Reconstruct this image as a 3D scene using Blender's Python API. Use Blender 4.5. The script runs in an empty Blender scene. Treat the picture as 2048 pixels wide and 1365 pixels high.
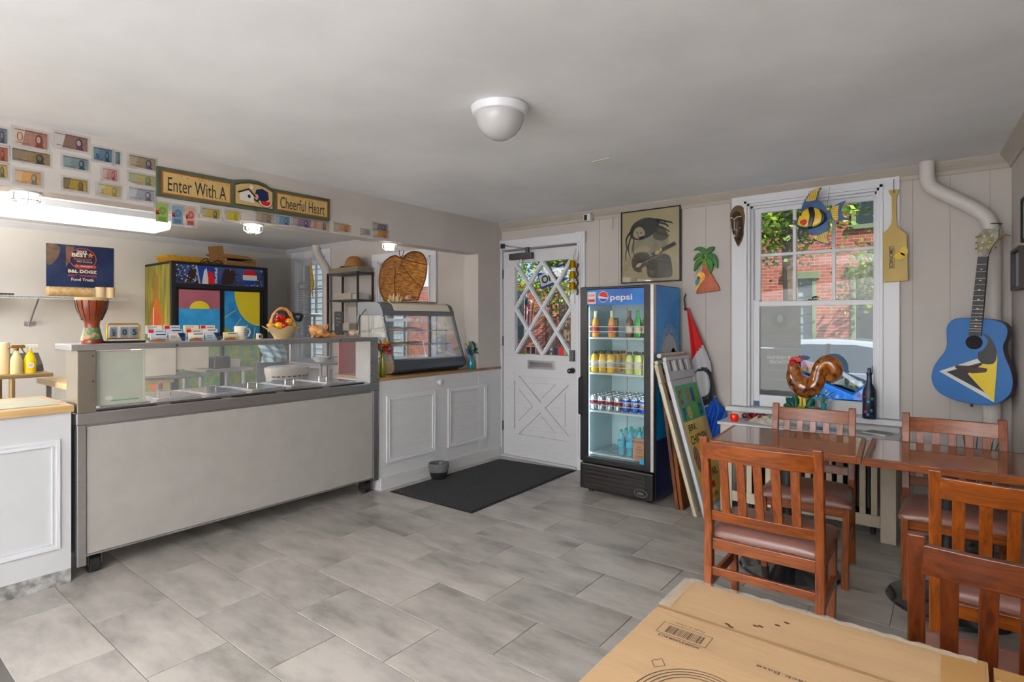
import bpy, bmesh, math, random
from mathutils import Vector, Matrix
random.seed(7)
R = math.radians
C = bpy.context.scene.collection
S = bpy.context.scene
# ---------------------------------------------------------------- camera, sky, sun, big lights, exposure
cam = bpy.data.cameras.new('camera'); co = bpy.data.objects.new('camera', cam); C.objects.link(co)
cam.sensor_width = 36; cam.lens = 1125.6 / 2048 * 36; cam.shift_y = -(682.5 - 645) / 2048
cam.clip_start = .05; cam.clip_end = 300
co.location = (0, 0, 1.42); co.rotation_euler = (R(90), 0, R(38.1)); S.camera = co
w = bpy.data.worlds.new('sky'); S.world = w; w.use_nodes = True
nt = w.node_tree; bg = nt.nodes['Background']; sk = nt.nodes.new('ShaderNodeTexSky')
sk.sky_type = 'HOSEK_WILKIE'; sk.sun_direction = (.62, -.38, .69); sk.turbidity = 3.5; sk.ground_albedo = .4
nt.links.new(sk.outputs[0], bg.inputs[0]); bg.inputs[1].default_value = 3.4
sl = bpy.data.lights.new('sun', 'SUN'); so = bpy.data.objects.new('sun', sl); C.objects.link(so)
sl.energy = 6.5; sl.angle = R(.6); sl.color = (1, .95, .86)
so.rotation_euler = Vector((-.62, .38, -.69)).to_track_quat('-Z', 'Y').to_euler(); so.location = (0, -5, 12)
def area(name, loc, target, sx, sy, e, col=(1, 1, 1)):
    l = bpy.data.lights.new(name, 'AREA'); l.shape = 'RECTANGLE'; l.size = sx; l.size_y = sy; l.energy = e; l.color = col
    o = bpy.data.objects.new(name, l); C.objects.link(o); o.location = loc
    o.rotation_euler = (Vector(target) - Vector(loc)).to_track_quat('-Z', 'Y').to_euler(); return o
area('ceiling_bounce_fill', (-.9, -1.35, 1.95), (-.9, -1.4, 2.47), 1.2, 1.0, 225, (.98, .99, 1))  # added fill lamp behind the camera, bounced off the ceiling to brighten the room
area('rear_fill_light', (-1.5, -2.35, 1.2), (-1.6, 3, 2.0), 3.8, 2.2, 105, (.98, .99, 1))  # added fill lamp facing the street wall; the back wall has no window
area('kitchen_ceiling_bounce_fill', (-6.0, -.5, 2.0), (-6.0, -.5, 2.5), 1.6, 1.0, 400, (1, .98, .95))  # added fill lamp out of view, bounced off the kitchen ceiling
for n_, x_, z_, sx_, sy_ in (('window_portal', -.826, 1.56, .78, 1.5), ('door_portal', -3.28, 1.57, .7, .96), ('kitchen_portal', -7.4, 1.57, .66, 1.4), ('kitchen_portal', -5.37, 1.5, .84, 1.3)):
    p_ = area(n_, (x_, 4.93, z_), (x_, 0, z_), sx_, sy_, 1); p_.data.cycles.is_portal = True
S.view_settings.view_transform = 'Standard'; S.view_settings.look = 'None'
S.view_settings.exposure = 0.1; S.view_settings.gamma = 1; S.view_settings.use_curve_mapping = False

# ---------------------------------------------------------------- helpers
def lin(c):
    return tuple(((x / 255) / 12.92 if x / 255 <= .04045 else ((x / 255 + .055) / 1.055) ** 2.4) for x in c) + (1,)
MATS = {}
SHELL = ('paint', 'plaster', 'trim', 'steel', 'stone_vinyl', 'joint', 'groove', 'header', 'laminate', 'brick', 'concrete', 'asphalt', 'siding', 'lamp', 'strip', 'black', 'pipe', 'chrome', 'vinyl', 'card', 'menu', 'wicker_honey', 'decal', 'conch', 'coral', 'case_', 'guitar', 'fish', 'charcoal_metal', 'cream', 'ivory')
def rich(c, name):      # object paints: a little deeper and fuller than the sampled photo tone, the room is lit brightly
    if any(k in name for k in SHELL): return c
    L = .3 * c[0] + .6 * c[1] + .1 * c[2]
    return tuple(max(0, min(1, (L + (x - L) * 1.22) * .82)) for x in c[:3]) + (1,)
def mat(name, col=(200, 200, 200), rough=.5, metal=0, var=0, scale=6, bump=0, bscale=60, emit=0, alpha=1, stretch=(1, 1, 1), coat=0, col2=None, spec=.5, trans=0, detail=4, lohi=(.35, .65)):
    if name in MATS: return MATS[name]
    m = bpy.data.materials.new(name); m.use_nodes = True; MATS[name] = m
    n = m.node_tree.nodes; l = m.node_tree.links; p = n['Principled BSDF']
    c = rich(lin(col), name); p.inputs['Base Color'].default_value = c; p.inputs['Roughness'].default_value = rough
    p.inputs['Metallic'].default_value = metal; p.inputs['Alpha'].default_value = alpha
    p.inputs['Specular IOR Level'].default_value = spec; p.inputs['Coat Weight'].default_value = coat
    p.inputs['Transmission Weight'].default_value = trans
    if emit: p.inputs['Emission Color'].default_value = c; p.inputs['Emission Strength'].default_value = emit
    tc = n.new('ShaderNodeTexCoord'); mp = n.new('ShaderNodeMapping'); mp.inputs['Scale'].default_value = stretch
    l.new(tc.outputs['Object'], mp.inputs[0])
    if var or col2:
        t = n.new('ShaderNodeTexNoise'); t.inputs['Scale'].default_value = scale; t.inputs['Detail'].default_value = detail
        l.new(mp.outputs[0], t.inputs['Vector'])
        r = n.new('ShaderNodeValToRGB'); r.color_ramp.elements[0].position = lohi[0]; r.color_ramp.elements[1].position = lohi[1]
        a = tuple(x * (1 - var) for x in c[:3]) + (1,); b = tuple(min(1, x * (1 + var)) for x in c[:3]) + (1,)
        if col2: b = rich(lin(col2), name)
        r.color_ramp.elements[0].color = a; r.color_ramp.elements[1].color = b
        l.new(t.outputs['Fac'], r.inputs[0]); l.new(r.outputs[0], p.inputs['Base Color'])
    if bump:
        t2 = n.new('ShaderNodeTexNoise'); t2.inputs['Scale'].default_value = bscale; t2.inputs['Detail'].default_value = 4
        l.new(mp.outputs[0], t2.inputs['Vector']); bn = n.new('ShaderNodeBump'); bn.inputs['Strength'].default_value = bump
        bn.inputs['Distance'].default_value = .01; l.new(t2.outputs['Fac'], bn.inputs['Height']); l.new(bn.outputs[0], p.inputs['Normal'])
    return m
def glass(name, tint=(255, 255, 255), refl=.08, rough=.02, tr=None):
    if name in MATS: return MATS[name]
    m = bpy.data.materials.new(name); m.use_nodes = True; MATS[name] = m
    n = m.node_tree.nodes; l = m.node_tree.links; n.remove(n['Principled BSDF'])
    t = n.new('ShaderNodeBsdfTransparent'); t.inputs[0].default_value = lin(tint)
    g = n.new('ShaderNodeBsdfGlossy'); g.inputs['Roughness'].default_value = rough
    lw = n.new('ShaderNodeLayerWeight'); lw.inputs[0].default_value = .25
    ma = n.new('ShaderNodeMath'); ma.operation = 'MULTIPLY_ADD'; ma.inputs[1].default_value = .5; ma.inputs[2].default_value = refl
    l.new(lw.outputs['Fresnel'], ma.inputs[0]); x = n.new('ShaderNodeMixShader')
    l.new(ma.outputs[0], x.inputs[0]); l.new(t.outputs[0], x.inputs[1]); l.new(g.outputs[0], x.inputs[2])
    l.new(x.outputs[0], n['Material Output'].inputs[0]); return m
def hazy(name, col, fac, rough=.4):       # cloudy plastic or dirty pane: part diffuse, part clear
    if name in MATS: return MATS[name]
    m = bpy.data.materials.new(name); m.use_nodes = True; MATS[name] = m
    n = m.node_tree.nodes; l = m.node_tree.links; p = n['Principled BSDF']
    p.inputs['Base Color'].default_value = lin(col); p.inputs['Roughness'].default_value = rough
    t = n.new('ShaderNodeBsdfTransparent'); x = n.new('ShaderNodeMixShader')
    tc = n.new('ShaderNodeTexCoord'); no = n.new('ShaderNodeTexNoise'); no.inputs['Scale'].default_value = 5
    l.new(tc.outputs['Object'], no.inputs['Vector']); mr = n.new('ShaderNodeMapRange')
    mr.inputs[1].default_value = .3; mr.inputs[2].default_value = .75; mr.inputs[3].default_value = fac * .6; mr.inputs[4].default_value = fac * 1.4
    l.new(no.outputs['Fac'], mr.inputs[0]); l.new(mr.outputs[0], x.inputs[0])
    l.new(t.outputs[0], x.inputs[1]); l.new(p.outputs[0], x.inputs[2]); l.new(x.outputs[0], n['Material Output'].inputs[0]); return m
def wood(name, c1, c2, rough=.3, axis='z', scale=9, coat=.12):
    if name in MATS: return MATS[name]
    m = mat(name, c1, rough, coat=coat); n = m.node_tree.nodes; l = m.node_tree.links; p = n['Principled BSDF']
    mp = [x for x in n if x.type == 'MAPPING'][0]
    mp.inputs['Scale'].default_value = {'z': (6, 6, .7), 'x': (.7, 6, 6), 'y': (6, .7, 6)}[axis]
    oi = n.new('ShaderNodeObjectInfo'); vm = n.new('ShaderNodeVectorMath'); vm.operation = 'SCALE'; vm.inputs[0].default_value = (7, 5, 3)
    l.new(oi.outputs['Random'], vm.inputs['Scale']); l.new(vm.outputs[0], mp.inputs['Location'])
    t = n.new('ShaderNodeTexNoise'); t.inputs['Scale'].default_value = scale; t.inputs['Detail'].default_value = 6; t.inputs['Distortion'].default_value = 1.2
    l.new(mp.outputs[0], t.inputs['Vector']); r = n.new('ShaderNodeValToRGB')
    r.color_ramp.elements[0].position = .3; r.color_ramp.elements[1].position = .7
    r.color_ramp.elements[0].color = lin(c1); r.color_ramp.elements[1].color = lin(c2)
    l.new(t.outputs['Fac'], r.inputs[0]); l.new(r.outputs[0], p.inputs['Base Color']); return m

OFF = {}
class MB:
    def __init__(s): s.v = []; s.f = []; s.mi = []; s.sm = []; s.m = 0
    def add(s, vs, fs, m=None, sm=False):
        b = len(s.v); s.v += [tuple(x) for x in vs]
        for q in fs: s.f.append([b + i for i in q]); s.mi.append(s.m if m is None else m); s.sm.append(sm)
        return s
    def box(s, x0, x1, y0, y1, z0, z1, m=None, T=None):
        x0, x1 = min(x0, x1), max(x0, x1); y0, y1 = min(y0, y1), max(y0, y1); z0, z1 = min(z0, z1), max(z0, z1)
        vs = [(x, y, z) for x in (x0, x1) for y in (y0, y1) for z in (z0, z1)]
        if T: vs = [T @ Vector(q) for q in vs]
        return s.add(vs, [(0, 1, 3, 2), (4, 6, 7, 5), (0, 4, 5, 1), (2, 3, 7, 6), (0, 2, 6, 4), (1, 5, 7, 3)], m)
    def bar(s, a, b, wd, th, m=None, up=(0, 0, 1), taper=1):
        a = Vector(a); b = Vector(b); d = (b - a).normalized(); u = Vector(up)
        x = d.cross(u); x = x.normalized() if x.length > 1e-4 else Vector((1, 0, 0)); y = x.cross(d)
        vs = []
        for p, k in ((a, 1), (b, taper)):
            for i, j in ((-1, -1), (1, -1), (1, 1), (-1, 1)): vs.append(p + x * i * wd / 2 * k + y * j * th / 2 * k)
        return s.add(vs, [(3, 2, 1, 0), (4, 5, 6, 7), (0, 1, 5, 4), (1, 2, 6, 5), (2, 3, 7, 6), (3, 0, 4, 7)], m)
    def cyl(s, a, b, r, r2=None, n=16, m=None):
        a = Vector(a); b = Vector(b); d = (b - a).normalized(); r2 = r if r2 is None else r2
        x = d.orthogonal().normalized(); y = d.cross(x); vs = []
        for p, q in ((a, r), (b, r2)):
            for i in range(n): t = 2 * math.pi * i / n; vs.append(p + (x * math.cos(t) + y * math.sin(t)) * q)
        s.add(vs, [(i, (i + 1) % n, n + (i + 1) % n, n + i) for i in range(n)], m, True)
        return s.add(vs, [tuple(range(n))[::-1], tuple(range(n, 2 * n))], m)
    def lathe(s, prof, c=(0, 0, 0), n=20, m=None, sx=1, sy=1, ms=None, wob=None):
        vs = []
        for r, z in prof:
            for i in range(n):
                t = 2 * math.pi * i / n; k = wob(t, z) if wob else (1, 0)
                vs.append((c[0] + r * k[0] * math.cos(t) * sx, c[1] + r * k[0] * math.sin(t) * sy, c[2] + z + k[1]))
        for j in range(len(prof) - 1):
            s.add([], [], m); b = 0
            fs = [(j * n + i, j * n + (i + 1) % n, (j + 1) * n + (i + 1) % n, (j + 1) * n + i) for i in range(n)]
            if j == 0: base = len(s.v); s.v += vs
            for q in fs: s.f.append([base + i for i in q]); s.mi.append(ms[j] if ms else (s.m if m is None else m)); s.sm.append(True)
        return s
    def prism(s, pts, o, u, v, d, m=None, side=None):   # polygon in plane (o,u,v) pushed by vector d
        o = Vector(o); u = Vector(u); v = Vector(v); d = Vector(d); n = len(pts)
        A = [o + u * p[0] + v * p[1] for p in pts]; vs = A + [q + d for q in A]
        s.add(vs, [list(range(n)), list(range(n, 2 * n))[::-1]], m)
        return s.add(vs, [(i, n + i, n + (i + 1) % n, (i + 1) % n) for i in range(n)], side if side is not None else m)
    def tube(s, pts, r, n=8, m=None, closed=False):
        P = [Vector(p) for p in pts]; k = len(P); rr = r if isinstance(r, (list, tuple)) else [r] * k
        vs = []; x = None
        for i in range(k):
            a = P[(i - 1) % k] if (closed or i) else P[0]; b = P[(i + 1) % k] if (closed or i < k - 1) else P[-1]
            d = (b - a).normalized()
            if x is None: x = d.orthogonal().normalized()
            x = (x - d * x.dot(d)).normalized(); y = d.cross(x)
            for j in range(n): t = 2 * math.pi * j / n; vs.append(P[i] + (x * math.cos(t) + y * math.sin(t)) * rr[i])
        fs = [(i * n + j, i * n + (j + 1) % n, ((i + 1) % k) * n + (j + 1) % n, ((i + 1) % k) * n + j) for i in range(k if closed else k - 1) for j in range(n)]
        s.add(vs, fs, m, True)
        if not closed: s.add(vs, [tuple(range(n))[::-1], tuple(range((k - 1) * n, k * n))], m)
        return s
    def ell(s, c, r, n=14, m=None, T=None):
        k = n // 2; vs = []; r = (r,) * 3 if not isinstance(r, (tuple, list)) else r
        for i in range(k + 1):
            a = math.pi * i / k
            for j in range(n):
                t = 2 * math.pi * j / n; q = Vector((r[0] * math.sin(a) * math.cos(t), r[1] * math.sin(a) * math.sin(t), r[2] * math.cos(a)))
                if T: q = T @ q
                vs.append(Vector(c) + q)
        return s.add(vs, [(i * n + j, (i + 1) * n + j, (i + 1) * n + (j + 1) % n, i * n + (j + 1) % n) for i in range(k) for j in range(n)], m, True)
    def grid(s, fn, nu, nv, m=None, mf=None, sm=True):
        vs = [fn(i / nu, j / nv) for j in range(nv + 1) for i in range(nu + 1)]
        b = len(s.v); s.v += [tuple(q) for q in vs]
        for j in range(nv):
            for i in range(nu):
                a = b + j * (nu + 1) + i; s.f.append([a, a + 1, a + nu + 2, a + nu + 1])
                s.mi.append(mf((i + .5) / nu, (j + .5) / nv) if mf else (s.m if m is None else m)); s.sm.append(sm)
        return s
    def xf(s, T): s.v = [tuple(T @ Vector(q)) for q in s.v]; return s
    def build(s, name, mats, parent=None, bevel=0, seg=2, kind=None, label=None, solid=0, sub=0, angle=35):
        off = OFF.get(parent, Vector()) if parent else Vector()
        me = bpy.data.meshes.new(name); me.from_pydata([tuple(Vector(q) - off) for q in s.v], [], s.f)
        if not isinstance(mats, (list, tuple)): mats = [mats]
        for q in mats: me.materials.append(q)
        me.polygons.foreach_set('material_index', s.mi); me.polygons.foreach_set('use_smooth', s.sm)
        me.validate(); bm = bmesh.new(); bm.from_mesh(me)
        bmesh.ops.remove_doubles(bm, verts=bm.verts, dist=1e-6)
        bad = [f for f in bm.faces if f.calc_area() < 1e-11]
        if bad: bmesh.ops.delete(bm, geom=bad, context='FACES')
        loose = [v for v in bm.verts if not v.link_faces]
        if loose: bmesh.ops.delete(bm, geom=loose, context='VERTS')
        if not getattr(s, 'flat', False): bmesh.ops.recalc_face_normals(bm, faces=bm.faces)
        bm.to_mesh(me); bm.free()
        if any(s.sm): me.set_sharp_from_angle(angle=R(angle))
        o = bpy.data.objects.new(name, me); C.objects.link(o)
        if parent: o.parent = parent
        OFF[o] = off
        if bevel: b = o.modifiers.new('b', 'BEVEL'); b.width = bevel; b.segments = seg; b.limit_method = 'ANGLE'; b.angle_limit = R(40)
        if sub: b = o.modifiers.new('s', 'SUBSURF'); b.levels = sub; b.render_levels = sub
        if solid: b = o.modifiers.new('t', 'SOLIDIFY'); b.thickness = solid; b.offset = 0
        if kind: o['kind'] = kind
        if label: o['label'] = label
        return o
def tag(o, label, cat, group=None):
    o['label'] = label; o['category'] = cat
    if group: o['group'] = group
    return o
def thing(name, label, cat, loc=(0, 0, 0), rz=0, group=None, local=False, ry=0):
    o = bpy.data.objects.new(name, None); C.objects.link(o); o.empty_display_size = .05
    o.location = loc; o.rotation_euler = (0, ry, rz); OFF[o] = Vector() if local else Vector(loc)
    return tag(o, label, cat, group)
def one(name, mb, mats, label, cat, group=None, **kw):     # a thing that is a single mesh, origin under it
    xs, ys, zs = zip(*mb.v); c = Vector(((min(xs) + max(xs)) / 2, (min(ys) + max(ys)) / 2, min(zs)))
    mb.v = [tuple(Vector(q) - c) for q in mb.v]; o = mb.build(name, mats, **kw); o.location = c; OFF[o] = c
    return tag(o, label, cat, group)
def dup(root, loc, rz=None, label=None, mats=None):
    r = root.copy(); C.objects.link(r); r.location = loc
    if rz is not None: r.rotation_euler = (r.rotation_euler[0], r.rotation_euler[1], rz)
    if label: r['label'] = label
    for ch in list(root.children):
        c = ch.copy(); C.objects.link(c); c.parent = r
        for g in list(ch.children): d = g.copy(); C.objects.link(d); d.parent = c
    return r
def smooth(pts, n=4, closed=True):
    out = []; k = len(pts)
    for i in range(k if closed else k - 1):
        p = [Vector(pts[(i + j - 1) % k]) if closed else Vector(pts[max(0, min(k - 1, i + j - 1))]) for j in range(4)]
        for q in range(n):
            t = q / n; out.append(tuple(.5 * (2 * p[1] + (p[2] - p[0]) * t + (2 * p[0] - 5 * p[1] + 4 * p[2] - p[3]) * t * t + (3 * p[1] - p[0] - 3 * p[2] + p[3]) * t ** 3)))
    if not closed: out.append(tuple(pts[-1]))
    return out
def struct(name, mb, mats, parent=None, **kw):
    o = mb.build(name, mats, parent, **kw)
    if not parent: o['kind'] = 'structure'
    return o
TX = {}
def text2d(s, bold=0):
    if (s, bold) in TX: return TX[(s, bold)]
    cu = bpy.data.curves.new('t', 'FONT'); cu.body = s; cu.resolution_u = 3; cu.offset = bold
    ob = bpy.data.objects.new('t', cu); C.objects.link(ob)
    dg = bpy.context.evaluated_depsgraph_get(); me = bpy.data.meshes.new_from_object(ob.evaluated_get(dg))
    vs = [(v.co.x, v.co.y) for v in me.vertices]; fs = [tuple(p.vertices) for p in me.polygons]
    bpy.data.objects.remove(ob); bpy.data.meshes.remove(me)
    x0 = min(v[0] for v in vs); x1 = max(v[0] for v in vs); y0 = min(v[1] for v in vs); y1 = max(v[1] for v in vs)
    TX[(s, bold)] = ([(v[0] - x0, v[1] - y0) for v in vs], fs, x1 - x0, y1 - y0); return TX[(s, bold)]
class Art(MB):       # flat print: coloured shapes and letters laid on a plane, each layer half a millimetre proud
    def __init__(s, o, u, v): super().__init__(); s.o = Vector(o); s.u = Vector(u).normalized(); s.vv = Vector(v).normalized(); s.n = s.u.cross(s.vv); s.flat = True
    def W(s, x, y, L): return s.o + s.u * x + s.vv * y + s.n * (.0007 * (L + 1))
    def P(s, pts, m, L=0): return s.add([s.W(x, y, L) for x, y in pts], [tuple(range(len(pts)))], m)
    def rect(s, x0, y0, x1, y1, m, L=0): return s.P([(x0, y0), (x1, y0), (x1, y1), (x0, y1)], m, L)
    def E(s, x, y, rx, ry, m, L=0, n=28, a0=0, a1=360, rot=0):
        q = []
        for i in range(n + (a1 - a0 < 360)):
            t = R(a0 + (a1 - a0) * i / n); a, b = rx * math.cos(t), ry * math.sin(t); c, d = math.cos(R(rot)), math.sin(R(rot)); q.append((x + a * c - b * d, y + a * d + b * c))
        return s.P(q, m, L)
    def ring(s, x, y, rx, ry, wd, m, L=0, n=28):
        a = [(x + rx * math.cos(2 * math.pi * i / n), y + ry * math.sin(2 * math.pi * i / n)) for i in range(n)]
        b = [(x + (rx - wd) * math.cos(2 * math.pi * i / n), y + (ry - wd) * math.sin(2 * math.pi * i / n)) for i in range(n)]
        for i in range(n): s.P([a[i], a[(i + 1) % n], b[(i + 1) % n], b[i]], m, L)
        return s
    def line(s, a, b, wd, m, L=0):
        a = Vector(a); b = Vector(b); d = (b - a).normalized(); n = Vector((-d.y, d.x)) * wd / 2
        return s.P([a - n, b - n, b + n, a + n], m, L)
    def text(s, t, x, y, h, wd=None, m=0, L=1, rot=0, bold=0, mirror=False, al='c'):   # x,y = centre of the line
        vs, fs, W_, H_ = text2d(t, bold); k = h / H_; kx = k if wd is None else wd / W_; c, d = math.cos(R(rot)), math.sin(R(rot)); P = []
        for a, b in vs:
            a = (a - (W_ / 2 if al == 'c' else 0)) * kx; b = (b - H_ / 2) * k
            if mirror: a = -a
            P.append(s.W(x + a * c - b * d, y + a * d + b * c, L))
        return s.add(P, fs, m)
    def star(s, x, y, r, m, L=0):
        return s.P([(x + (r if i % 2 == 0 else r * .42) * math.cos(R(90 + 36 * i)), y + (r if i % 2 == 0 else r * .42) * math.sin(R(90 + 36 * i))) for i in range(10)], m, L)
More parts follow.
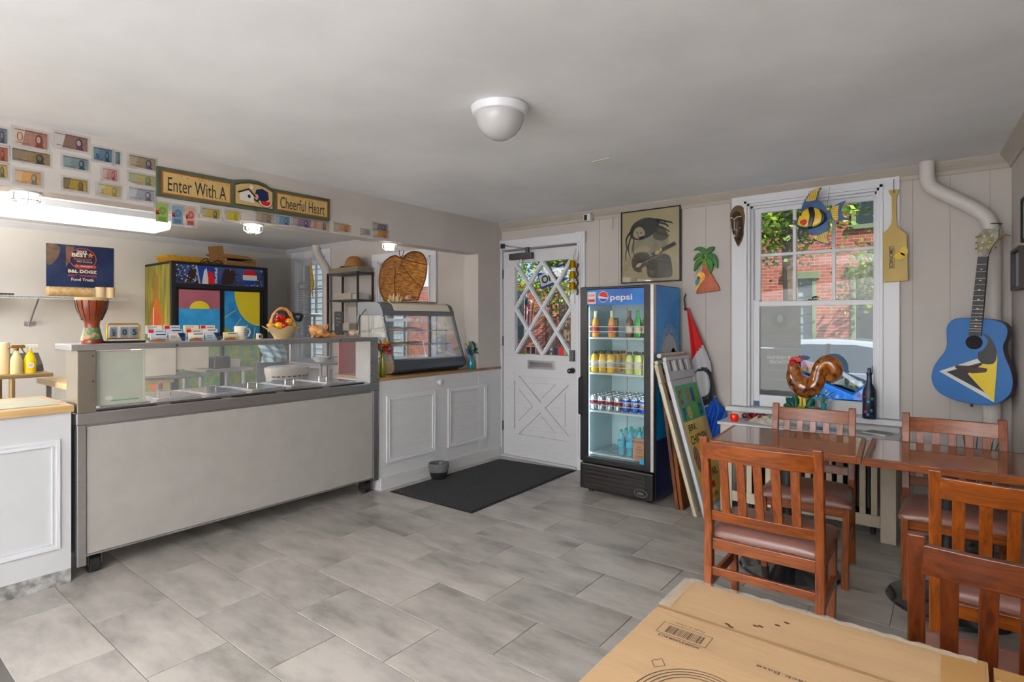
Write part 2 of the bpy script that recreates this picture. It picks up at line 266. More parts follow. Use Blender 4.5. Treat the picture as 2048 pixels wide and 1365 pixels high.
SHAPES = {  # outlines of the flat-cut things, metres
'fish_body':[[-0.905,2.139],[-0.888,2.178],[-0.861,2.212],[-0.828,2.234],[-0.782,2.239],[-0.739,2.219],[-0.707,2.186],[-0.697,2.16],[-0.707,2.135],[-0.736,2.109],[-0.775,2.092],[-0.821,2.085],[-0.861,2.097],[-0.892,2.119]],
'fish_mouth':[[-0.936,2.17],[-0.898,2.16],[-0.885,2.14],[-0.895,2.123],[-0.929,2.139],[-0.91,2.149]],
'fish_top':[[-0.865,2.22],[-0.855,2.278],[-0.828,2.326],[-0.788,2.365],[-0.736,2.377],[-0.752,2.348],[-0.765,2.31],[-0.752,2.286],[-0.717,2.249],[-0.704,2.218],[-0.707,2.193],[-0.743,2.212],[-0.795,2.23],[-0.834,2.223]],
'fish_topy':[[-0.836,2.294],[-0.818,2.328],[-0.788,2.361],[-0.746,2.373],[-0.762,2.342],[-0.772,2.296],[-0.795,2.292]],
'fish_tail':[[-0.707,2.175],[-0.691,2.206],[-0.666,2.228],[-0.628,2.252],[-0.586,2.263],[-0.606,2.231],[-0.612,2.196],[-0.603,2.159],[-0.559,2.128],[-0.603,2.131],[-0.634,2.127],[-0.666,2.142],[-0.697,2.152]],
'fish_taily':[[-0.678,2.219],[-0.65,2.233],[-0.628,2.238],[-0.634,2.199],[-0.634,2.134],[-0.663,2.145],[-0.672,2.182]],
'fish_tails':[[-0.656,2.22],[-0.646,2.225],[-0.653,2.187],[-0.647,2.137],[-0.659,2.144],[-0.663,2.184]],
'fish_bot':[[-0.821,2.089],[-0.762,2.098],[-0.723,2.119],[-0.694,2.148],[-0.682,2.104],[-0.694,2.062],[-0.697,2.018],[-0.678,1.966],[-0.723,1.977],[-0.762,1.995],[-0.795,2.035]],
'fish_boty':[[-0.798,2.039],[-0.755,2.038],[-0.694,2.062],[-0.701,2.019],[-0.688,1.978],[-0.723,1.985],[-0.762,2.003]],
'fish_b1':[[-0.816,2.237],[-0.785,2.238],[-0.775,2.194],[-0.782,2.144],[-0.798,2.093],[-0.816,2.09],[-0.808,2.139],[-0.801,2.183]],
'fish_b2':[[-0.746,2.22],[-0.73,2.211],[-0.71,2.172],[-0.718,2.133],[-0.736,2.113],[-0.726,2.152],[-0.73,2.189]],
'fish_face':[[-0.888,2.133],[-0.871,2.191],[-0.841,2.224],[-0.817,2.234],[-0.805,2.183],[-0.811,2.136],[-0.819,2.102],[-0.858,2.108],[-0.881,2.121]],
'fish_mid':[[-0.782,2.233],[-0.746,2.217],[-0.731,2.189],[-0.728,2.152],[-0.739,2.119],[-0.791,2.099],[-0.778,2.143],[-0.772,2.194]],
'fish_lip':[[-0.869,2.142],[-0.838,2.157],[-0.823,2.137],[-0.844,2.115]],
'fish_eye':[[-0.865,2.194]],
'fish_k1':[[-0.878,2.11],[-0.881,2.05],[-0.868,2.005],[-0.834,1.983],[-0.791,1.989]],
'fish_k2':[[-0.851,2.096],[-0.851,2.048],[-0.834,2.016],[-0.798,2.006]],
'paddle':[[-0.35,2.325],[-0.287,2.322],[-0.296,2.289],[-0.304,2.275],[-0.304,2.123],[-0.296,2.077],[-0.282,2.051],[-0.245,2.013],[-0.239,1.698],[-0.379,1.695],[-0.383,2.029],[-0.351,2.061],[-0.334,2.091],[-0.329,2.133],[-0.331,2.277],[-0.345,2.307]],
'paddle_pts':[[-0.333,1.932],[-0.333,1.79],[-0.296,1.872],[-0.318,2.31],[-0.318,2.397]],
'mask':[[-1.415,2.268],[-1.405,2.312],[-1.38,2.345],[-1.346,2.353],[-1.312,2.333],[-1.293,2.286],[-1.291,2.241],[-1.3,2.16],[-1.312,2.097],[-1.328,2.054],[-1.349,2.024],[-1.371,2.064],[-1.39,2.117],[-1.402,2.196]],
'mask_face':[[-1.399,2.267],[-1.38,2.303],[-1.352,2.316],[-1.325,2.299],[-1.306,2.256],[-1.305,2.186],[-1.312,2.11],[-1.337,2.055],[-1.349,2.034],[-1.369,2.071],[-1.388,2.13],[-1.401,2.202]],
'palm_leaves':[[[-1.619,1.982],[-1.653,2.005],[-1.68,2.022],[-1.715,2.022],[-1.68,2.046],[-1.639,2.045],[-1.606,2.014]],[[-1.612,1.982],[-1.606,2.021],[-1.579,2.039],[-1.54,2.039],[-1.55,2.01],[-1.589,1.98]],[[-1.626,1.949],[-1.659,1.968],[-1.686,1.957],[-1.714,1.935],[-1.703,1.968],[-1.673,1.996],[-1.632,1.986]],[[-1.606,1.961],[-1.573,1.985],[-1.54,1.976],[-1.517,1.942],[-1.512,1.859],[-1.54,1.891],[-1.566,1.945]],[[-1.632,1.95],[-1.639,1.917],[-1.673,1.886],[-1.707,1.845],[-1.703,1.901],[-1.686,1.94],[-1.653,1.954]],[[-1.606,1.948],[-1.573,1.946],[-1.55,1.911],[-1.553,1.858],[-1.573,1.826],[-1.586,1.874],[-1.606,1.915]]],
'palm_base':[[-1.639,1.897],[-1.602,1.894],[-1.583,1.847],[-1.556,1.806],[-1.533,1.758],[-1.507,1.724],[-1.494,1.678],[-1.688,1.658],[-1.693,1.709],[-1.659,1.731],[-1.646,1.797]],
'palm_dark':[[-1.606,1.842],[-1.576,1.833],[-1.563,1.806],[-1.589,1.807]],
'parrot':[[-1.676,1.819],[-1.659,1.838],[-1.632,1.836],[-1.609,1.808],[-1.616,1.775],[-1.646,1.744],[-1.673,1.698],[-1.688,1.685],[-1.693,1.746],[-1.673,1.785]],
'parrot_wing':[[-1.692,1.759],[-1.676,1.778],[-1.656,1.774],[-1.659,1.744],[-1.683,1.725]],
'rooster':[[-0.939,1.112],[-0.933,1.064],[-0.927,1.008],[-0.891,0.958],[-0.848,0.935],[-0.81,0.947],[-0.781,0.991],[-0.768,1.056],[-0.749,1.104],[-0.715,1.131],[-0.682,1.115],[-0.667,1.074],[-0.685,1.031],[-0.719,1.008]],
'comb':[[-0.965,1.124],[-0.959,1.149],[-0.943,1.162],[-0.935,1.154],[-0.923,1.167],[-0.911,1.157],[-0.891,1.164],[-0.887,1.151],[-0.87,1.154],[-0.879,1.134],[-0.903,1.125],[-0.927,1.126],[-0.951,1.116]],
'wattle':[[-0.967,1.107],[-0.927,1.121],[-0.917,1.1],[-0.939,1.068],[-0.959,1.048],[-0.967,1.076]],
'rooster_leg':[[-0.887,0.893],[-0.887,0.826]],
'fan':[[3.535,2.044],[3.482,2.059],[3.417,2.038],[3.353,1.991],[3.308,1.917],[3.29,1.816],[3.302,1.717],[3.34,1.658],[3.384,1.629],[3.729,1.64],[3.786,1.717],[3.83,1.795],[3.867,1.884],[3.881,2.005],[3.845,2.089],[3.779,2.12],[3.687,2.116],[3.617,2.083],[3.576,2.042]],
'fan_handle':[[3.529,2.116],[3.529,2.079],[3.552,2.05],[3.576,2.084],[3.58,2.121]],
'm_frame':[[-2.383,2.422],[-1.822,2.416],[-1.822,1.767],[-2.381,1.774]],
'm_hair':[[-2.32,2.196],[-2.312,2.253],[-2.285,2.301],[-2.261,2.357],[-2.214,2.384],[-2.152,2.38],[-2.076,2.371],[-2.032,2.323],[-1.995,2.298],[-1.918,2.276],[-1.951,2.258],[-1.995,2.27],[-1.951,2.231],[-1.914,2.185],[-1.958,2.203],[-2.054,2.248],[-2.114,2.191],[-2.175,2.182],[-2.23,2.18],[-2.253,2.103],[-2.3,1.997],[-2.324,2.065],[-2.3,2.15]],
'm_face':[[-2.245,2.275],[-2.206,2.311],[-2.16,2.288],[-2.141,2.25],[-2.152,2.216],[-2.183,2.208],[-2.222,2.237]],
'm_shirt':[[-2.23,2.144],[-2.152,2.173],[-2.069,2.186],[-1.951,2.175],[-1.936,2.111],[-2.024,2.069],[-2.114,2.077],[-2.191,2.069],[-2.253,2.009],[-2.34,1.92],[-2.336,1.963],[-2.269,2.068]],
'm_top':[[-2.054,2.241],[-1.995,2.242],[-1.951,2.203],[-1.929,2.145],[-2.054,2.164],[-2.122,2.163]],
'm_gb':[[-2.23,2.029],[-2.191,2.076],[-2.114,2.084],[-2.054,2.044],[-2.084,1.982],[-2.099,1.912],[-2.152,1.873],[-2.206,1.905],[-2.233,1.971]],
'm_neck':[[-2.091,2.025],[-1.878,2.113],[-1.861,2.084],[-2.069,1.995]],
'm_trs':[[-2.054,1.994],[-1.936,2.021],[-1.914,1.936],[-1.911,1.804],[-2.122,1.8],[-2.114,1.906]],
'g_body':[[-0.202,0.013],[-0.193,0.074],[-0.169,0.127],[-0.141,0.175],[-0.129,0.217],[-0.13,0.263],[-0.133,0.324],[-0.122,0.361],[-0.099,0.384],[-0.066,0.394],[-0.013,0.395],[0.038,0.394],[0.093,0.39],[0.128,0.379],[0.152,0.361],[0.164,0.33],[0.162,0.291],[0.149,0.246],[0.149,0.211],[0.162,0.162],[0.183,0.11],[0.197,0.049],[0.197,-0.004],[0.187,-0.044],[0.162,-0.081],[0.128,-0.108],[0.074,-0.125],[0.002,-0.127],[-0.073,-0.116],[-0.149,-0.087],[-0.188,-0.043]],
'g_guard':[[0.051,0.3],[0.074,0.294],[0.099,0.258],[0.117,0.205],[0.119,0.161],[0.11,0.134],[0.093,0.123],[0.06,0.123],[0.038,0.14],[0.031,0.167],[0.032,0.189],[0.056,0.208],[0.074,0.244],[0.074,0.271]],
'g_bridge':[[-0.078,0.101],[-0.013,0.103],[0.078,0.096],[0.074,0.074],[0.009,0.061],[-0.028,0.073],[-0.073,0.082]],
'g_white':[[-0.162,0.055],[0.029,0.151],[0.046,0.131],[0.115,-0.1]],
'g_black':[[-0.122,0.055],[0.046,0.129],[0.053,0.118],[-0.015,0.055],[0.074,-0.05]],
'g_yellow':[[-0.015,0.055],[0.053,0.118],[0.119,0.196],[0.124,0.161],[0.117,-0.1],[0.074,-0.05]],
'g_hole':[[0.009,0.248],[0.054,0.249]],
'g_neck':[[-0.015,0.29],[0.045,0.291],[0.061,0.766],[0.013,0.769]],
'g_head':[[0.013,0.771],[0.061,0.767],[0.078,0.826],[0.105,0.871],[0.105,0.925],[0.031,0.932],[0.007,0.892],[0.006,0.802]],
'flag_l':[[-1.753,1.541],[-1.734,1.357],[-1.719,1.175],[-1.716,1.09],[-1.706,0.968],[-1.691,0.872],[-1.666,0.783],[-1.642,0.707],[-1.66,0.639],[-1.63,0.576],[-1.594,0.472]],
'flag_r':[[-1.741,1.541],[-1.663,1.358],[-1.606,1.221],[-1.549,1.079],[-1.54,1.002],[-1.517,0.897],[-1.505,0.809],[-1.458,0.736],[-1.432,0.674],[-1.453,0.596],[-1.487,0.485]],
'flag_ring':[[-1.618,0.914]],
'flag_b':[[-1.716,1.096],[-1.621,1.235],[-1.666,0.638],[-1.505,0.827]],
'sign':[[1.348,2.359],[1.81,2.369],[2.094,2.356],[2.547,2.372],[2.547,2.196],[2.098,2.201],[1.348,2.181]],
'sign_arch':[[1.81,2.369],[1.859,2.384],[1.918,2.396],[1.978,2.398],[2.031,2.387],[2.066,2.368],[2.103,2.356]],
'sign_p1':[[1.376,2.342],[1.796,2.348],[1.796,2.215],[1.376,2.21]],
'sign_p2':[[1.817,2.345],[2.086,2.346],[2.086,2.212],[1.817,2.205]],
'sign_p3':[[2.105,2.345],[2.533,2.352],[2.533,2.216],[2.105,2.206]],
'win_m':[-0.961,-0.695,1.951],
'win_g':[[-1.206,4.74,2.295],[-0.45,4.74,2.282],[-1.206,4.74,1.587],[-1.205,4.72,1.547],[-0.439,4.72,1.537],[-1.209,4.72,0.838]],
'k_win':[[-7.88,4.7,2.523],[-7.808,4.74,2.217],[-7.094,4.74,1.456],[-5.866,4.7,2.233],[-5.816,4.7,2.035],[-4.891,4.7,1.927]],
}
# ---------------------------------------------------------------- materials
wall_m = mat('wall_paint', (194, 187, 182), .75, var=.05, scale=1.5, bump=.1, bscale=30)
kwall_m = mat('kitchen_wall_paint', (206, 202, 194), .7, var=.04, scale=1.5)
ceil_m = mat('ceiling_plaster', (232, 233, 234), .85, var=.085, scale=1.3, bump=.6, bscale=4, lohi=(.3, .65), detail=7)
white_m = mat('white_paint', (202, 203, 205), .45, var=.03, scale=3)
trimw_m = mat('white_gloss_trim', (222, 224, 228), .35)
scuff_m = mat('scuffed_white_paint', (203, 203, 203), .5, col2=(212, 213, 215), scale=9, stretch=(1, 1, 6), lohi=(.2, .5))
crown_m = mat('crown_paint', (178, 170, 160), .6)
steel = mat('brushed_steel', (190, 190, 192), .38, 1, var=.04, scale=3, stretch=(1, 1, 14))
steel_b = mat('bright_steel', (205, 205, 205), .22, 1, var=.1, scale=12)
darksteel = mat('dark_steel', (95, 95, 98), .4, 1)
chrome = mat('chrome', (225, 225, 225), .12, 1)
black = mat('black_plastic', (22, 22, 24), .4)
blackm = mat('matte_black', (14, 14, 15), .7)
charcoal = mat('charcoal_metal', (74, 84, 94), .3, .35)
brownblack = mat('bronze_black', (48, 40, 35), .4, .3)
rubber = mat('rubber', (30, 30, 30), .8)
lam_m = mat('speckled_grey_laminate', (163, 159, 154), .45, var=.035, scale=9, detail=9)
pane = glass('window_glass', (250, 253, 252), .015)
clear = glass('clear_glass', (248, 252, 252), .05)
gpane = hazy('smeared_guard_glass', (210, 212, 214), .13, .3)
sleeve_m = hazy('clear_plastic_sleeve', (214, 210, 208), .3, .25)
cream = mat('cream_plastic', (222, 214, 196), .5)
orange_wood = wood('honey_wood', (98, 42, 4), (148, 74, 14), .36)
orange_woodx = wood('honey_wood_rail', (98, 42, 4), (150, 76, 15), .36, 'x')
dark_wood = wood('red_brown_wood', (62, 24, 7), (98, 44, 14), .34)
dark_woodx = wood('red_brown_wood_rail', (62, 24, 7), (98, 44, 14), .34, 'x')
light_top = mat('wood_laminate_counter', (196, 160, 108), .3, var=.15, scale=5, stretch=(3, .6, 3), coat=.2)
tab_top = mat('brown_laminate_top', (140, 100, 78), .16, var=.07, scale=5, stretch=(1, 5, 5), coat=.5)
vinyl = mat('mauve_brown_vinyl', (122, 82, 72), .3, var=.04, scale=40, bump=.05, bscale=150)
paper = mat('white_paper', (232, 228, 220), .7)
cardm = mat('cardboard', (168, 137, 101), .8, var=.06, scale=2, bump=.1, bscale=14, stretch=(1, 6, 6))
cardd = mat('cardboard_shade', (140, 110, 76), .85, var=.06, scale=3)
def colr(name, c, rough=.5, **k): return mat(name, c, rough, **k)
blk = colr('print_black', (26, 26, 28)); wht = colr('print_white', (236, 236, 234)); red = colr('print_red', (204, 40, 44))
blue = colr('print_blue', (26, 76, 160)); navy = colr('print_navy', (24, 34, 84)); yel = colr('print_yellow', (238, 200, 40))
orng = colr('print_orange', (222, 128, 44)); grn = colr('print_green', (60, 150, 84)); tan = colr('print_tan', (206, 178, 128)); gry = colr('print_grey', (140, 140, 140))

# ---------------------------------------------------------------- room shell
D = 4.67; CZ = 2.47; KX = -8.05
def tile_mat():
    m = mat('grey_stone_vinyl', (150, 146, 142), .34); n = m.node_tree.nodes; l = m.node_tree.links; p = n['Principled BSDF']
    tc = [x for x in n if x.type == 'TEX_COORD'][0]; oi = n.new('ShaderNodeObjectInfo'); va = n.new('ShaderNodeVectorMath'); va.operation = 'MULTIPLY_ADD'
    sc = n.new('ShaderNodeVectorMath'); sc.operation = 'SCALE'; sc.inputs[0].default_value = (31, 17, 9); l.new(oi.outputs['Random'], sc.inputs['Scale'])
    va.inputs[1].default_value = (.75, 1.9, 1); l.new(tc.outputs['Object'], va.inputs[0]); l.new(sc.outputs[0], va.inputs[2])
    t = n.new('ShaderNodeTexNoise'); t.inputs['Scale'].default_value = 2.6; t.inputs['Detail'].default_value = 7; t.inputs['Roughness'].default_value = .62; l.new(va.outputs[0], t.inputs['Vector'])
    r = n.new('ShaderNodeValToRGB'); e = r.color_ramp.elements; e[0].position = .3; e[0].color = lin((117, 112, 106)); e[1].position = .62; e[1].color = lin((180, 174, 167))
    x = r.color_ramp.elements.new(.45); x.color = lin((155, 150, 144)); l.new(t.outputs['Fac'], r.inputs[0])
    hs = n.new('ShaderNodeHueSaturation'); mr = n.new('ShaderNodeMapRange'); mr.inputs[3].default_value = .9; mr.inputs[4].default_value = 1.08
    l.new(oi.outputs['Random'], mr.inputs[0]); l.new(mr.outputs[0], hs.inputs['Value']); l.new(r.outputs[0], hs.inputs['Color']); l.new(hs.outputs[0], p.inputs['Base Color'])
    return m
tm = tile_mat()
floor = struct('floor', MB().box(-8.2, 1.0, -2.6, 4.95, -.15, -.003), mat('floor_joint', (96, 92, 88), .8))
tmesh = MB().box(0, .653, 0, .3235, -.003, 0).build('tile', tm, floor, bevel=.0012, seg=1)
first = True
for j in range(-4, 10):
    y = 1.845 + .3265 * j
    if y > D: continue
    for i in range(-4, 4):
        x = -1.545 + .656 * i - (.328 if j % 2 else 0)
        if x + .65 < -3.95 or x > .5 or y < -.2: continue
        if first: o = tmesh; first = False
        else: o = tmesh.copy(); C.objects.link(o)
        o.location = (x, y, 0)
        if y + .3235 > D: o.scale.y = (D - y) / .3235
struct('ceiling', MB().box(-3.96, 1.0, -2.6, 4.95, CZ, CZ + .2), ceil_m)
struct('ceiling_kitchen', MB().box(-8.3, -3.96, -2.6, 4.95, 2.52, 2.72), ceil_m)
# street wall with openings: door, dining window, two kitchen windows
ops = [(-7.80, -6.98, .80, 2.40), (-5.86, -4.88, .80, 2.24), (-3.80, -2.84, 0, 2.185), (-1.28, -.375, .75, 2.37)]
wf = MB(); x = -8.3
for a, b, z0, z1 in ops:
    wf.box(x, a, D, D + .25, 0, 2.72); wf.box(a, b, D, D + .25, z1, 2.72)
    if z0: wf.box(a, b, D, D + .25, 0, z0)
    x = b
wf.box(x, 1.0, D, D + .25, 0, 2.72)
wfo = struct('wall_front', wf, wall_m)
gv = MB()
for k in range(16):
    xx = -2.62 + k * .2
    if -1.42 < xx < -.27 or xx > .25: continue
    gv.box(xx, xx + .006, D - .0022, D + .002, .05, 2.4)
struct('groove', gv, mat('panel_groove', (172, 165, 158), .8), wfo)
def XR(y): return .285 + .058 * (D - y)
struct('wall_right', MB().prism([(XR(4.95), 4.95), (XR(-2.6), -2.6), (1.0, -2.6), (1.0, 4.95)], (0, 0, 0), (1, 0, 0), (0, 1, 0), (0, 0, CZ)), wall_m)
struct('wall_left', MB().box(KX - .2, KX, -2.6, 4.95, 0, 2.72), kwall_m)
struct('wall_back', MB().box(KX, 1.0, -2.75, -2.5, 0, 2.72), wall_m)
ws = MB(); ws.box(-3.99, -3.8, 4.29, D, 0, CZ); ws.box(-3.96, -3.8, -2.5, 4.29, 2.115, CZ)
struct('wall_divider', ws, mat('header_paint', (190, 183, 177), .7, var=.04, scale=2))
cr = MB().prism([(0, 0), (0, -.085), (-.012, -.085), (-.018, -.06), (-.045, -.03), (-.06, -.01), (-.06, 0)], (-3.8, D, CZ), (0, 1, 0), (0, 0, 1), (XR(D) + 3.8, 0, 0))
struct('trim_1', cr, crown_m)
dr = Vector((XR(-2.6) - XR(D), -2.6 - D, 0))
struct('trim_2', MB().prism([(0, 0), (0, -.085), (-.012, -.085), (-.018, -.06), (-.045, -.03), (-.06, -.01), (-.06, 0)], (XR(D), D, CZ), (1, 0, 0), (0, 0, 1), dr), crown_m)
struct('trim_3', MB().prism([(0, 0), (0, -.07), (-.05, -.012), (-.05, 0)], (KX, D, 2.52), (0, 1, 0), (0, 0, 1), (4.06, 0, 0)).prism([(0, 0), (0, -.07), (.05, -.012), (.05, 0)], (KX, D, 2.52), (1, 0, 0), (0, 0, 1), (0, -6, 0)), white_m)
struct('baseboard_front', MB().box(-1.78, XR(D), D - .018, D, 0, .13), white_m, bevel=.004)

# ---------------------------------------------------------------- windows
def window(name, cx0, cx1, cz0, cz1, gx0, gx1, up, lo, vm, hm, deep=True, lom=None):
    # cx casing outer x, cz sill/top, g glass x, up/lo glass z ranges, vm/hm muntins of the upper sash
    root = MB()
    cw = .105
    for a, b, z0, z1 in ((cx0, cx0 + cw, cz0, cz1), (cx1 - cw, cx1, cz0, cz1)): root.box(a, b, D - .022, D, z0, z1)
    root.box(cx0, cx1, D - .024, D, cz1 - .09, cz1)
    w0 = root.build(name, trimw_m, None, bevel=.003); w0['kind'] = 'structure'
    st = MB()          # stepped moulding inside the casing
    for k, (ins, y0, y1) in enumerate(((.095, -.034, -.012), (.112, -.012, .03), (.128, .03, .06))):
        wd = .022
        zt = cz1 - ins + .01
        st.box(cx0 + ins, cx0 + ins + wd, D + y0, D + y1, cz0, zt); st.box(cx1 - ins - wd, cx1 - ins, D + y0, D + y1, cz0, zt)
        st.box(cx0 + ins, cx1 - ins, D + y0, D + y1, zt - wd, zt)
    st.build('moulding', trimw_m, w0, bevel=.002)
    for nm, (z0, z1), y in (('upper_sash', up, D + .085), ('lower_sash', lo, D + .055)):
        f = MB(); e = .05 if deep else .04; L, H = cx0 + .13, cx1 - .13
        f.box(L, gx0, y - .018, y + .018, z0 - e, z1 + e); f.box(gx1, H, y - .018, y + .018, z0 - e, z1 + e)
        f.box(gx0, gx1, y - .018, y + .018, z1, z1 + (.05 if nm[0] == 'u' else .038)); f.box(gx0, gx1, y - .018, y + .018, z0 - (.0 if nm[0] == 'u' else .09), z0)
        fo = f.build(nm, trimw_m, w0, bevel=.002)
        mv, mh = (vm, hm) if nm[0] == 'u' else (lom or ([], []))
        for q in mv: MB().box(q - .011, q + .011, y - .014, y + .014, z0, z1).build('muntin', trimw_m, fo, bevel=.002)
        for q in mh: MB().box(gx0, gx1, y - .0135, y + .0135, q - .011, q + .011).build('muntin', trimw_m, fo, bevel=.002)
        MB().box(gx0, gx1, y - .002, y + .002, z0, z1).build('pane', pane, fo)
    return w0
W1 = window('window_1', -1.40, -.287, .755, 2.462, -1.206, -.447, (1.587, 2.29), (.848, 1.545), [-.961, -.695], [1.951])
MB().box(-1.435, -.255, D - .085, D + .09, .715, .752).build('window_sill', trimw_m, W1, bevel=.005)
MB().box(-1.40, -.287, D - .02, D, .62, .714).build('apron', trimw_m, W1, bevel=.003)
lk = MB().box(-.86, -.80, D + .03, D + .06, 1.585, 1.595).tube([(-.83, D + .045, 1.595), (-.83, D + .04, 1.607), (-.80, D + .03, 1.612)], .005); lk.build('sash_lock', black, W1)
W2 = window('window_2', -7.90, -6.90, .8, 2.46, -7.72, -7.08, (1.55, 2.27), (.88, 1.50), [-7.40], [1.91], False, ([-7.40], [1.19]))
W3 = window('window_3', -5.97, -4.78, .8, 2.30, -5.78, -4.96, (1.48, 2.12), (.88, 1.43), [-5.37], [1.80], False, ([-5.37], [1.15]))
for w_, a, b in ((W2, -7.95, -6.85), (W3, -6.02, -4.73)): MB().box(a, b, D - .08, D + .08, .76, .8).build('window_sill', trimw_m, w_, bevel=.005)

# ---------------------------------------------------------------- entrance door
dm = MB(); X0, X1, Y0, Y1 = -3.775, -2.862, D + .002, D + .045
def frame_rect(mb, x0, x1, z0, z1, gx0, gx1, gz0, gz1, y0, y1):
    mb.box(x0, gx0, y0, y1, z0, z1); mb.box(gx1, x1, y0, y1, z0, z1); mb.box(gx0, gx1, y0, y1, z0, gz0); mb.box(gx0, gx1, y0, y1, gz1, z1)
frame_rect(dm, X0, X1, .02, 1.085, -3.635, -2.96, .25, .86, Y0, Y1)
frame_rect(dm, X0, X1, 1.085, 2.165, -3.625, -2.935, 1.09, 2.04, Y0, Y1)
dm.box(-3.635, -2.96, Y0 + .018, Y1, .25, .86)
door = struct('door_1', dm, scuff_m, bevel=.0015)
def clipbar(mb, a, b, wd, y0, y1, x0, x1, z0, z1):
    a = Vector(a); b = Vector(b); d = (b - a).normalized(); n = Vector((-d.y, d.x)) * wd / 2
    poly = [a - n - d * .1, b - n + d * .1, b + n + d * .1, a + n - d * .1]
    for ax, lim, sg in ((0, x0, 1), (0, x1, -1), (1, z0, 1), (1, z1, -1)):
        out = []
        for i in range(len(poly)):
            p, q = poly[i], poly[(i + 1) % len(poly)]; pi = (p[ax] - lim) * sg >= 0; qi = (q[ax] - lim) * sg >= 0
            if pi: out.append(p)
            if pi != qi: t = (lim - p[ax]) / (q[ax] - p[ax]); out.append(p + (q - p) * t)
        poly = out
    mb.prism([tuple(p) for p in poly], (0, y0, 0), (1, 0, 0), (0, 0, 1), (0, y1 - y0, 0))
g0, g1, h0, h1 = -3.625, -2.935, 1.09, 2.04; gm, hm = (g0 + g1) / 2, (h0 + h1) / 2
segs = [((g0, h0), (g1, h1)), ((g0, h1), (g1, h0)), ((g0, hm), (gm, h1)), ((gm, h1), (g1, hm)), ((g0, hm), (gm, h0)), ((gm, h0), (g1, hm))]
for k, (a, b) in enumerate(segs):
    mb = MB(); clipbar(mb, a, b, .034, Y0 + .004 + k * .0004, Y1 - .006, g0, g1, h0, h1); clipbar(mb, a, b, .014, Y0 - .004 + k * .0004, Y0 + .004 + k * .0004, g0, g1, h0, h1)
    mb.build('muntin', trimw_m, door)
MB().box(g0, g1, Y1 - .012, Y1 - .008, h0, h1).build('pane', pane, door)
for k, (a, b) in enumerate((((-3.635, .25), (-2.96, .86)), ((-3.635, .86), (-2.96, .25)))):
    mb = MB(); clipbar(mb, a, b, .075, Y0 + k * .0005, Y0 + .02, -3.635, -2.96, .25, .86); mb.build('cross_brace', scuff_m, door)
cx, cz = -3.2975, .555
for tri in ([(-3.55, .82), (-3.045, .82), (cx, .60)], [(-3.55, .29), (-3.045, .29), (cx, .51)], [(-3.61, .79), (-3.61, .32), (cx - .06, cz)], [(-2.985, .79), (-2.985, .32), (cx + .06, cz)]):
    m_ = Vector((sum(p[0] for p in tri) / 3, sum(p[1] for p in tri) / 3)); t2 = [tuple(m_ + (Vector(p) - m_) * .72) for p in tri]
    MB().prism(t2, (0, Y0 + .008, 0), (1, 0, 0), (0, 0, 1), (0, .012, 0)).build('raised_panel', scuff_m, door, bevel=.003)
ms = MB(); frame_rect(ms, -3.455, -3.115, .945, 1.03, -3.42, -3.15, .965, 1.01, Y0 - .009, Y0); mo = ms.build('mail_slot', steel, door, bevel=.002)
MB().box(-3.42, -3.15, Y0 - .003, Y0 + .002, .965, 1.01).build('flap', steel_b, mo)
for z in (1.93, 1.22, .32): MB().cyl((-3.782, Y0 - .006, z - .05), (-3.782, Y0 - .006, z + .05), .008, n=10).build('hinge', darksteel, door)
kn = MB().box(-2.935, -2.885, Y0 - .03, Y0, 1.04, 1.15).cyl((-2.91, Y0, .95), (-2.91, Y0 - .02, .95), .028).cyl((-2.91, Y0 - .02, .95), (-2.91, Y0 - .05, .95), .012).ell((-2.91, Y0 - .062, .95), .026)
kn.build('knob_and_latch', darksteel, door, bevel=.003)
MB().box(-2.935, -2.885, Y0 - .012, Y0, 1.60, 1.69).build('strike_plate', trimw_m, door, bevel=.002)
dc = MB()
dc.box(-3.875, -3.785, D - .022, D, 0, 2.19); dc.box(-2.855, -2.765, D - .022, D, 0, 2.19); dc.box(-3.885, -2.755, D - .028, D, 2.19, 2.285)
for xx in (-3.86, -3.835, -3.81, -2.84, -2.815, -2.79): dc.box(xx, xx + .008, D - .028, D - .02, .12, 2.17)
dc.box(-3.885, -3.775, D - .034, D - .02, 2.185, 2.29); dc.box(-2.865, -2.755, D - .034, D - .02, 2.185, 2.29); dc.box(-3.80, -3.785, D, D + .2, 0, 2.18); dc.box(-2.855, -2.84, D, D + .2, 0, 2.18)
dc.cyl((-3.83, D - .035, 2.238), (-3.83, D - .04, 2.238), .035).cyl((-2.81, D - .035, 2.238), (-2.81, D - .04, 2.238), .035)
cs = dc.build('door_casing', trimw_m, door, bevel=.002)
MB().box(-3.78, -2.86, D - .03, D + .2, .001, .018).build('threshold', white_m, door)
# closer, signs and bells on the door
cl = thing('door_closer', 'grey hydraulic door closer with folded arm at top left of the white door', 'door closer', (-3.53, D - .001, 2.08))
MB().box(-3.66, -3.375, Y0 - .058, Y0 - .003, 2.07, 2.135).build('body', darksteel, cl, bevel=.004); MB().cyl((-3.52, Y0 - .03, 2.069), (-3.52, Y0 - .03, 2.04), .014).build('adjuster', steel, cl)
MB().cyl((-3.44, Y0 - .03, 2.136), (-3.44, Y0 - .03, 2.19), .02).bar((-3.44, Y0 - .05, 2.175), (-3.60, Y0 - .16, 2.20), .02, .006).bar((-3.60, Y0 - .16, 2.207), (-3.75, Y0 - .04, 2.225), .02, .006).box(-3.78, -3.73, D - .034, D - .05, 2.20, 2.25).build('arm', darksteel, cl)
os_ = thing('open_sign', 'blue and white OPEN sign hanging tilted on the door glass', 'sign', (-3.29, D + .07, 1.84))
T = Matrix.Translation((-3.20, D + .075, 1.885)) @ Matrix.Rotation(R(-16), 4, 'Y')
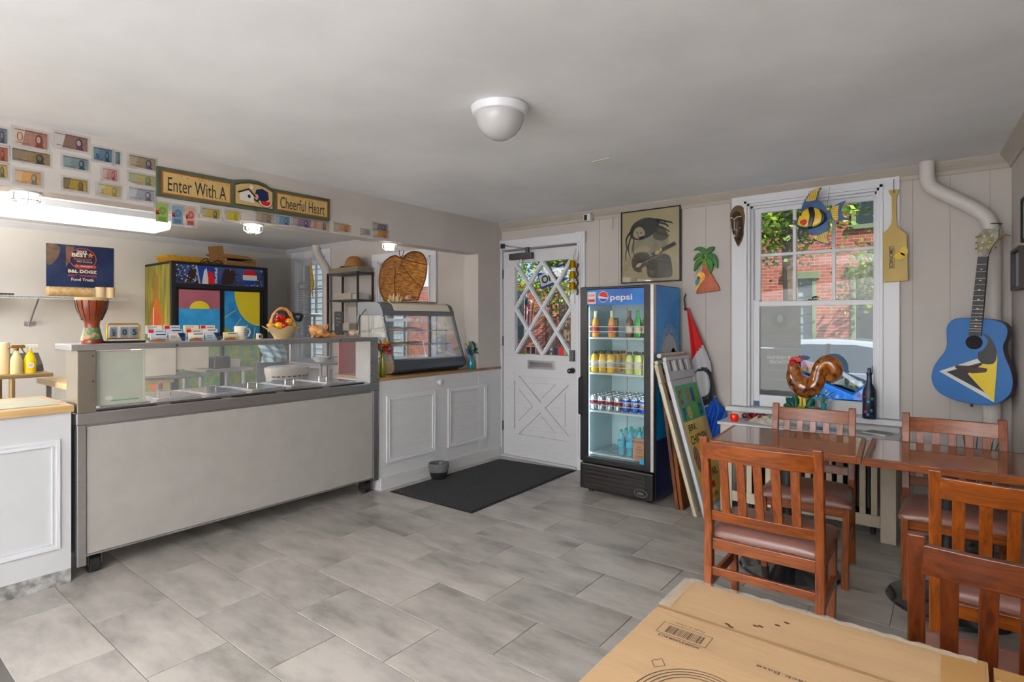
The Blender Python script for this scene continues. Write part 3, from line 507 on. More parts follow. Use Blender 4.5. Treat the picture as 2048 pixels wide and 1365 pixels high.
MB().box(-.17, .17, -.003, .003, -.085, .085, T=T).build('board', blue, os_)
a = Art(T @ Vector((0, -.003, 0)), T.to_3x3() @ Vector((1, 0, 0)), T.to_3x3() @ Vector((0, 0, 1))); a.rect(-.158, -.06, .158, .06, 1).text('OPEN', 0, 0, .085, .27, 0, 1, bold=.03)
a.build('lettering', [blk, wht], os_)
MB().tube([(-3.30, D + .07, 1.94), (-3.28, D + .06, 2.03)], .0015).build('cord', wht, os_)
bells = thing('bell_chime', 'string of three brass cowbells hanging from the right edge of the door', 'bells', (-2.875, Y0 - .05, 1.66))
MB().tube([(-2.87, Y0 - .012, 2.13), (-2.89, Y0 - .03, 2.05), (-2.875, Y0 - .05, 1.93), (-2.875, Y0 - .05, 1.7)], .004).build('strap', colr('strap_white', (214, 214, 210)), bells)
brass = mat('brass', (196, 160, 70), .3, .9)
for z in (1.945, 1.84, 1.735): MB().lathe([(.012, .075), (.026, .07), (.038, .0), (.036, 0), (.024, .06)], (-2.885, Y0 - .05, z), 4 * 3, sy=.8).build('bell', brass, bells)
bd = thing('bead_string', 'dark twisted bead string hanging beside the brass bells', 'beads', (-2.835, Y0 - .045, 1.66)); b_ = MB()
for k in range(16): b_.ell((-2.828 + .008 * math.sin(k * 1.4), Y0 - .055, 1.69 + k * .019), .011, 8)
b_.build('beads', mat('dark_beads', (62, 44, 38), .4), bd); MB().tube([(-2.828, Y0 - .055, 1.98), (-2.83, Y0 - .012, 2.14)], .002).build('cord', blk, bd)
def sticker(x, z, w_, h, lab, cols, n):
    t = thing('door_sticker', lab, 'sticker', (x, Y1 - .013, z - h / 2)); a = Art((x, Y1 - .0125, z), (1, 0, 0), (0, 0, 1))
    if n == 'o': a.P([(w_ / 2 * math.cos(R(22.5 + 45 * i)), h / 2 * math.sin(R(22.5 + 45 * i))) for i in range(8)], 0).rect(-w_ * .3, -.006, w_ * .3, .008, 1, 1)
    else: a.rect(-w_ / 2, -h / 2, w_ / 2, h / 2, 0).rect(-w_ * .45, -h * .4, -w_ * .05, h * .4, 1, 1).rect(w_ * .05, -h * .4, w_ * .45, h * .4, 2, 1)
    a.build('print', cols, t)
sticker(-3.44, 1.13, .125, .085, 'dark card sticker low on the left of the door glass', [tan, colr('st_maroon', (70, 30, 30)), navy], 'r')
sticker(-3.10, 1.13, .125, .09, 'brown notice sticker with red square low on the right of the door glass', [colr('st_br', (120, 100, 84)), navy, red], 'r')
sticker(-3.265, 1.155, .055, .06, 'small octagonal alarm sticker at the bottom centre of the door glass', [brownblack, tan], 'o')

# ---------------------------------------------------------------- counters
def panel(mb, x, y0, y1, z0, z1):       # picture-frame moulding on a face looking to +x
    for k, (i0, i1, h) in enumerate(((0, .014, .012), (.014, .03, .007), (.03, .036, .011))):
        a, b, c, d = y0 + i0, y1 - i0, z0 + i0, z1 - i0; wd = i1 - i0
        mb.box(x, x + h, a, a + wd, c, d); mb.box(x, x + h, b - wd, b, c, d); mb.box(x, x + h, a + wd, b - wd, c, c + wd); mb.box(x, x + h, a + wd, b - wd, d - wd, d)
cabr = thing('counter_cabinet', 'white panelled counter cabinet between the steel cart and the door', 'cabinet', (-4.1, 3.8, 0))
MB().box(-4.4, -3.8, 3.035, 4.285, 0, .925).box(-3.985, -3.8, 4.285, 4.286, 0, .925).build('body', scuff_m, cabr)
c2 = MB().box(-3.799, -3.796, 4.286, D - .03, .001, .925); c2.build('side_filler', scuff_m, cabr)
MB().box(-4.42, -3.785, 3.03, 4.289, .926, .95).box(-3.799, -3.785, 4.289, D - .03, .926, .95).build('top', mat('wood_edge_top', (158, 128, 92), .4, var=.2, scale=6), cabr, bevel=.003)
mb = MB(); panel(mb, -3.8, 3.11, 3.685, .218, .79); mb.build('panel_moulding', trimw_m, cabr)
mb = MB(); panel(mb, -3.7955, 3.845, 4.41, .222, .788); mb.build('panel_moulding', trimw_m, cabr)
MB().cyl((-3.8, 3.716, .86), (-3.775, 3.716, .86), .01).ell((-3.765, 3.716, .86), (.014, .022, .026)).build('knob', trimw_m, cabr)
MB().box(-3.8, -3.782, 3.04, D - .036, .0, .11).build('plinth', scuff_m, cabr, bevel=.003)
cabl = thing('counter_cabinet', 'white panelled counter with honey laminate top at the left edge', 'cabinet', (-4.1, .2, 0))
MB().box(-4.38, -3.8, -1.2, .935, .0, .93).build('body', white_m, cabl)
MB().box(-4.42, -3.78, -1.2, .945, .931, .968).build('top', light_top, cabl, bevel=.003)
mb = MB(); panel(mb, -3.8, .12, .885, .2, .79); mb.build('panel_moulding', trimw_m, cabl)
MB().box(-3.80, -3.792, -1.2, .932, 0, .075).build('kick_plate', mat('mottled_stone_strip', (96, 94, 92), .4, col2=(176, 174, 172), scale=22), cabl)
# steel food cart with glass guard
cart = thing('food_cart', 'stainless steel food cart with glass sneeze guard and grey laminate front', 'food counter', (-4.15, 1.98, 0))
FY0, FY1 = .957, 3.01
fr = MB().box(-4.55, -3.80, FY0, FY1, .125, .852); fr.box(-3.80, -3.782, FY0, 1.0, .07, .85); fr.box(-3.80, -3.782, FY1 - .045, FY1, .1, .85); fr.box(-3.8, -3.786, 1.0, FY1 - .045, .117, .128)
fr.build('body', steel, cart, bevel=.003)
MB().box(-3.80, -3.79, 1.003, FY1 - .048, .129, .838).build('front_panel', lam_m, cart, bevel=.002)
MB().box(-4.56, -3.775, FY0 - .004, FY1 + .004, .853, .915).build('work_rim', steel, cart, bevel=.004)
well = MB().box(-4.5, -3.83, 1.05, 2.92, .9155, .919)
well.build('well_top', steel_b, cart)
pn = MB()
for k in range(6):
    y = 1.10 + k * .302
    lid = MB(); lid.box(-4.42, -3.93, y, y + .27, .9192, .932); lid.box(-4.40, -3.95, y + .02, y + .25, .932, .937)
    lo_ = lid.build('pan_lid', steel_b, cart, bevel=.003); MB().tube([(-4.18, y + .10, .937), (-4.18, y + .10, .962), (-4.18, y + .17, .962), (-4.18, y + .17, .937)], .006).build('handle', chrome, lo_)
sl_ = MB()
for k in range(5): sl_.box(-3.828, -3.80, 1.06 + k * .38, 1.36 + k * .38, .9155, .921)
sl_.build('drain_slot', blackm, cart)
MB().box(-3.829, -3.82, 1.03, 2.93, .916, .932).build('ledge', steel_b, cart)
for nm, a, b in (('end_post', FY0, 1.045), ('end_post', 2.93, FY1)): MB().box(-3.98, -3.782, a, b, .9155, 1.262).build(nm, mat('side_steel', (160, 154, 142), .35, .9) if a == FY0 else steel, cart, bevel=.003)
MB().box(-4.08, -3.775, FY0 - .03, FY1, 1.263, 1.297).build('top_shelf', steel, cart, bevel=.003)
MB().box(-3.806, -3.802, 1.045, 2.93, .932, 1.263).build('guard_glass', gpane, cart)
rv = MB()
for y in (1.46, 2.03, 2.64): rv.ell((-3.775, y, 1.278), .007, 8)
for y in (1.03, 2.938):
    for z in (.98, 1.09, 1.23): rv.ell((-3.782, y, z), .006, 8)
rv.build('screw', darksteel, cart)
for y in (1.05, 2.93):
    c_ = MB().cyl((-3.86, y - .025, .05), (-3.86, y + .025, .05), .05).build('caster', rubber, cart, bevel=.004)
    MB().box(-3.895, -3.825, y - .034, y - .028, .05, .124).box(-3.895, -3.825, y + .028, y + .034, .05, .124).box(-3.9, -3.82, y - .034, y + .034, .117, .124).build('fork', darksteel, c_)
for y in (1.05, 2.93): MB().cyl((-4.48, y - .025, .05), (-4.48, y + .025, .05), .05).box(-4.5, -4.46, y - .03, y + .03, .09, .124).build('caster', rubber, cart)
qr = thing('menu_card', 'pale green blank card taped inside the left end of the guard glass', 'card', (-3.83, 1.17, .95))
MB().box(-3.82, -3.814, 1.05, 1.30, .945, 1.255).build('card', mat('pale_green_card', (176, 180, 158), .6), qr)
a = Art((-3.814, 1.175, 1.1), (0, 1, 0), (0, 0, 1)); 
for q in ((-.118, -.148, -.114, .148), (.114, -.148, .118, .148), (-.118, .146, .118, .15)): a.rect(*q, 0)
a.E(-.06, -.115, .02, .012, 0).rect(-.05, -.135, .09, -.128, 1); a.build('border', [paper, grn], qr)
# ---------------------------------------------------------------- dome lamp, camera, ceiling bits
dl = thing('ceiling_lamp', 'white glass dome lamp on a round base in the middle of the ceiling', 'ceiling light', (-1.73, 2.11, CZ))
MB().lathe([(.0, 0), (.125, 0), (.14, -.012), (.135, -.03), (.13, -.045), (.118, -.05)], (-1.73, 2.11, CZ), 32).build('base', trimw_m, dl)
MB().lathe([(.118, -.046), (.116, -.07), (.103, -.105), (.08, -.135), (.045, -.158), (.0, -.166)], (-1.73, 2.11, CZ), 32).build('shade', mat('opal_glass', (205, 205, 205), .25), dl)
one('ceiling_patch', MB().prism([(-.07, -.012), (.06, -.02), (.07, .0), (-.06, .014)], (-1.784, 3.22, CZ - .001), (1, 0, 0), (0, 1, 0), (0, 0, -.004)), cream, 'small cream tape patch stuck on the ceiling near the street wall', 'patch')
sc = thing('security_camera', 'small white security camera with black lens above the door', 'camera', (-2.70, D - .001, 2.37))
MB().box(-2.74, -2.665, D - .09, D - .03, 2.37, 2.44, T=None).build('body', wht, sc, bevel=.008); MB().box(-2.727, -2.70, D - .094, D - .088, 2.378, 2.428).build('lens', black, sc)
MB().cyl((-2.69, D - .035, 2.41), (-2.66, D - .002, 2.41), .012).cyl((-2.66, D - .01, 2.41), (-2.66, D - .001, 2.41), .03).build('bracket', wht, sc)
one('cable_cover', MB().box(-2.487, -2.472, D - .013, D - .001, 2.285, 2.384), wall_m, 'thin vertical cable cover painted wall colour beside the framed poster', 'cable cover')
# ---------------------------------------------------------------- big pipe in the corner
pp = smooth([(-.135, 4.575, 2.47), (-.135, 4.575, 2.38), (-.11, 4.575, 2.30), (.0, 4.59, 2.215), (.10, 4.60, 2.14), (.165, 4.605, 2.07), (.19, 4.61, 1.97)], 6, False)
pm = mat('painted_pipe', (208, 202, 197), .5, bump=.25, bscale=30)
pipe = thing('corner_pipe', 'thick beige painted pipe bending down from the ceiling in the right corner', 'pipe', (.19, 4.61, 0))
MB().tube(pp, .043, 20).build('elbow', pm, pipe); MB().cyl((.19, 4.612, .0), (.19, 4.612, 2.0), .046, n=20).build('riser', pm, pipe)
MB().tube([(.19 + .047 * math.cos(t / 8 * math.pi * 2), 4.61 + .047 * math.sin(t / 8 * math.pi * 2), 2.03) for t in range(8)], .003, 6, closed=True).build('strap', darksteel, pipe)
# ---------------------------------------------------------------- wooden sign on the header
sg = SHAPES['sign']; ar = SHAPES['sign_arch']
sgn = thing('wall_sign', 'long green-framed wooden sign reading Enter With A Cheerful Heart', 'sign', (-3.8, 1.95, 2.18))
out = [(1.35, 2.366)] + [(p[0], p[1]) for p in [(1.81, 2.372)] + ar[1:-1] + [(2.10, 2.366)]] + [(2.548, 2.37), (2.548, 2.197), (1.35, 2.183)]
MB().prism(out, (-3.8, 0, 0), (0, 1, 0), (0, 0, 1), (.018, 0, 0)).build('board', mat('sage_green_paint', (74, 84, 62), .6, var=.15, scale=9), sgn, bevel=.003)
a = Art((-3.782, 0, 0), (0, 1, 0), (0, 0, 1))
a.P([(1.375, 2.347), (1.795, 2.347), (1.795, 2.205), (1.375, 2.202)], 1).P([(1.385, 2.338), (1.785, 2.338), (1.785, 2.214), (1.385, 2.211)], 0, 1)
arc = [(1.82, 2.348), (1.86, 2.364), (1.918, 2.376), (1.978, 2.378), (2.03, 2.368), (2.085, 2.345)]
a.P([(1.815, 2.21), (2.09, 2.213)] + arc[::-1], 3).P([(1.822, 2.217), (2.083, 2.22)] + [(y * .98 + .039, z - .008) for y, z in arc[::-1]], 0, 1)
a.P([(2.11, 2.218), (2.532, 2.218), (2.532, 2.35), (2.11, 2.347)], 1).P([(2.12, 2.227), (2.522, 2.227), (2.522, 2.341), (2.12, 2.338)], 0, 1)
a.text('Enter With A', 1.585, 2.268, .085, .35, 2, 2); a.text('Cheerful Heart', 2.32, 2.278, .082, .36, 2, 2)
rnd = random.Random(3)
for k in range(70):
    y = rnd.choice([rnd.uniform(1.40, 1.78), rnd.uniform(2.14, 2.51)]); z = 2.328 + rnd.uniform(-.008, .006) if rnd.random() < .6 else 2.225 + rnd.uniform(-.005, .005)
    a.E(y, z, .004, .002, rnd.choice([2, 4, 5]), 2, 6, rot=rnd.uniform(0, 180))
a.P([(1.85, 2.245), (1.95, 2.24), (1.95, 2.29), (1.91, 2.325), (1.85, 2.30)], 6, 2).P([(1.835, 2.30), (1.912, 2.335), (1.965, 2.285), (1.955, 2.28), (1.91, 2.322), (1.845, 2.292)], 2, 3).E(1.915, 2.28, .01, .012, 2, 3)
a.E(1.93, 2.345, .012, .016, 6, 3).P([(1.945, 2.26), (2.0, 2.24), (2.055, 2.28), (2.05, 2.33), (2.01, 2.348), (1.965, 2.335)], 7, 2).E(1.966, 2.285, .014, .02, 0, 3)
a.E(2.03, 2.262, .052, .044, 5, 4, a0=180, a1=360).E(2.03, 2.262, .046, .038, 8, 5, a0=180, a1=360).E(2.03, 2.262, .038, .031, 9, 6, a0=180, a1=360)
a.build('painting', [tan, colr('rust_line', (150, 92, 50)), blk, colr('dkbrown', (60, 50, 36)), grn, colr('olive', (110, 104, 60)), paper, navy, wht, red], sgn)

# ---------------------------------------------------------------- banknotes in sleeves
def note(y0, y1, z, h, c, c2, lab, portrait=None, num=None, vert=False, flip=False, tilt=0, rim=.012, band=None):
    c = tuple(int(v * .72 + 40) for v in c); c2 = tuple(int(v * .72 + 32) for v in c2); portrait = portrait or tuple(int(v * .55) for v in c2); t = thing('banknote', lab, 'banknote', (-3.8, (y0 + y1) / 2, z - h / 2 - rim), group='banknotes pinned along the header')
    x = -3.7995; ym = (y0 + y1) / 2; w_ = y1 - y0
    T = Matrix.Translation((x, ym, z)) @ Matrix.Rotation(R(tilt), 4, 'X')
    MB().box(0, .0012, -w_ / 2 - rim, w_ / 2 + rim, -h / 2 - rim, h / 2 + rim, T=T).build('sleeve', sleeve_m, t)
    a = Art(T @ Vector((.0013, 0, 0)), T.to_3x3() @ Vector((0, 1, 0)), T.to_3x3() @ Vector((0, 0, 1)))
    W2, H2 = w_ / 2, h / 2
    a.rect(-W2, -H2, W2, H2, 0)
    if vert:
        a.rect(-W2, -H2 * .25, -W2 * .5, H2 * .2, 3, 1).E(W2 * .1, H2 * .2, W2 * .6, H2 * .42, 1, 1).E(W2 * .1, H2 * .2, W2 * .3, H2 * .22, 4, 2).P([(-W2, -H2 * .05), (-W2 * .4, -H2 * .12), (-W2 * .4, -H2 * .25), (-W2, -H2 * .2)], 5, 3).rect(-W2 * .6, -H2, W2 * .7, -H2 * .45, 1, 1).rect(-W2, -H2, W2, -H2 * .9, 4, 2)
    else:
        s_ = -1 if flip else 1
        a.P([(-W2 * .55 * s_, -H2), (W2 * .95 * s_, -H2), (W2 * .95 * s_, H2), (-W2 * .35 * s_, H2)][::s_], 1, 1)
        a.E(W2 * .45 * s_, -H2 * .05, W2 * .22, H2 * .72, 2, 2).E(W2 * .42 * s_, -H2 * .0, W2 * .12, H2 * .42, 4, 3)
        a.P([(W2 * .2 * s_, -H2), (W2 * .75 * s_, -H2), (W2 * .6 * s_, -H2 * .35), (W2 * .35 * s_, -H2 * .35)][::s_], 2, 3)
        a.rect(-W2, H2 * .82, W2 * .9, H2 * .9, 2, 4).rect(-W2 * .9, -H2 * .8, -W2 * .1, -H2 * .72, 2, 4)
        if band: a.ring(-W2 * .68, 0, W2 * .17, H2 * .55, W2 * .05, 2, 4)
        if num: a.text(num, -W2 * .62 * s_, -H2 * .35, h * .34, None, 2, 5, bold=.03)
    i = len(OFF)
    a.build('print', [colr('n%d%d%d' % c, c, .6), colr('n%d%d%d' % c2, c2, .6, var=.12, scale=60), colr('n%d%d%d' % portrait, portrait, .6), red, colr('skin%d%d' % (c[0], c2[1]), tuple(int(v * .9) for v in c)), blk], t)
N = [
 (.60, .670, 2.367, .075, (150, 158, 162), (110, 120, 128), 'grey-green note cut by the left frame edge, top row'),
 (.697, .835, 2.381, .082, (214, 196, 176), (168, 120, 104), 'red and cream note with large ring, top row of header', (110, 54, 40), None, False, False, 0, .012, 1),
 (.862, 1.012, 2.407, .075, (212, 202, 196), (134, 98, 84), 'brown and violet note with white left margin, highest note', (84, 52, 74)),
 (.60, .672, 2.274, .07, (176, 110, 88), (160, 96, 70), 'rust-red note cut by the left frame edge, second row', (110, 50, 40)),
 (.69, .842, 2.286, .062, (116, 100, 78), (140, 116, 78), 'dark olive-brown note in the second row under the ring note', (54, 50, 40)),
 (.90, 1.012, 2.296, .062, (128, 146, 148), (120, 140, 140), 'blue-green note with dark oval portrait in second row', (44, 56, 74)),
 (.60, .670, 2.188, .066, (158, 150, 120), (196, 160, 80), 'yellow-grey note cut by the left frame edge, bottom row', (90, 80, 60)),
 (.70, .806, 2.176, .068, (206, 176, 136), (214, 160, 96), 'pale orange note near the caged lamp, bottom row', (110, 104, 100)),
 (.90, 1.007, 2.177, .062, (110, 98, 64), (176, 142, 60), 'olive and gold dark note in the bottom row', (90, 74, 44)),
 (1.037, 1.125, 2.371, .073, (104, 132, 140), (88, 118, 132), 'teal-blue note marked 5 in the top row', (30, 54, 96), '5'),
 (1.14, 1.165, 2.368, .07, (120, 146, 148), (104, 130, 136), 'narrow teal strip of a folded note right of the teal 5 note', (60, 84, 92)),
 (1.21, 1.35, 2.371, .066, (170, 160, 128), (156, 134, 104), 'buff note with purple-grey portrait above the sign left end', (70, 64, 90)),
 (1.08, 1.15, 2.266, .062, (206, 178, 168), (196, 140, 128), 'small pink-red note in a wide clear sleeve', (140, 60, 72)),
 (1.21, 1.345, 2.270, .058, (162, 168, 130), (190, 170, 120), 'pale green note left of the wooden sign, middle row', (100, 120, 84)),
 (1.058, 1.165, 2.174, .062, (196, 188, 160), (206, 176, 104), 'pale gold note marked 5 in the bottom row', (130, 120, 80), '5'),
 (1.21, 1.345, 2.180, .066, (196, 196, 200), (160, 168, 176), 'silver-grey note with hooded dark portrait, bottom row', (88, 76, 88)),
 (1.617, 1.728, 2.128, .058, (176, 166, 124), (200, 170, 84), 'buff and gold note under the sign beside the red upright note', (90, 84, 60)),
 (1.765, 1.855, 2.133, .058, (186, 180, 112), (220, 190, 70), 'yellow-green note under the sign above the middle lamp', (150, 150, 70)),
 (1.975, 2.095, 2.152, .060, (176, 160, 138), (170, 148, 124), 'brown-grey note under the birdhouse picture', (110, 96, 84)),
 (2.112, 2.225, 2.154, .058, (150, 178, 194), (120, 154, 180), 'light blue note under the word Cheerful', (60, 90, 130)),
 (2.247, 2.395, 2.158, .060, (184, 156, 158), (140, 116, 140), 'mauve and pink note under the sign, beside the light blue one', (70, 60, 90)),
 (2.41, 2.545, 2.160, .062, (206, 128, 118), (220, 180, 160), 'salmon-red note at the right end below the sign', (90, 110, 90)),
 (2.60, 2.745, 2.168, .058, (200, 176, 146), (206, 160, 124), 'beige-orange note just right of the sign', (150, 90, 60)),
 (2.852, 2.94, 2.165, .046, (196, 188, 184), (176, 170, 168), 'small pale grey note between beige note and last pair', (120, 112, 112)),
 (2.975, 3.12, 2.222, .052, (190, 178, 176), (130, 116, 124), 'upper grey-violet note of the last stuck pair', (70, 60, 70)),
 (2.98, 3.13, 2.165, .048, (226, 200, 160), (214, 150, 80), 'lower orange note of the last stuck pair', (150, 80, 50)),
]
for q in N: note(*q)
note(1.35, 1.418, 2.09, .115, (150, 176, 90), (110, 150, 60), 'green upright note in a clear sleeve hanging below the header', vert=True)
note(1.44, 1.502, 2.088, .115, (120, 150, 170), (70, 110, 150), 'blue upright note between the green and red upright notes', vert=True)
note(1.518, 1.575, 2.088, .115, (216, 170, 150), (180, 70, 66), 'red upright note hanging below the sign', vert=True)

# ---------------------------------------------------------------- jar lamps under the header, kitchen strip lamp
warm = mat('lamp_white', (255, 246, 228), .5, emit=9); 
for y, lab in ((.76, 'caged round lamp under the header, leftmost of the three'), (2.0, 'caged round lamp under the header below the birdhouse picture'), (3.22, 'caged round lamp under the header beside the heart-shaped basket')):
    t = thing('header_lamp', lab, 'lamp', (-3.89, y, 2.115), group='caged lamps under the header'); c = (-3.89, y, 2.115)
    MB().lathe([(0, 0), (.065, 0), (.068, -.008), (.05, -.016), (0, -.016)], c, 24).build('base', trimw_m, t)
    MB().lathe([(.042, -.016), (.044, -.04), (.034, -.058), (0, -.064)], c, 20).build('glass', warm, t)
    g = MB(); g.tube([(c[0] + .062 * math.cos(i / 20 * 6.283), y + .062 * math.sin(i / 20 * 6.283), 2.068) for i in range(20)], .003, 6, closed=True)
    for i in range(6): q = i / 6 * 6.283; g.tube([(c[0] + .06 * math.cos(q), y + .06 * math.sin(q), 2.105), (c[0] + .062 * math.cos(q), y + .062 * math.sin(q), 2.068), (c[0] + .03 * math.cos(q), y + .03 * math.sin(q), 2.046)], .0025, 6)
    g.build('cage', chrome, t)
st = thing('strip_lamp', 'long white fluorescent strip lamp on the kitchen ceiling', 'ceiling light', (-6.6, 1.75, 2.44))
MB().box(-6.87, -6.37, 1.10, 2.42, 2.465, 2.519).build('base', white_m, st)
MB().prism([(-.24, .042), (-.235, -.01), (-.20, -.035), (.20, -.035), (.235, -.01), (.24, .042)], (-6.62, 1.11, 2.42), (1, 0, 0), (0, 0, 1), (0, 1.3, 0)).build('diffuser', mat('strip_light', (252, 252, 255), .5, emit=2.2), st)
one('strip_lamp', MB().prism([(-.24, .079), (-.22, .0), (-.12, -.03), (.12, -.03), (.22, 0), (.24, .079)], (-6.62, -1.2, 2.44), (1, 0, 0), (0, 0, 1), (0, 1.9, 0)), MATS['strip_light'], 'second white strip lamp further back on the kitchen ceiling, left of frame', 'ceiling light')

# ---------------------------------------------------------------- drinks fridge
fr_ = thing('drinks_fridge', 'black glass-door drinks fridge with blue light-up header beside the door', 'fridge', (-2.14, 4.3, 0))
fx0, fx1, fy, fb, fz = -2.465, -1.815, 4.07, 4.60, 1.712
fbk = mat('fridge_black', (24, 23, 24), .35)
wi = mat('fridge_liner', (214, 232, 236), .4)
b = MB(); b.box(fx0, fx0 + .03, fy + .05, fb, .03, fz); b.box(fx1 - .03, fx1, fy + .05, fb, .03, fz); b.box(fx0 + .03, fx1 - .03, fb - .03, fb, .03, fz); b.box(fx0 + .03, fx1 - .03, fy + .05, fb - .03, fz - .03, fz); b.box(fx0 + .03, fx1 - .03, fy + .05, fb - .03, .03, .27)
b.build('cabinet', fbk, fr_, bevel=.003)
li = MB(); li.box(fx0 + .031, fx0 + .036, fy + .05, fb - .031, .272, 1.68).box(fx1 - .036, fx1 - .031, fy + .05, fb - .031, .272, 1.68).box(fx0 + .036, fx1 - .036, fb - .036, fb - .031, .272, 1.68).box(fx0 + .036, fx1 - .036, fy + .05, fb - .036, .271, .276).box(fx0 + .036, fx1 - .036, fy + .05, fb - .036, 1.675, 1.681)
li.build('liner', wi, fr_)
df = MB(); frame_rect(df, fx0, fx1, .262, 1.712, -2.405, -1.885, .305, 1.69, fy, fy + .045); dfo = df.build('door', fbk, fr_, bevel=.005)
MB().box(-2.405, -1.885, fy + .012, fy + .018, .305, 1.558).build('pane', pane, dfo)
MB().box(-2.405, -1.885, fy + .01, fy + .03, 1.56, 1.69).build('header', mat('header_blue', (28, 120, 190), .3, emit=.25, col2=(20, 60, 140), scale=3), dfo)
MB().tube([(-2.452, fy - .002, .96), (-2.455, fy - .03, .95), (-2.455, fy - .03, .66), (-2.452, fy - .002, .65)], .009).build('handle', fbk, dfo)
a = Art((-2.145, fy + .0095, 1.622), (1, 0, 0), (0, 0, 1))
a.text('pepsi', .055, -.008, .062, .195, 0, 1, bold=.02)
a.E(-.105, .006, .046, .046, 0, 0).E(-.105, .006, .041, .041, 1, 1, a0=20, a1=200, rot=-30).E(-.105, .002, .041, .037, 2, 1, a0=200, a1=345, rot=-5)
a.rect(-.255, -.05, -.175, .05, 3, 0).rect(-.245, -.035, -.185, -.012, 1, 1).text('new', -.215, .02, .018, None, 1, 1)
a.build('logo', [wht, red, blue, paper], dfo)
gl = MB().box(fx0, fx1, fy - .005, fy + .05, .035, .25); gl.build('kick_panel', fbk, fr_, bevel=.012)
for k in range(5): MB().box(fx0 + .05, fx1 - .06, fy - .014, fy - .005, .075 + k * .034, .09 + k * .034).build('grille_slat', brownblack, fr_, bevel=.002)
a = Art((-1.91, fy - .0145, .09), (1, 0, 0), (0, 0, 1)); a.E(0, 0, .06, .034, 0).ring(0, 0, .056, .031, .003, 1, 1).text('idw', 0, 0, .02, .05, 1, 2, bold=.02); a.build('badge', [black, steel_b], fr_)
for x in (fx0 + .06, fx1 - .06):
    for y in (fy + .08, fb - .05): MB().cyl((x, y, 0), (x, y, .036), .018).build('foot', black, fr_)
ld = mat('led_strip', (214, 240, 255), .5, emit=15)
MB().box(fx0 + .045, fx0 + .053, fy + .052, fy + .06, .30, 1.55).box(fx1 - .053, fx1 - .045, fy + .052, fy + .06, .30, 1.55).build('led_strip', ld, fr_)
MB().box(-2.29, -2.275, fb - .05, fb - .04, .3, 1.55).box(-2.0, -1.99, fb - .05, fb - .04, .3, 1.55).build('shelf_upright', white_m, fr_)
ven = MB()
for z in (1.24, .93):
    for i in range(12):
        for j in range(4): ven.box(-2.13 + i * .02, -2.118 + i * .02, fb - .038, fb - .0365, z + j * .02, z + .01 + j * .02)
ven.build('vent', mat('vent_grey', (150, 170, 178), .5), fr_)
SHZ = (1.296, 1.0, .684)
for z in SHZ + (.33,):
    s_ = MB(); s_.box(-2.42, -1.86, fy + .07, fy + .078, z - .016, z - .002); s_.box(-2.42, -1.86, fb - .06, fb - .052, z - .014, z - .004)
    for i in range(19): s_.box(-2.415 + i * .0305, -2.409 + i * .0305, fy + .07, fb - .055, z - .006, z)
    for dz in (.045, .085):
        if z > .4: s_.box(-2.42, -1.86, fy + .066, fy + .07, z + dz, z + dz + .005)
    if z > .4: s_.box(-2.42, -2.415, fy + .066, fy + .07, z - .01, z + .09).box(-1.865, -1.86, fy + .066, fy + .07, z - .01, z + .09)
    s_.build('wire_shelf', white_m, fr_)
sd = Art((fx1, fy + .06, 0), (0, 1, 0), (0, 0, 1)); sd.rect(0, .04, .47, 1.705, 4).rect(0.0, .5, .47, 1.705, 0, 1).E(.25, 1.15, .2, .26, 5, 2).E(.25, 1.12, .17, .2, 1, 3).rect(.1, .75, .4, 1.2, 2, 4).E(.25, 1.2, .15, .06, 1, 5).E(.33, 1.12, .06, .09, 6, 5).E(.15, 1.10, .04, .06, 1, 6).E(.16, .98, .09, .11, 3, 6).E(.16, .98, .078, .095, 7, 7)
for k in range(26): sd.E(.25 + rnd.uniform(-.18, .18), 1.28 + rnd.uniform(-.06, .14), rnd.uniform(.004, .014), rnd.uniform(.004, .014), 1, 8, 8)
sd.build('side_decal', [mat('decal_blue', (6, 120, 215), .3, col2=(20, 165, 235), scale=2), colr('ice_white', (206, 216, 222)), mat('cola_brown', (96, 54, 40), .3, col2=(196, 150, 120), scale=24), wht, navy, mat('decal_pale', (90, 170, 220), .3), orng, red], fr_)
MB().box(fx1 - .02, fx1 + .004, fy - .001, fy + .052, .265, 1.712).build('door_edge', steel, fr_)
t = thing('round_sticker', 'brown BALANCE sticker low on the right of the fridge door glass', 'sticker', (-1.95, fy, .37))
a = Art((-1.935, fy + .0115, .42), (1, 0, 0), (0, 0, 1)); a.P([(-.055, -.07), (-.04, -.09), (.04, -.09), (.055, -.07), (.055, .07), (.04, .09), (-.04, .09), (-.055, .07)], 0)
for q, z, h in (('BALANCE', .06, .018), ('EAT', .022, .012), ('DRINK', 0, .014), ('& DO', -.022, .012), ('GOOD', -.055, .014)): a.text(q, 0, z, h, None, 1, 1)
a.build('print', [colr('sticker_brown', (160, 130, 108)), blk], t)
one('price_tag', MB().box(-1.93, -1.89, fy + .008, fy + .0115, .31, .345), colr('tagblue', (40, 150, 190)), 'small blue tag in the bottom right corner of the fridge glass', 'tag')
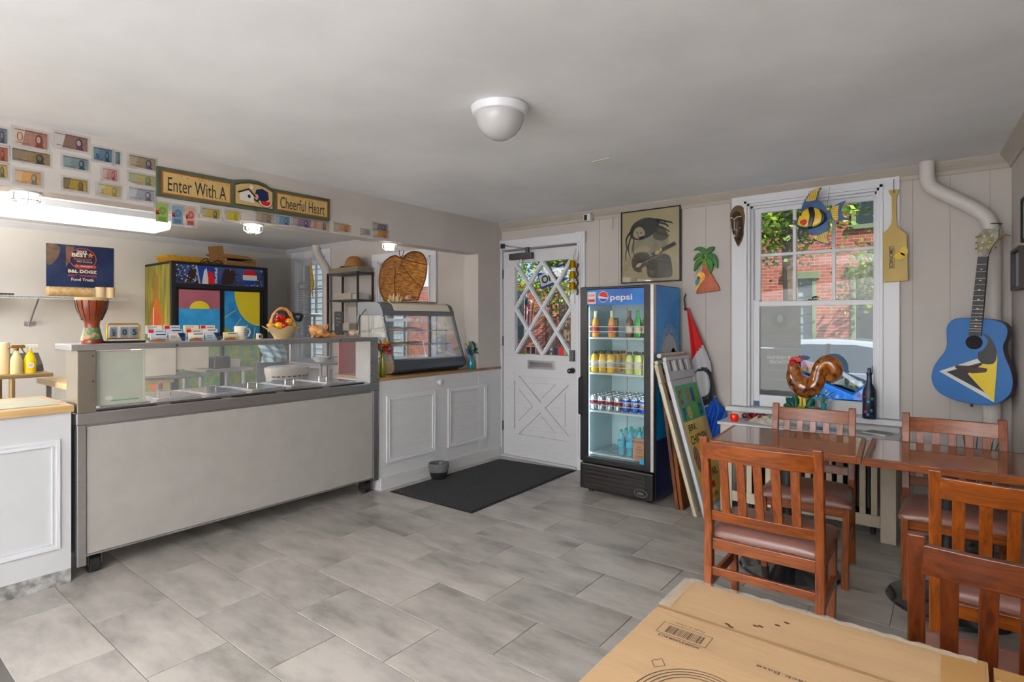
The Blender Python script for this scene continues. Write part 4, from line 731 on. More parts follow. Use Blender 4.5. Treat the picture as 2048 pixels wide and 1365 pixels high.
# bottles and cans
def bottle(name, lab, grp, x, y, z, prof, mt, parts=(), cap=None, n=14):
    t = thing(name, lab, 'bottle', (x, y, z), group=grp, local=True)
    MB().lathe(prof, (0, 0, 0), n).build('glass', mt, t)
    for nm, p, m_ in parts: MB().lathe(p, (0, 0, 0), n).build(nm, m_, t)
    return t
sodap = [(0, 0), (.028, 0), (.031, .01), (.031, .11), (.027, .135), (.014, .165), (.0125, .21), (.0145, .218), (0, .22)]
amber = mat('orange_soda', (232, 160, 30), .12, coat=.5); amberb = mat('brown_glass', (96, 52, 24), .1, coat=.6); green_g = mat('green_glass', (44, 150, 70), .1, coat=.6)
lab_r = mat('label_red', (196, 74, 40), .5); lab_w = mat('label_pale', (222, 208, 184), .5); necky = mat('clear_neck', (226, 224, 196), .1, coat=.5)
def soda(x, y, z, mt, lm, lab, grp, nk=True):
    t = bottle('soda_bottle', lab, grp, x, y, z, sodap, mt, [('label', [(.0315, .035), (.0318, .036), (.0318, .095), (.0315, .096)], lm)] + ([('neck', [(.0155, .165), (.0155, .167), (.0142, .208), (.016, .216), (.012, .2205)], necky)] if nk else []))
    return t
zz = SHZ[0]
soda(-2.385, 4.19, zz, amber, lab_r, 'orange soda bottle at the left end of the fridge top shelf', 'bottles on the top fridge shelf')
soda(-2.23, 4.19, zz, amber, lab_r, 'orange soda bottle second from the left on the fridge top shelf', 'bottles on the top fridge shelf')
for x, y, m_, l in ((-2.065, 4.18, amberb, 'brown beer bottle at the front left of the right-hand cluster on the top shelf'), (-2.04, 4.28, amberb, 'brown bottle behind the front brown one on the top shelf'), (-1.992, 4.18, green_g, 'green glass bottle at the front of the fridge top shelf'), (-1.965, 4.28, green_g, 'green glass bottle further back on the fridge top shelf'), (-1.922, 4.18, amberb, 'brown bottle with pale label at the right end of the top shelf')):
    soda(x, y, zz, m_, lab_w, l, 'bottles on the top fridge shelf', False)
juicep = [(0, 0), (.030, 0), (.034, .012), (.034, .10), (.031, .13), (.02, .15), (.019, .155)]
juice = mat('mango_juice', (236, 186, 48), .2, coat=.4); lemon = mat('pale_lemonade', (226, 226, 150), .2, coat=.4)
capm = mat('dark_cap', (44, 52, 56), .5)
def jbot(x, y, m_, lab, grp):
    t = bottle('juice_bottle', lab, grp, x, y, SHZ[1], juicep, m_, [('cap', [(0, .180), (.02, .178), (.021, .158), (.0205, .155), (0, .155)], capm), ('label', [(.0343, .05), (.0347, .051), (.0347, .10), (.0343, .101)], lab_w)])
for j in range(3):
    for i in range(3): jbot(-2.395 + i * .078 + j * .012, 4.19 + j * .085, juice, (('leftmost', 'middle', 'right')[i] + ' front yellow juice bottle with dark cap on the second shelf', 'yellow juice bottle with dark cap behind the front row on second shelf')[j > 0], 'yellow juice bottles' if j else 'front yellow juice bottles')
for j in range(2):
    for i in range(3): jbot(-2.07 + i * .076 + j * .01, 4.19 + j * .09, lemon, (('leftmost', 'middle', 'rightmost')[i] + ' front pale lemonade bottle on the second shelf', 'pale lemonade bottle behind the front row on second shelf')[j > 0], 'pale lemonade bottles' if j else 'front lemonade bottles')
canp = [(0, .002), (.024, 0), (.032, .01), (.032, .104), (.026, .119), (.027, .122), (.0245, .1215), (.0235, .117), (0, .117)]
silv = mat('can_silver', (206, 208, 212), .25, .8); cblu = mat('can_blue', (16, 92, 190), .25, .5); redm = mat('can_red_band', (170, 50, 50), .4)
c0 = None; c1 = None
for j in range(6):
    for i in range(7):
        x = -2.400 + i * .0755 + (.0); y = 4.185 + j * .0665
        if y > 4.53: continue
        front_ = 'front ' if j == 0 else ''
        lab = ('silver cola can in the front row on the third fridge shelf', 'blue cola can in the front row on the third fridge shelf', 'silver cola can packed behind the front row on the third shelf', 'blue cola can packed behind the front row on the third shelf')[(i > 3) + 2 * (j > 0)]
        grp = ('front silver cans', 'front blue cans', 'rear silver cans', 'rear blue cans')[(i > 3) + 2 * (j > 0)]
        if j == 0: lab = ('leftmost', 'second', 'third', 'fourth', 'leftmost', 'middle', 'rightmost')[i] + (' silver' if i < 4 else ' blue') + ' cola can from the left, front row of the third fridge shelf'
        src = c1 if i > 3 else c0
        if src is None:
            src = thing('drink_can', lab, 'can', (x, y, SHZ[2]), group=grp, local=True)
            bo = MB().lathe(canp, (0, 0, 0), 16, ms=[0, 0, 1, 0, 0, 0, 0, 0]).build('can_body', [silv, cblu if i > 3 else silv], src)
            a = MB()
            for k in range(6): a.box(-.012 + k * .004, -.008 + k * .004, -.0335, -.0305, .04, .075, 0 if k % 2 else 1)
            a.lathe([(.0323, .055), (.0325, .056), (.0325, .078), (.0323, .079)], (0, 0, 0), 16, m=1 if i <= 3 else 0).build('can_print', [navy if i <= 3 else silv, redm], src)
            if i > 3: c1 = src
            else: c0 = src
        else:
            d = dup(src, (x, y, SHZ[2]), None, lab); d['group'] = grp
waterp = [(0, .001), (.026, 0), (.031, .008), (.029, .05), (.031, .055), (.031, .12), (.026, .15), (.012, .185), (.012, .19)]
wat = hazy('water_plastic', (120, 196, 216), .55, .15)
w0 = None
for j in range(4):
    for i in range(4):
        if i == 0 and j > 2: continue
        x = -2.15 + i * .078 + j * .006; y = 4.20 + j * .078
        lab = (('leftmost', 'second', 'third', 'rightmost')[i] + ' front clear blue water bottle at the bottom of the fridge', 'clear blue water bottle behind the front row at the bottom of the fridge')[j > 0]
        if w0 is None:
            w0 = bottle('water_bottle', lab, 'front water bottles', x, y, .331, waterp, wat, [('cap', [(0, .208), (.0135, .207), (.014, .19), (0, .19)], mat('teal_cap', (70, 170, 150), .5)), ('label', [(.0314, .07), (.0316, .071), (.0316, .115), (.0314, .116)], mat('aqua_label', (110, 180, 206), .5))])
        else: d = dup(w0, (x, y, .331), None, lab); d['group'] = 'rear water bottles' if j else 'front water bottles'
t = thing('shelf_tag', 'dark square card at the back of the fridge top shelf between the soda bottles', 'card', (-2.31, 4.40, SHZ[0])); MB().box(-2.34, -2.28, 4.40, 4.403, 1.297, 1.46).box(-2.33, -2.29, 4.398, 4.40, 1.39, 1.44, 1).build('card', [blk, gry], t)

# ---------------------------------------------------------------- folded A-frame sign and old boards leaning on the fridge
lean = math.atan2(.335, 1.2)
def leanT(x, y): return Matrix.Translation((x, y, 0)) @ Matrix.Rotation(-lean, 4, 'Y')
sb = thing('sandwich_board', 'white plastic folding sandwich board leaning on the fridge side with food menu', 'sign', (-1.40, 4.3, 0))
T = leanT(-1.395, 4.06); H = 1.22; Wd = .52
ivory = mat('aged_ivory_plastic', (206, 196, 170), .5, var=.06, scale=4)
for dx, nm in ((0, 'front_leaf'), (-.072, 'rear_leaf')):
    m_ = MB(); zt = H - .02 + (.0 if dx == 0 else -.01)
    for seg_ in ((0, Wd, 0, .05), (0, .05, .05, zt - .18), (Wd - .05, Wd, .05, zt - .18), (0, Wd, zt - .18, zt - .12)): m_.box(dx - .03, dx, *seg_, T=T)
    m_.box(dx - .024, dx - .008, .05, Wd - .05, .05, zt - .18, T=T)
    for y0 in (0, .16, .28, .41): m_.box(dx - .03, dx, y0, y0 + (.07 if y0 in (0, .41) else .045), zt - .12, zt - .03, T=T)
    m_.box(dx - .03, dx, 0.02, Wd - .02, zt - .03, zt, T=T)
    m_.build(nm, ivory if dx else mat('white_plastic', (222, 224, 228), .4), sb, bevel=.006)
MB().cyl(T @ Vector((-.05, .02, H)), T @ Vector((-.05, Wd - .02, H)), .018).build('hinge', ivory, sb)
nW = T.to_3x3()
a = Art(T @ Vector((.001, .03, .08)), nW @ Vector((0, 1, 0)), nW @ Vector((0, 0, 1)))
PH = .89; PW = .46
a.rect(0, 0, PW, PH * .69, 0).rect(0, PH * .69, PW, PH, 1)
for k, (ch, cc) in enumerate((('C', 5), ('A', 6), ('R', 7), ('I', 8), ('B', 9))): a.text(ch, .065 + k * .08, PH * .90, .11, .055, cc, 2, bold=.05)
for k, (ch, cc) in enumerate((('F', 8),)): a.text(ch, .07, PH * .755, .09, .05, cc, 2, bold=.05)
a.E(.165, PH * .755, .045, .05, 10, 2).E(.29, PH * .76, .045, .05, 9, 2).text('O', .165, PH * .755, .05, None, 1, 3).text('O', .29, PH * .76, .05, None, 1, 3).text('D', .40, PH * .76, .09, .06, 8, 2, bold=.05)
a.text('JERK', .13, PH * .625, .06, .17, 2, 2, bold=.01).text('CHICKEN', .215, PH * .53, .065, .34, 2, 2, bold=.01).text('CURRY', .33, PH * .44, .06, .2, 2, 2, bold=.01).text('CHICKEN', .30, PH * .345, .06, .3, 2, 2, bold=.01).text('OXTAIL', .25, PH * .22, .06, .3, 2, 2, bold=.01)
a.E(.075, PH * .375, .055, .095, 3, 2).P([(.03, PH * .125), (.12, PH * .185), (.12, PH * .15), (.28, PH * .15), (.28, PH * .1), (.12, PH * .1), (.12, PH * .065)], 4, 2).text('HOURS', .2, PH * .045, .03, .2, 2, 2)
a.build('menu_poster', [mat('menu_yellow', (236, 190, 66), .4, col2=(238, 214, 120), scale=5), mat('menu_green', (72, 168, 110), .4), blk, mat('meat', (110, 70, 58), .5, col2=(190, 160, 150), scale=60), red, red, colr('ltblue', (150, 190, 220)), orng, blue, colr('lime', (140, 190, 70)), colr('pale_lime', (226, 222, 120))], sb)
ob = thing('old_boards', 'two rusty brown weathered boards leaning together behind the sandwich board', 'boards', (-1.66, 4.3, 0))
T2 = Matrix.Translation((-1.60, 4.13, 0)) @ Matrix.Rotation(-math.atan2(.15, 1.15), 4, 'Y'); rust = mat('weathered_brown_board', (60, 42, 34), .8, col2=(132, 78, 46), scale=14, stretch=(1, 1, .3), bump=.3, bscale=50)
for dx in (0, -.034): MB().box(dx - .026, dx, 0, .42, 0, 1.02, T=T2).build('board', rust, ob, bevel=.003)

# ---------------------------------------------------------------- cloth flag by the fridge
FL, FR = smooth(SHAPES['flag_l'], 3, False), smooth(SHAPES['flag_r'], 3, False); nr = len(FL)
red_f = mat('flag_red', (196, 50, 40), .7); wht_f = mat('flag_white', (200, 200, 204), .7); blk_f = mat('flag_charcoal', (44, 44, 48), .7); blu_f = mat('flag_blue', (20, 86, 180), .6)
def fpt(u, v):
    q = v * (nr - 1); i = min(int(q), nr - 2); t = q - i
    l = Vector(FL[i]).lerp(Vector(FL[i + 1]), t); r = Vector(FR[i]).lerp(Vector(FR[i + 1]), t); p = l.lerp(r, u)
    return p
def ffn(u, v):
    p = fpt(u, v); dz = .02 * math.sin(u * 9 + v * 5) * min(1, v * 2) + (.018 * math.sin(u * 17 + v * 22) if v > .62 else 0)
    return (p.x, 4.60 + dz, p.y)
def fmat(u, v):
    p = fpt(u, v); x, z = p.x, p.y; (ra, rb), (wa, wb) = SHAPES['flag_b'][:2], SHAPES['flag_b'][2:]
    zr = ra[1] + (x - ra[0]) / (rb[0] - ra[0]) * (rb[1] - ra[1]); zb = wa[1] + (x - wa[0]) / (wb[0] - wa[0]) * (wb[1] - wa[1])
    c = SHAPES['flag_ring'][0]; e = ((x - c[0] - .01) / .105) ** 2 + ((z - c[1] + .02 ) / .155) ** 2; e2 = ((x - c[0] + .012) / .074) ** 2 + ((z - c[1]) / .105) ** 2
    if z > zr: return 0
    if z < zb: return 3
    return 2 if (e < 1 and e2 > 1) else 1
flg = thing('hanging_flag', 'red, white and blue cloth flag with a dark ring hanging by the fridge', 'flag', (-1.62, 4.6, .55))
MB().grid(ffn, 40, 90, mf=fmat).build('cloth', [red_f, wht_f, blk_f, blu_f], flg, solid=.002)
MB().tube([(-1.765, 4.605, 1.52), (-1.79, 4.64, 1.62), (-1.785, 4.668, 1.66)], .006).ell((-1.765, 4.605, 1.53), .014).build('clip', darksteel, flg)

# ---------------------------------------------------------------- things on the street wall
mf = thing('framed_poster', 'black-framed sepia poster of a long-haired musician playing guitar above the fridge', 'picture', (-2.105, 4.65, 1.77))
px0, px1, pz0, pz1 = -2.383, -1.822, 1.772, 2.419
m_ = MB(); frame_rect(m_, px0, px1, pz0, pz1, px0 + .01, px1 - .01, pz0 + .01, pz1 - .01, 4.642, D - .001); m_.build('frame', black, mf, bevel=.002)
MB().box(px0 + .01, px1 - .01, 4.652, D - .002, pz0 + .01, pz1 - .01).build('backing', mat('sepia_paper', (206, 184, 150), .5, var=.04, scale=3), mf)
a = Art((0, 4.652, 0), (1, 0, 0), (0, 0, 1))
def Q(pts, m2, L, sm=3): return a.P(smooth(pts, sm), m2, L)
Q([(-2.13, 1.98), (-2.02, 2.02), (-1.93, 2.0), (-1.905, 1.93), (-1.90, 1.82), (-1.97, 1.808), (-2.10, 1.812), (-2.13, 1.86)], 2, 0)
Q([(-2.27, 2.13), (-2.16, 2.16), (-2.03, 2.22), (-1.95, 2.19), (-1.93, 2.12), (-1.98, 2.05), (-2.10, 2.00), (-2.2, 1.99), (-2.28, 2.03)], 3, 1)
Q([(-2.24, 2.07), (-2.16, 2.10), (-2.10, 2.07), (-2.16, 2.01), (-2.27, 1.95), (-2.33, 1.885), (-2.355, 1.895), (-2.32, 1.96)], 4, 2)
Q([(-2.06, 2.23), (-2.0, 2.25), (-1.945, 2.20), (-1.94, 2.15), (-2.0, 2.13), (-2.07, 2.16)], 1, 2)
Q([(-2.295, 2.22), (-2.275, 2.285), (-2.22, 2.325), (-2.14, 2.345), (-2.06, 2.33), (-2.02, 2.29), (-2.03, 2.24), (-2.07, 2.20), (-2.12, 2.17), (-2.20, 2.15), (-2.27, 2.17)], 0, 3)
for x0, z0, x1, z1, x2, z2, w_ in ((-2.28, 2.24, -2.33, 2.17, -2.325, 2.08, .022), (-2.27, 2.22, -2.31, 2.10, -2.29, 2.0, .016), (-2.25, 2.18, -2.265, 2.08, -2.25, 2.02, .014), (-2.05, 2.32, -1.97, 2.30, -1.90, 2.275, .02), (-2.04, 2.30, -1.96, 2.27, -1.93, 2.245, .02), (-2.05, 2.27, -1.98, 2.24, -1.92, 2.20, .02), (-2.08, 2.24, -2.0, 2.19, -1.92, 2.165, .02), (-2.3, 2.14, -2.335, 2.04, -2.33, 1.97, .012), (-1.97, 2.29, -1.91, 2.285, -1.89, 2.262, .01)):
    p_ = smooth([(x0, z0), (x1, z1), (x2, z2)], 5, False); n_ = len(p_)
    for i in range(n_ - 1): k_ = w_ * (1 - .75 * i / n_); a.line(p_[i], p_[i + 1], k_, 0, 4); a.E(p_[i][0], p_[i][1], k_ / 2, k_ / 2, 0, 4, 8)
Q([(-2.262, 2.215), (-2.235, 2.262), (-2.19, 2.268), (-2.155, 2.235), (-2.15, 2.195), (-2.175, 2.165), (-2.215, 2.165), (-2.25, 2.185)], 4, 5)
a.E(-2.225, 2.225, .011, .005, 0, 6, rot=-15).E(-2.185, 2.215, .010, .005, 0, 6, rot=-15).line((-2.215, 2.215), (-2.215, 2.195), .006, 1, 6).E(-2.205, 2.180, .013, .004, 0, 6, rot=-10).E(-2.185, 2.172, .028, .01, 1, 5, rot=20)
a.P(SHAPES['m_neck'], 0, 6); Q([(-2.27, 1.99), (-2.235, 2.035), (-2.175, 2.045), (-2.12, 2.03), (-2.10, 1.98), (-2.125, 1.93), (-2.15, 1.88), (-2.20, 1.865), (-2.25, 1.885), (-2.275, 1.93)], 1, 7)
Q([(-2.255, 1.99), (-2.22, 2.02), (-2.17, 2.03), (-2.135, 2.0), (-2.15, 1.95), (-2.17, 1.9), (-2.21, 1.88), (-2.25, 1.92)], 2, 8); a.E(-2.19, 1.955, .022, .026, 0, 9)
a.line((-2.18, 1.94), (-1.86, 2.065), .004, 4, 9).E(-2.205, 1.93, .03, .014, 4, 10, rot=30).E(-2.03, 2.03, .024, .018, 4, 10, rot=20).E(-2.0, 2.05, .012, .016, 4, 10)
Q([(-2.18, 1.9), (-2.14, 1.915), (-2.13, 1.875), (-2.16, 1.85)], 4, 8)
a.build('artwork', [colr('sepia_dark', (50, 44, 38)), colr('sepia_mid', (92, 82, 70)), mat('sepia_mid2', (84, 74, 62), .6, var=.25, scale=9), mat('sepia_light', (168, 152, 128), .6, var=.2, scale=14), colr('sepia_skin', (190, 170, 140))], mf)
MB().box(px0 + .01, px1 - .01, 4.6445, 4.646, pz0 + .01, pz1 - .01).build('glazing', clear, mf)
pt = thing('palm_plaque', 'painted wooden palm tree and parrot cut-out hanging right of the poster', 'wall ornament', (-1.61, 4.65, 1.65))
lf = mat('palm_leaf_green', (30, 84, 50), .35, col2=(70, 132, 60), scale=10)
for k, q in enumerate(SHAPES['palm_leaves']): MB().prism(smooth(q, 3), (0, 4.646 - k * .002, 0), (1, 0, 0), (0, 0, 1), (0, .02 + k * .0015, 0)).build('leaf', lf, pt, bevel=.002)
cn = [(-1.616, 1.94), (-1.65, 1.965), (-1.69, 1.96)]
vn = MB()
for q in ([(1200, 790), (1140, 830), (1050, 745)],): pass
cc = (-1.612, 1.925)
for e in ((-1.70, 1.975), (-1.705, 1.885), (-1.70, 1.80), (-1.575, 1.99), (-1.535, 1.86), (-1.565, 1.80)):
    m2 = ((cc[0] + e[0]) / 2, (cc[1] + e[1]) / 2 + .02); vn.tube([(cc[0], 4.63, cc[1]), (m2[0], 4.63, m2[1]), (e[0], 4.638, e[1])], [.005, .004, .001], 6)
vn.build('vein', mat('lime_vein', (120, 176, 60), .4), pt)
MB().prism(SHAPES['palm_base'], (0, 4.642, 0), (1, 0, 0), (0, 0, 1), (0, .024, 0)).build('trunk_base', mat('terracotta_paint', (150, 66, 34), .35, col2=(196, 98, 50), scale=8), pt, bevel=.003)
MB().prism(smooth(SHAPES['parrot'], 3), (0, 4.634, 0), (1, 0, 0), (0, 0, 1), (0, .01, 0)).build('parrot', mat('parrot_paint', (228, 110, 50), .35, col2=(236, 196, 60), scale=20), pt, bevel=.002)
MB().prism(smooth(SHAPES['parrot_wing'], 3), (0, 4.630, 0), (1, 0, 0), (0, 0, 1), (0, .005, 0)).ell((-1.665, 4.634, 1.785), (.012, .005, .016), m=1).build('wing_and_beak', [mat('teal_paint', (30, 130, 140), .35), colr('maroon', (110, 30, 34))], pt)
mk = thing('carved_mask', 'narrow carved wooden face mask hanging at the top left of the window casing', 'mask', (-1.37, 4.64, 2.03))
def dome(mb, pts, y0, hgt, m=0, rings=5):
    P = smooth(pts, 3); c = Vector((sum(p[0] for p in P) / len(P), sum(p[1] for p in P) / len(P))); n = len(P); vs = []
    for k in range(rings):
        s_ = 1 - k / rings; y = y0 - hgt * math.sqrt(max(0, 1 - s_ * s_))
        for p in P: q = c + (Vector(p) - c) * s_; vs.append((q.x, y, q.y))
    vs.append((c.x, y0 - hgt, c.y)); fs = [(k * n + i, k * n + (i + 1) % n, (k + 1) * n + (i + 1) % n, (k + 1) * n + i) for k in range(rings - 1) for i in range(n)]
    fs += [((rings - 1) * n + i, (rings - 1) * n + (i + 1) % n, rings * n) for i in range(n)]; fs.append(tuple(range(n))[::-1])
    return mb.add(vs, fs, m, True)
dome(MB(), SHAPES['mask'], 4.645, .035).build('rim', mat('mask_tan', (126, 104, 80), .5, var=.1, scale=10), mk)
dome(MB(), SHAPES['mask_face'], 4.632, .045).build('face', mat('mask_dark', (44, 34, 28), .4, col2=(96, 70, 44), scale=30), mk)
f_ = MB(); mx = -1.362
f_.tube([(mx - .045, 4.598, 2.245), (mx - .02, 4.588, 2.25), (mx, 4.584, 2.235), (mx + .002, 4.578, 2.15)], .004, 6).tube([(mx + .05, 4.6, 2.255), (mx + .02, 4.586, 2.25), (mx + .002, 4.584, 2.235)], .004, 6).tube([(mx + .002, 4.576, 2.15), (mx + .02, 4.588, 2.148)], .004, 6).ell((mx - .028, 4.597, 2.155), (.012, .006, .012)).ell((mx + .03, 4.60, 2.165), (.012, .006, .012)).ell((mx - .002, 4.592, 2.105), (.009, .006, .013))
f_.build('inlay', mat('bone_inlay', (196, 196, 180), .4), mk)
def flat(nm, key, y, th, m_, parent, sm=3, bev=.003): return MB().prism(smooth(SHAPES[key], sm) if sm else SHAPES[key], (0, y, 0), (1, 0, 0), (0, 0, 1), (0, th, 0)).build(nm, m_, parent, bevel=bev)
fs_ = thing('fish_sculpture', 'blue and yellow striped metal angelfish hanging in front of the window', 'fish ornament', (-.74, 4.5, 1.95))
fb_ = mat('fish_blue', (16, 92, 150), .35, col2=(8, 58, 112), scale=14); fy_ = mat('fish_yellow', (216, 174, 20), .3, col2=(226, 190, 40), scale=12); fk = mat('fish_black', (26, 26, 34), .3)
bo = MB(); dome(bo, SHAPES['fish_body'], 4.50, .03)
for v in SHAPES['fish_body']: pass
dome(bo, SHAPES['fish_body'], 4.50, -.03); bo.build('body', fb_, fs_)
def bumpy(nm, key, m_, parent, lift):       # patch that follows the domed body
    P = SHAPES['fish_body']; c = Vector((sum(p[0] for p in smooth(P, 3)) / (3 * len(P)), sum(p[1] for p in smooth(P, 3)) / (3 * len(P))))
    q = smooth(SHAPES[key], 3); cc_ = Vector((sum(p[0] for p in q) / len(q), sum(p[1] for p in q) / len(q)))
    def Yh(p):
        d_ = Vector(p) - c; s_ = min(1, math.sqrt((d_.x / .155) ** 2 + (d_.y / .108) ** 2)); return 4.50 - .03 * math.sqrt(max(0, 1 - s_ * s_)) - lift
    vs = []; n = len(q); K = 4
    for k in range(K):
        for p in q: r_ = cc_ + (Vector(p) - cc_) * (1 - k / K); vs.append((r_.x, Yh(r_), r_.y))
    vs.append((cc_.x, Yh(cc_), cc_.y)); fs = [(k * n + i, k * n + (i + 1) % n, (k + 1) * n + (i + 1) % n, (k + 1) * n + i) for k in range(K - 1) for i in range(n)] + [((K - 1) * n + i, (K - 1) * n + (i + 1) % n, K * n) for i in range(n)]
    m2 = MB(); m2.add(vs, fs, 0, True); return m2.build(nm, m_, parent, solid=.002)
bumpy('face_patch', 'fish_face', fy_, fs_, .004); bumpy('middle_patch', 'fish_mid', fy_, fs_, .004); bumpy('black_band', 'fish_b1', fk, fs_, .006); bumpy('black_band', 'fish_b2', fk, fs_, .006)
bumpy('red_cheek', 'fish_lip', red, fs_, .008)
ex, ez = SHAPES['fish_eye'][0]; MB().ell((ex, 4.476, ez), (.014, .008, .015)).ell((ex, 4.468, ez), (.007, .004, .008), m=1).build('eye', [colr('eye_brown', (120, 70, 50)), blk], fs_)
for nm, k1, k2 in (('top_fin', 'fish_top', 'fish_topy'), ('tail', 'fish_tail', 'fish_taily'), ('bottom_fin', 'fish_bot', 'fish_boty')):
    o = flat(nm, k1, 4.496, .008, fb_, fs_, 3, .001); flat('yellow_patch', k2, 4.4935, .0125, fy_, o, 2, 0)
    q = SHAPES[k2]; rb = MB(); cxx = sum(p[0] for p in q) / len(q); czz = sum(p[1] for p in q) / len(q)
    for i in range(-3, 4):
        if nm == 'tail': rb.bar((cxx - .03, 4.4925, czz + i * .012), (cxx + .035, 4.4925, czz + i * .015), .0015, .002)
        else: rb.bar((cxx + i * .012 - .004, 4.4925, czz - .03), (cxx + i * .011 + .008, 4.4925, czz + .035), .0015, .002)
    rb.build('fin_ray', fk, o)
flat('mouth', 'fish_mouth', 4.49, .012, mat('fish_grey', (60, 74, 90), .3), fs_, 2, .001)
for k in ('fish_k1', 'fish_k2'): MB().tube([(p[0], 4.49, p[1]) for p in smooth(SHAPES[k], 4, False)], [.006 - .0002 * i for i in range(17)], 8).build('barbel', mat('barbel_green', (40, 74, 60), .3, col2=(40, 90, 120), scale=20), fs_)
MB().tube([(-.70, 4.5, 2.24), (-.70, 4.60, 2.395)], .0012, 5).build('wire', darksteel, fs_)
pd = thing('wooden_paddle', 'pale wooden LEMONADE paddle hanging on the right window casing', 'paddle', (-.318, 4.64, 1.69))
MB().prism(SHAPES['paddle'], (0, 4.622, 0), (1, 0, 0), (0, 0, 1), (0, .02, 0)).build('paddle', mat('pale_yellow_wood', (200, 174, 112), .5, var=.08, scale=5, stretch=(3, 3, .5)), pd, bevel=.003)
a = Art((0, 4.622, 0), (1, 0, 0), (0, 0, 1)); a.text('LEMONADE', -.333, 1.862, .026, .15, 0, 1, rot=-90, bold=.02).rect(-.317, 1.79, -.3155, 1.935, 0, 1).E(-.288, 1.87, .032, .022, 1, 1).E(-.262, 1.90, .022, .03, 2, 1).P([(-.32, 1.845), (-.27, 1.83), (-.25, 1.86), (-.28, 1.84)], 3, 2)
a.build('print', [blk, yel, colr('paleyellow', (226, 206, 110)), colr('sage', (160, 170, 120))], pd)
MB().tube([(-.318, 4.61, 2.30), (-.318, 4.612, 2.39), (-.318, 4.64, 2.398)], .0022, 6).build('hook_wire', darksteel, pd)
# guitar
gt = thing('acoustic_guitar', 'bright blue acoustic guitar with white, black and yellow triangle in the corner', 'guitar', (.082, 4.42, 1.05), rz=R(-17), local=True, ry=0)
gt.rotation_euler = (R(0), R(2.0), R(-17)); gp = smooth(SHAPES['g_body'], 3)
gb = MB(); gb.prism(gp, (0, 0, 0), (1, 0, 0), (0, 0, 1), (0, .085, 0), 0, 1)
bodyo = gb.build('body', [mat('guitar_blue', (0, 96, 166), .45), wood('guitar_side', (46, 20, 16), (84, 36, 26), .35)], gt, bevel=.004)
a = Art((0, 0, 0), (1, 0, 0), (0, 0, 1)); a.P(SHAPES['g_white'], 0, 0).P(SHAPES['g_black'], 1, 1).P(SHAPES['g_yellow'], 2, 2); a.build('flag_triangles', [wht, blk, mat('guitar_yellow', (224, 196, 20), .35)], gt)
hx, hz = SHAPES['g_hole'][0]; a = Art((0, 0, 0), (1, 0, 0), (0, 0, 1)); a.E(hx, hz, .042, .042, 0, 0, 32); a.build('sound_hole', mat('hole_dark', (16, 8, 8), .8), gt)
MB().prism(smooth(SHAPES['g_guard'], 3), (0, -.004, 0), (1, 0, 0), (0, 0, 1), (0, .004, 0)).build('pickguard', black, gt)
MB().prism(SHAPES['g_bridge'], (0, -.012, 0), (1, 0, 0), (0, 0, 1), (0, .012, 0)).build('bridge', mat('bridge_wood', (60, 34, 30), .5), gt, bevel=.002)
gn = SHAPES['g_neck']; ne = MB().prism(gn, (0, -.014, 0), (1, 0, 0), (0, 0, 1), (0, .024, 0)); neo = ne.build('fingerboard', mat('ebony', (28, 24, 24), .4), gt, bevel=.001)
fm = MB(); 
for k in range(17):
    t_ = 1 - (1 - .5 ** (k / 9)) / .75; z = gn[0][1] + (gn[2][1] - gn[0][1]) * max(0, t_); xl = gn[0][0] + (gn[3][0] - gn[0][0]) * max(0, t_); xr = gn[1][0] + (gn[2][0] - gn[1][0]) * max(0, t_)
    fm.box(xl, xr, -.0155, -.0138, z - .0007, z + .0007)
fm.build('fret', steel, neo)
dt = MB()
for k in (.12, .2, .34, .46, .58, .7, .84): z = gn[0][1] + (gn[2][1] - gn[0][1]) * k; xm = (gn[0][0] + gn[1][0]) / 2 + ((gn[2][0] + gn[3][0]) / 2 - (gn[0][0] + gn[1][0]) / 2) * k; dt.ell((xm, -.0145, z), (.006, .0015, .003), 8)
dt.build('inlay_dot', wht, neo)
MB().prism(SHAPES['g_head'], (0, -.008, 0), (1, 0, 0), (0, 0, 1), (0, .018, 0)).build('headstock', mat('worn_headstock', (110, 112, 108), .6, col2=(176, 174, 156), scale=26), gt, bevel=.002)
tn = MB()
for k in range(3):
    for s_ in (0, 1): x = gn[3][0] + .014 + s_ * .035 + k * .006; z = gn[2][1] + .05 + k * .035; tn.cyl((x, -.012, z), (x, -.008, z), .006, n=10).ell((gn[3][0] - .014 if s_ == 0 else gn[2][0] + .03 + k * .006, .004, z), (.008, .005, .006), 8)
tn.build('tuning_peg', brass, gt)
zt_ = gn[2][1]; MB().tube([(gn[2][0] + .02, 0, zt_ + .09), (gn[2][0] + .05, .02, zt_ + .105), (gn[2][0] + .07, .03, zt_ + .125), (gn[2][0] + .085, .04, zt_ + .12)], .0035).build('hanging_hook', brass, gt)
MB().cyl((0, .04, -.13), (0, .04, -.15), .007).build('strap_button', black, gt)
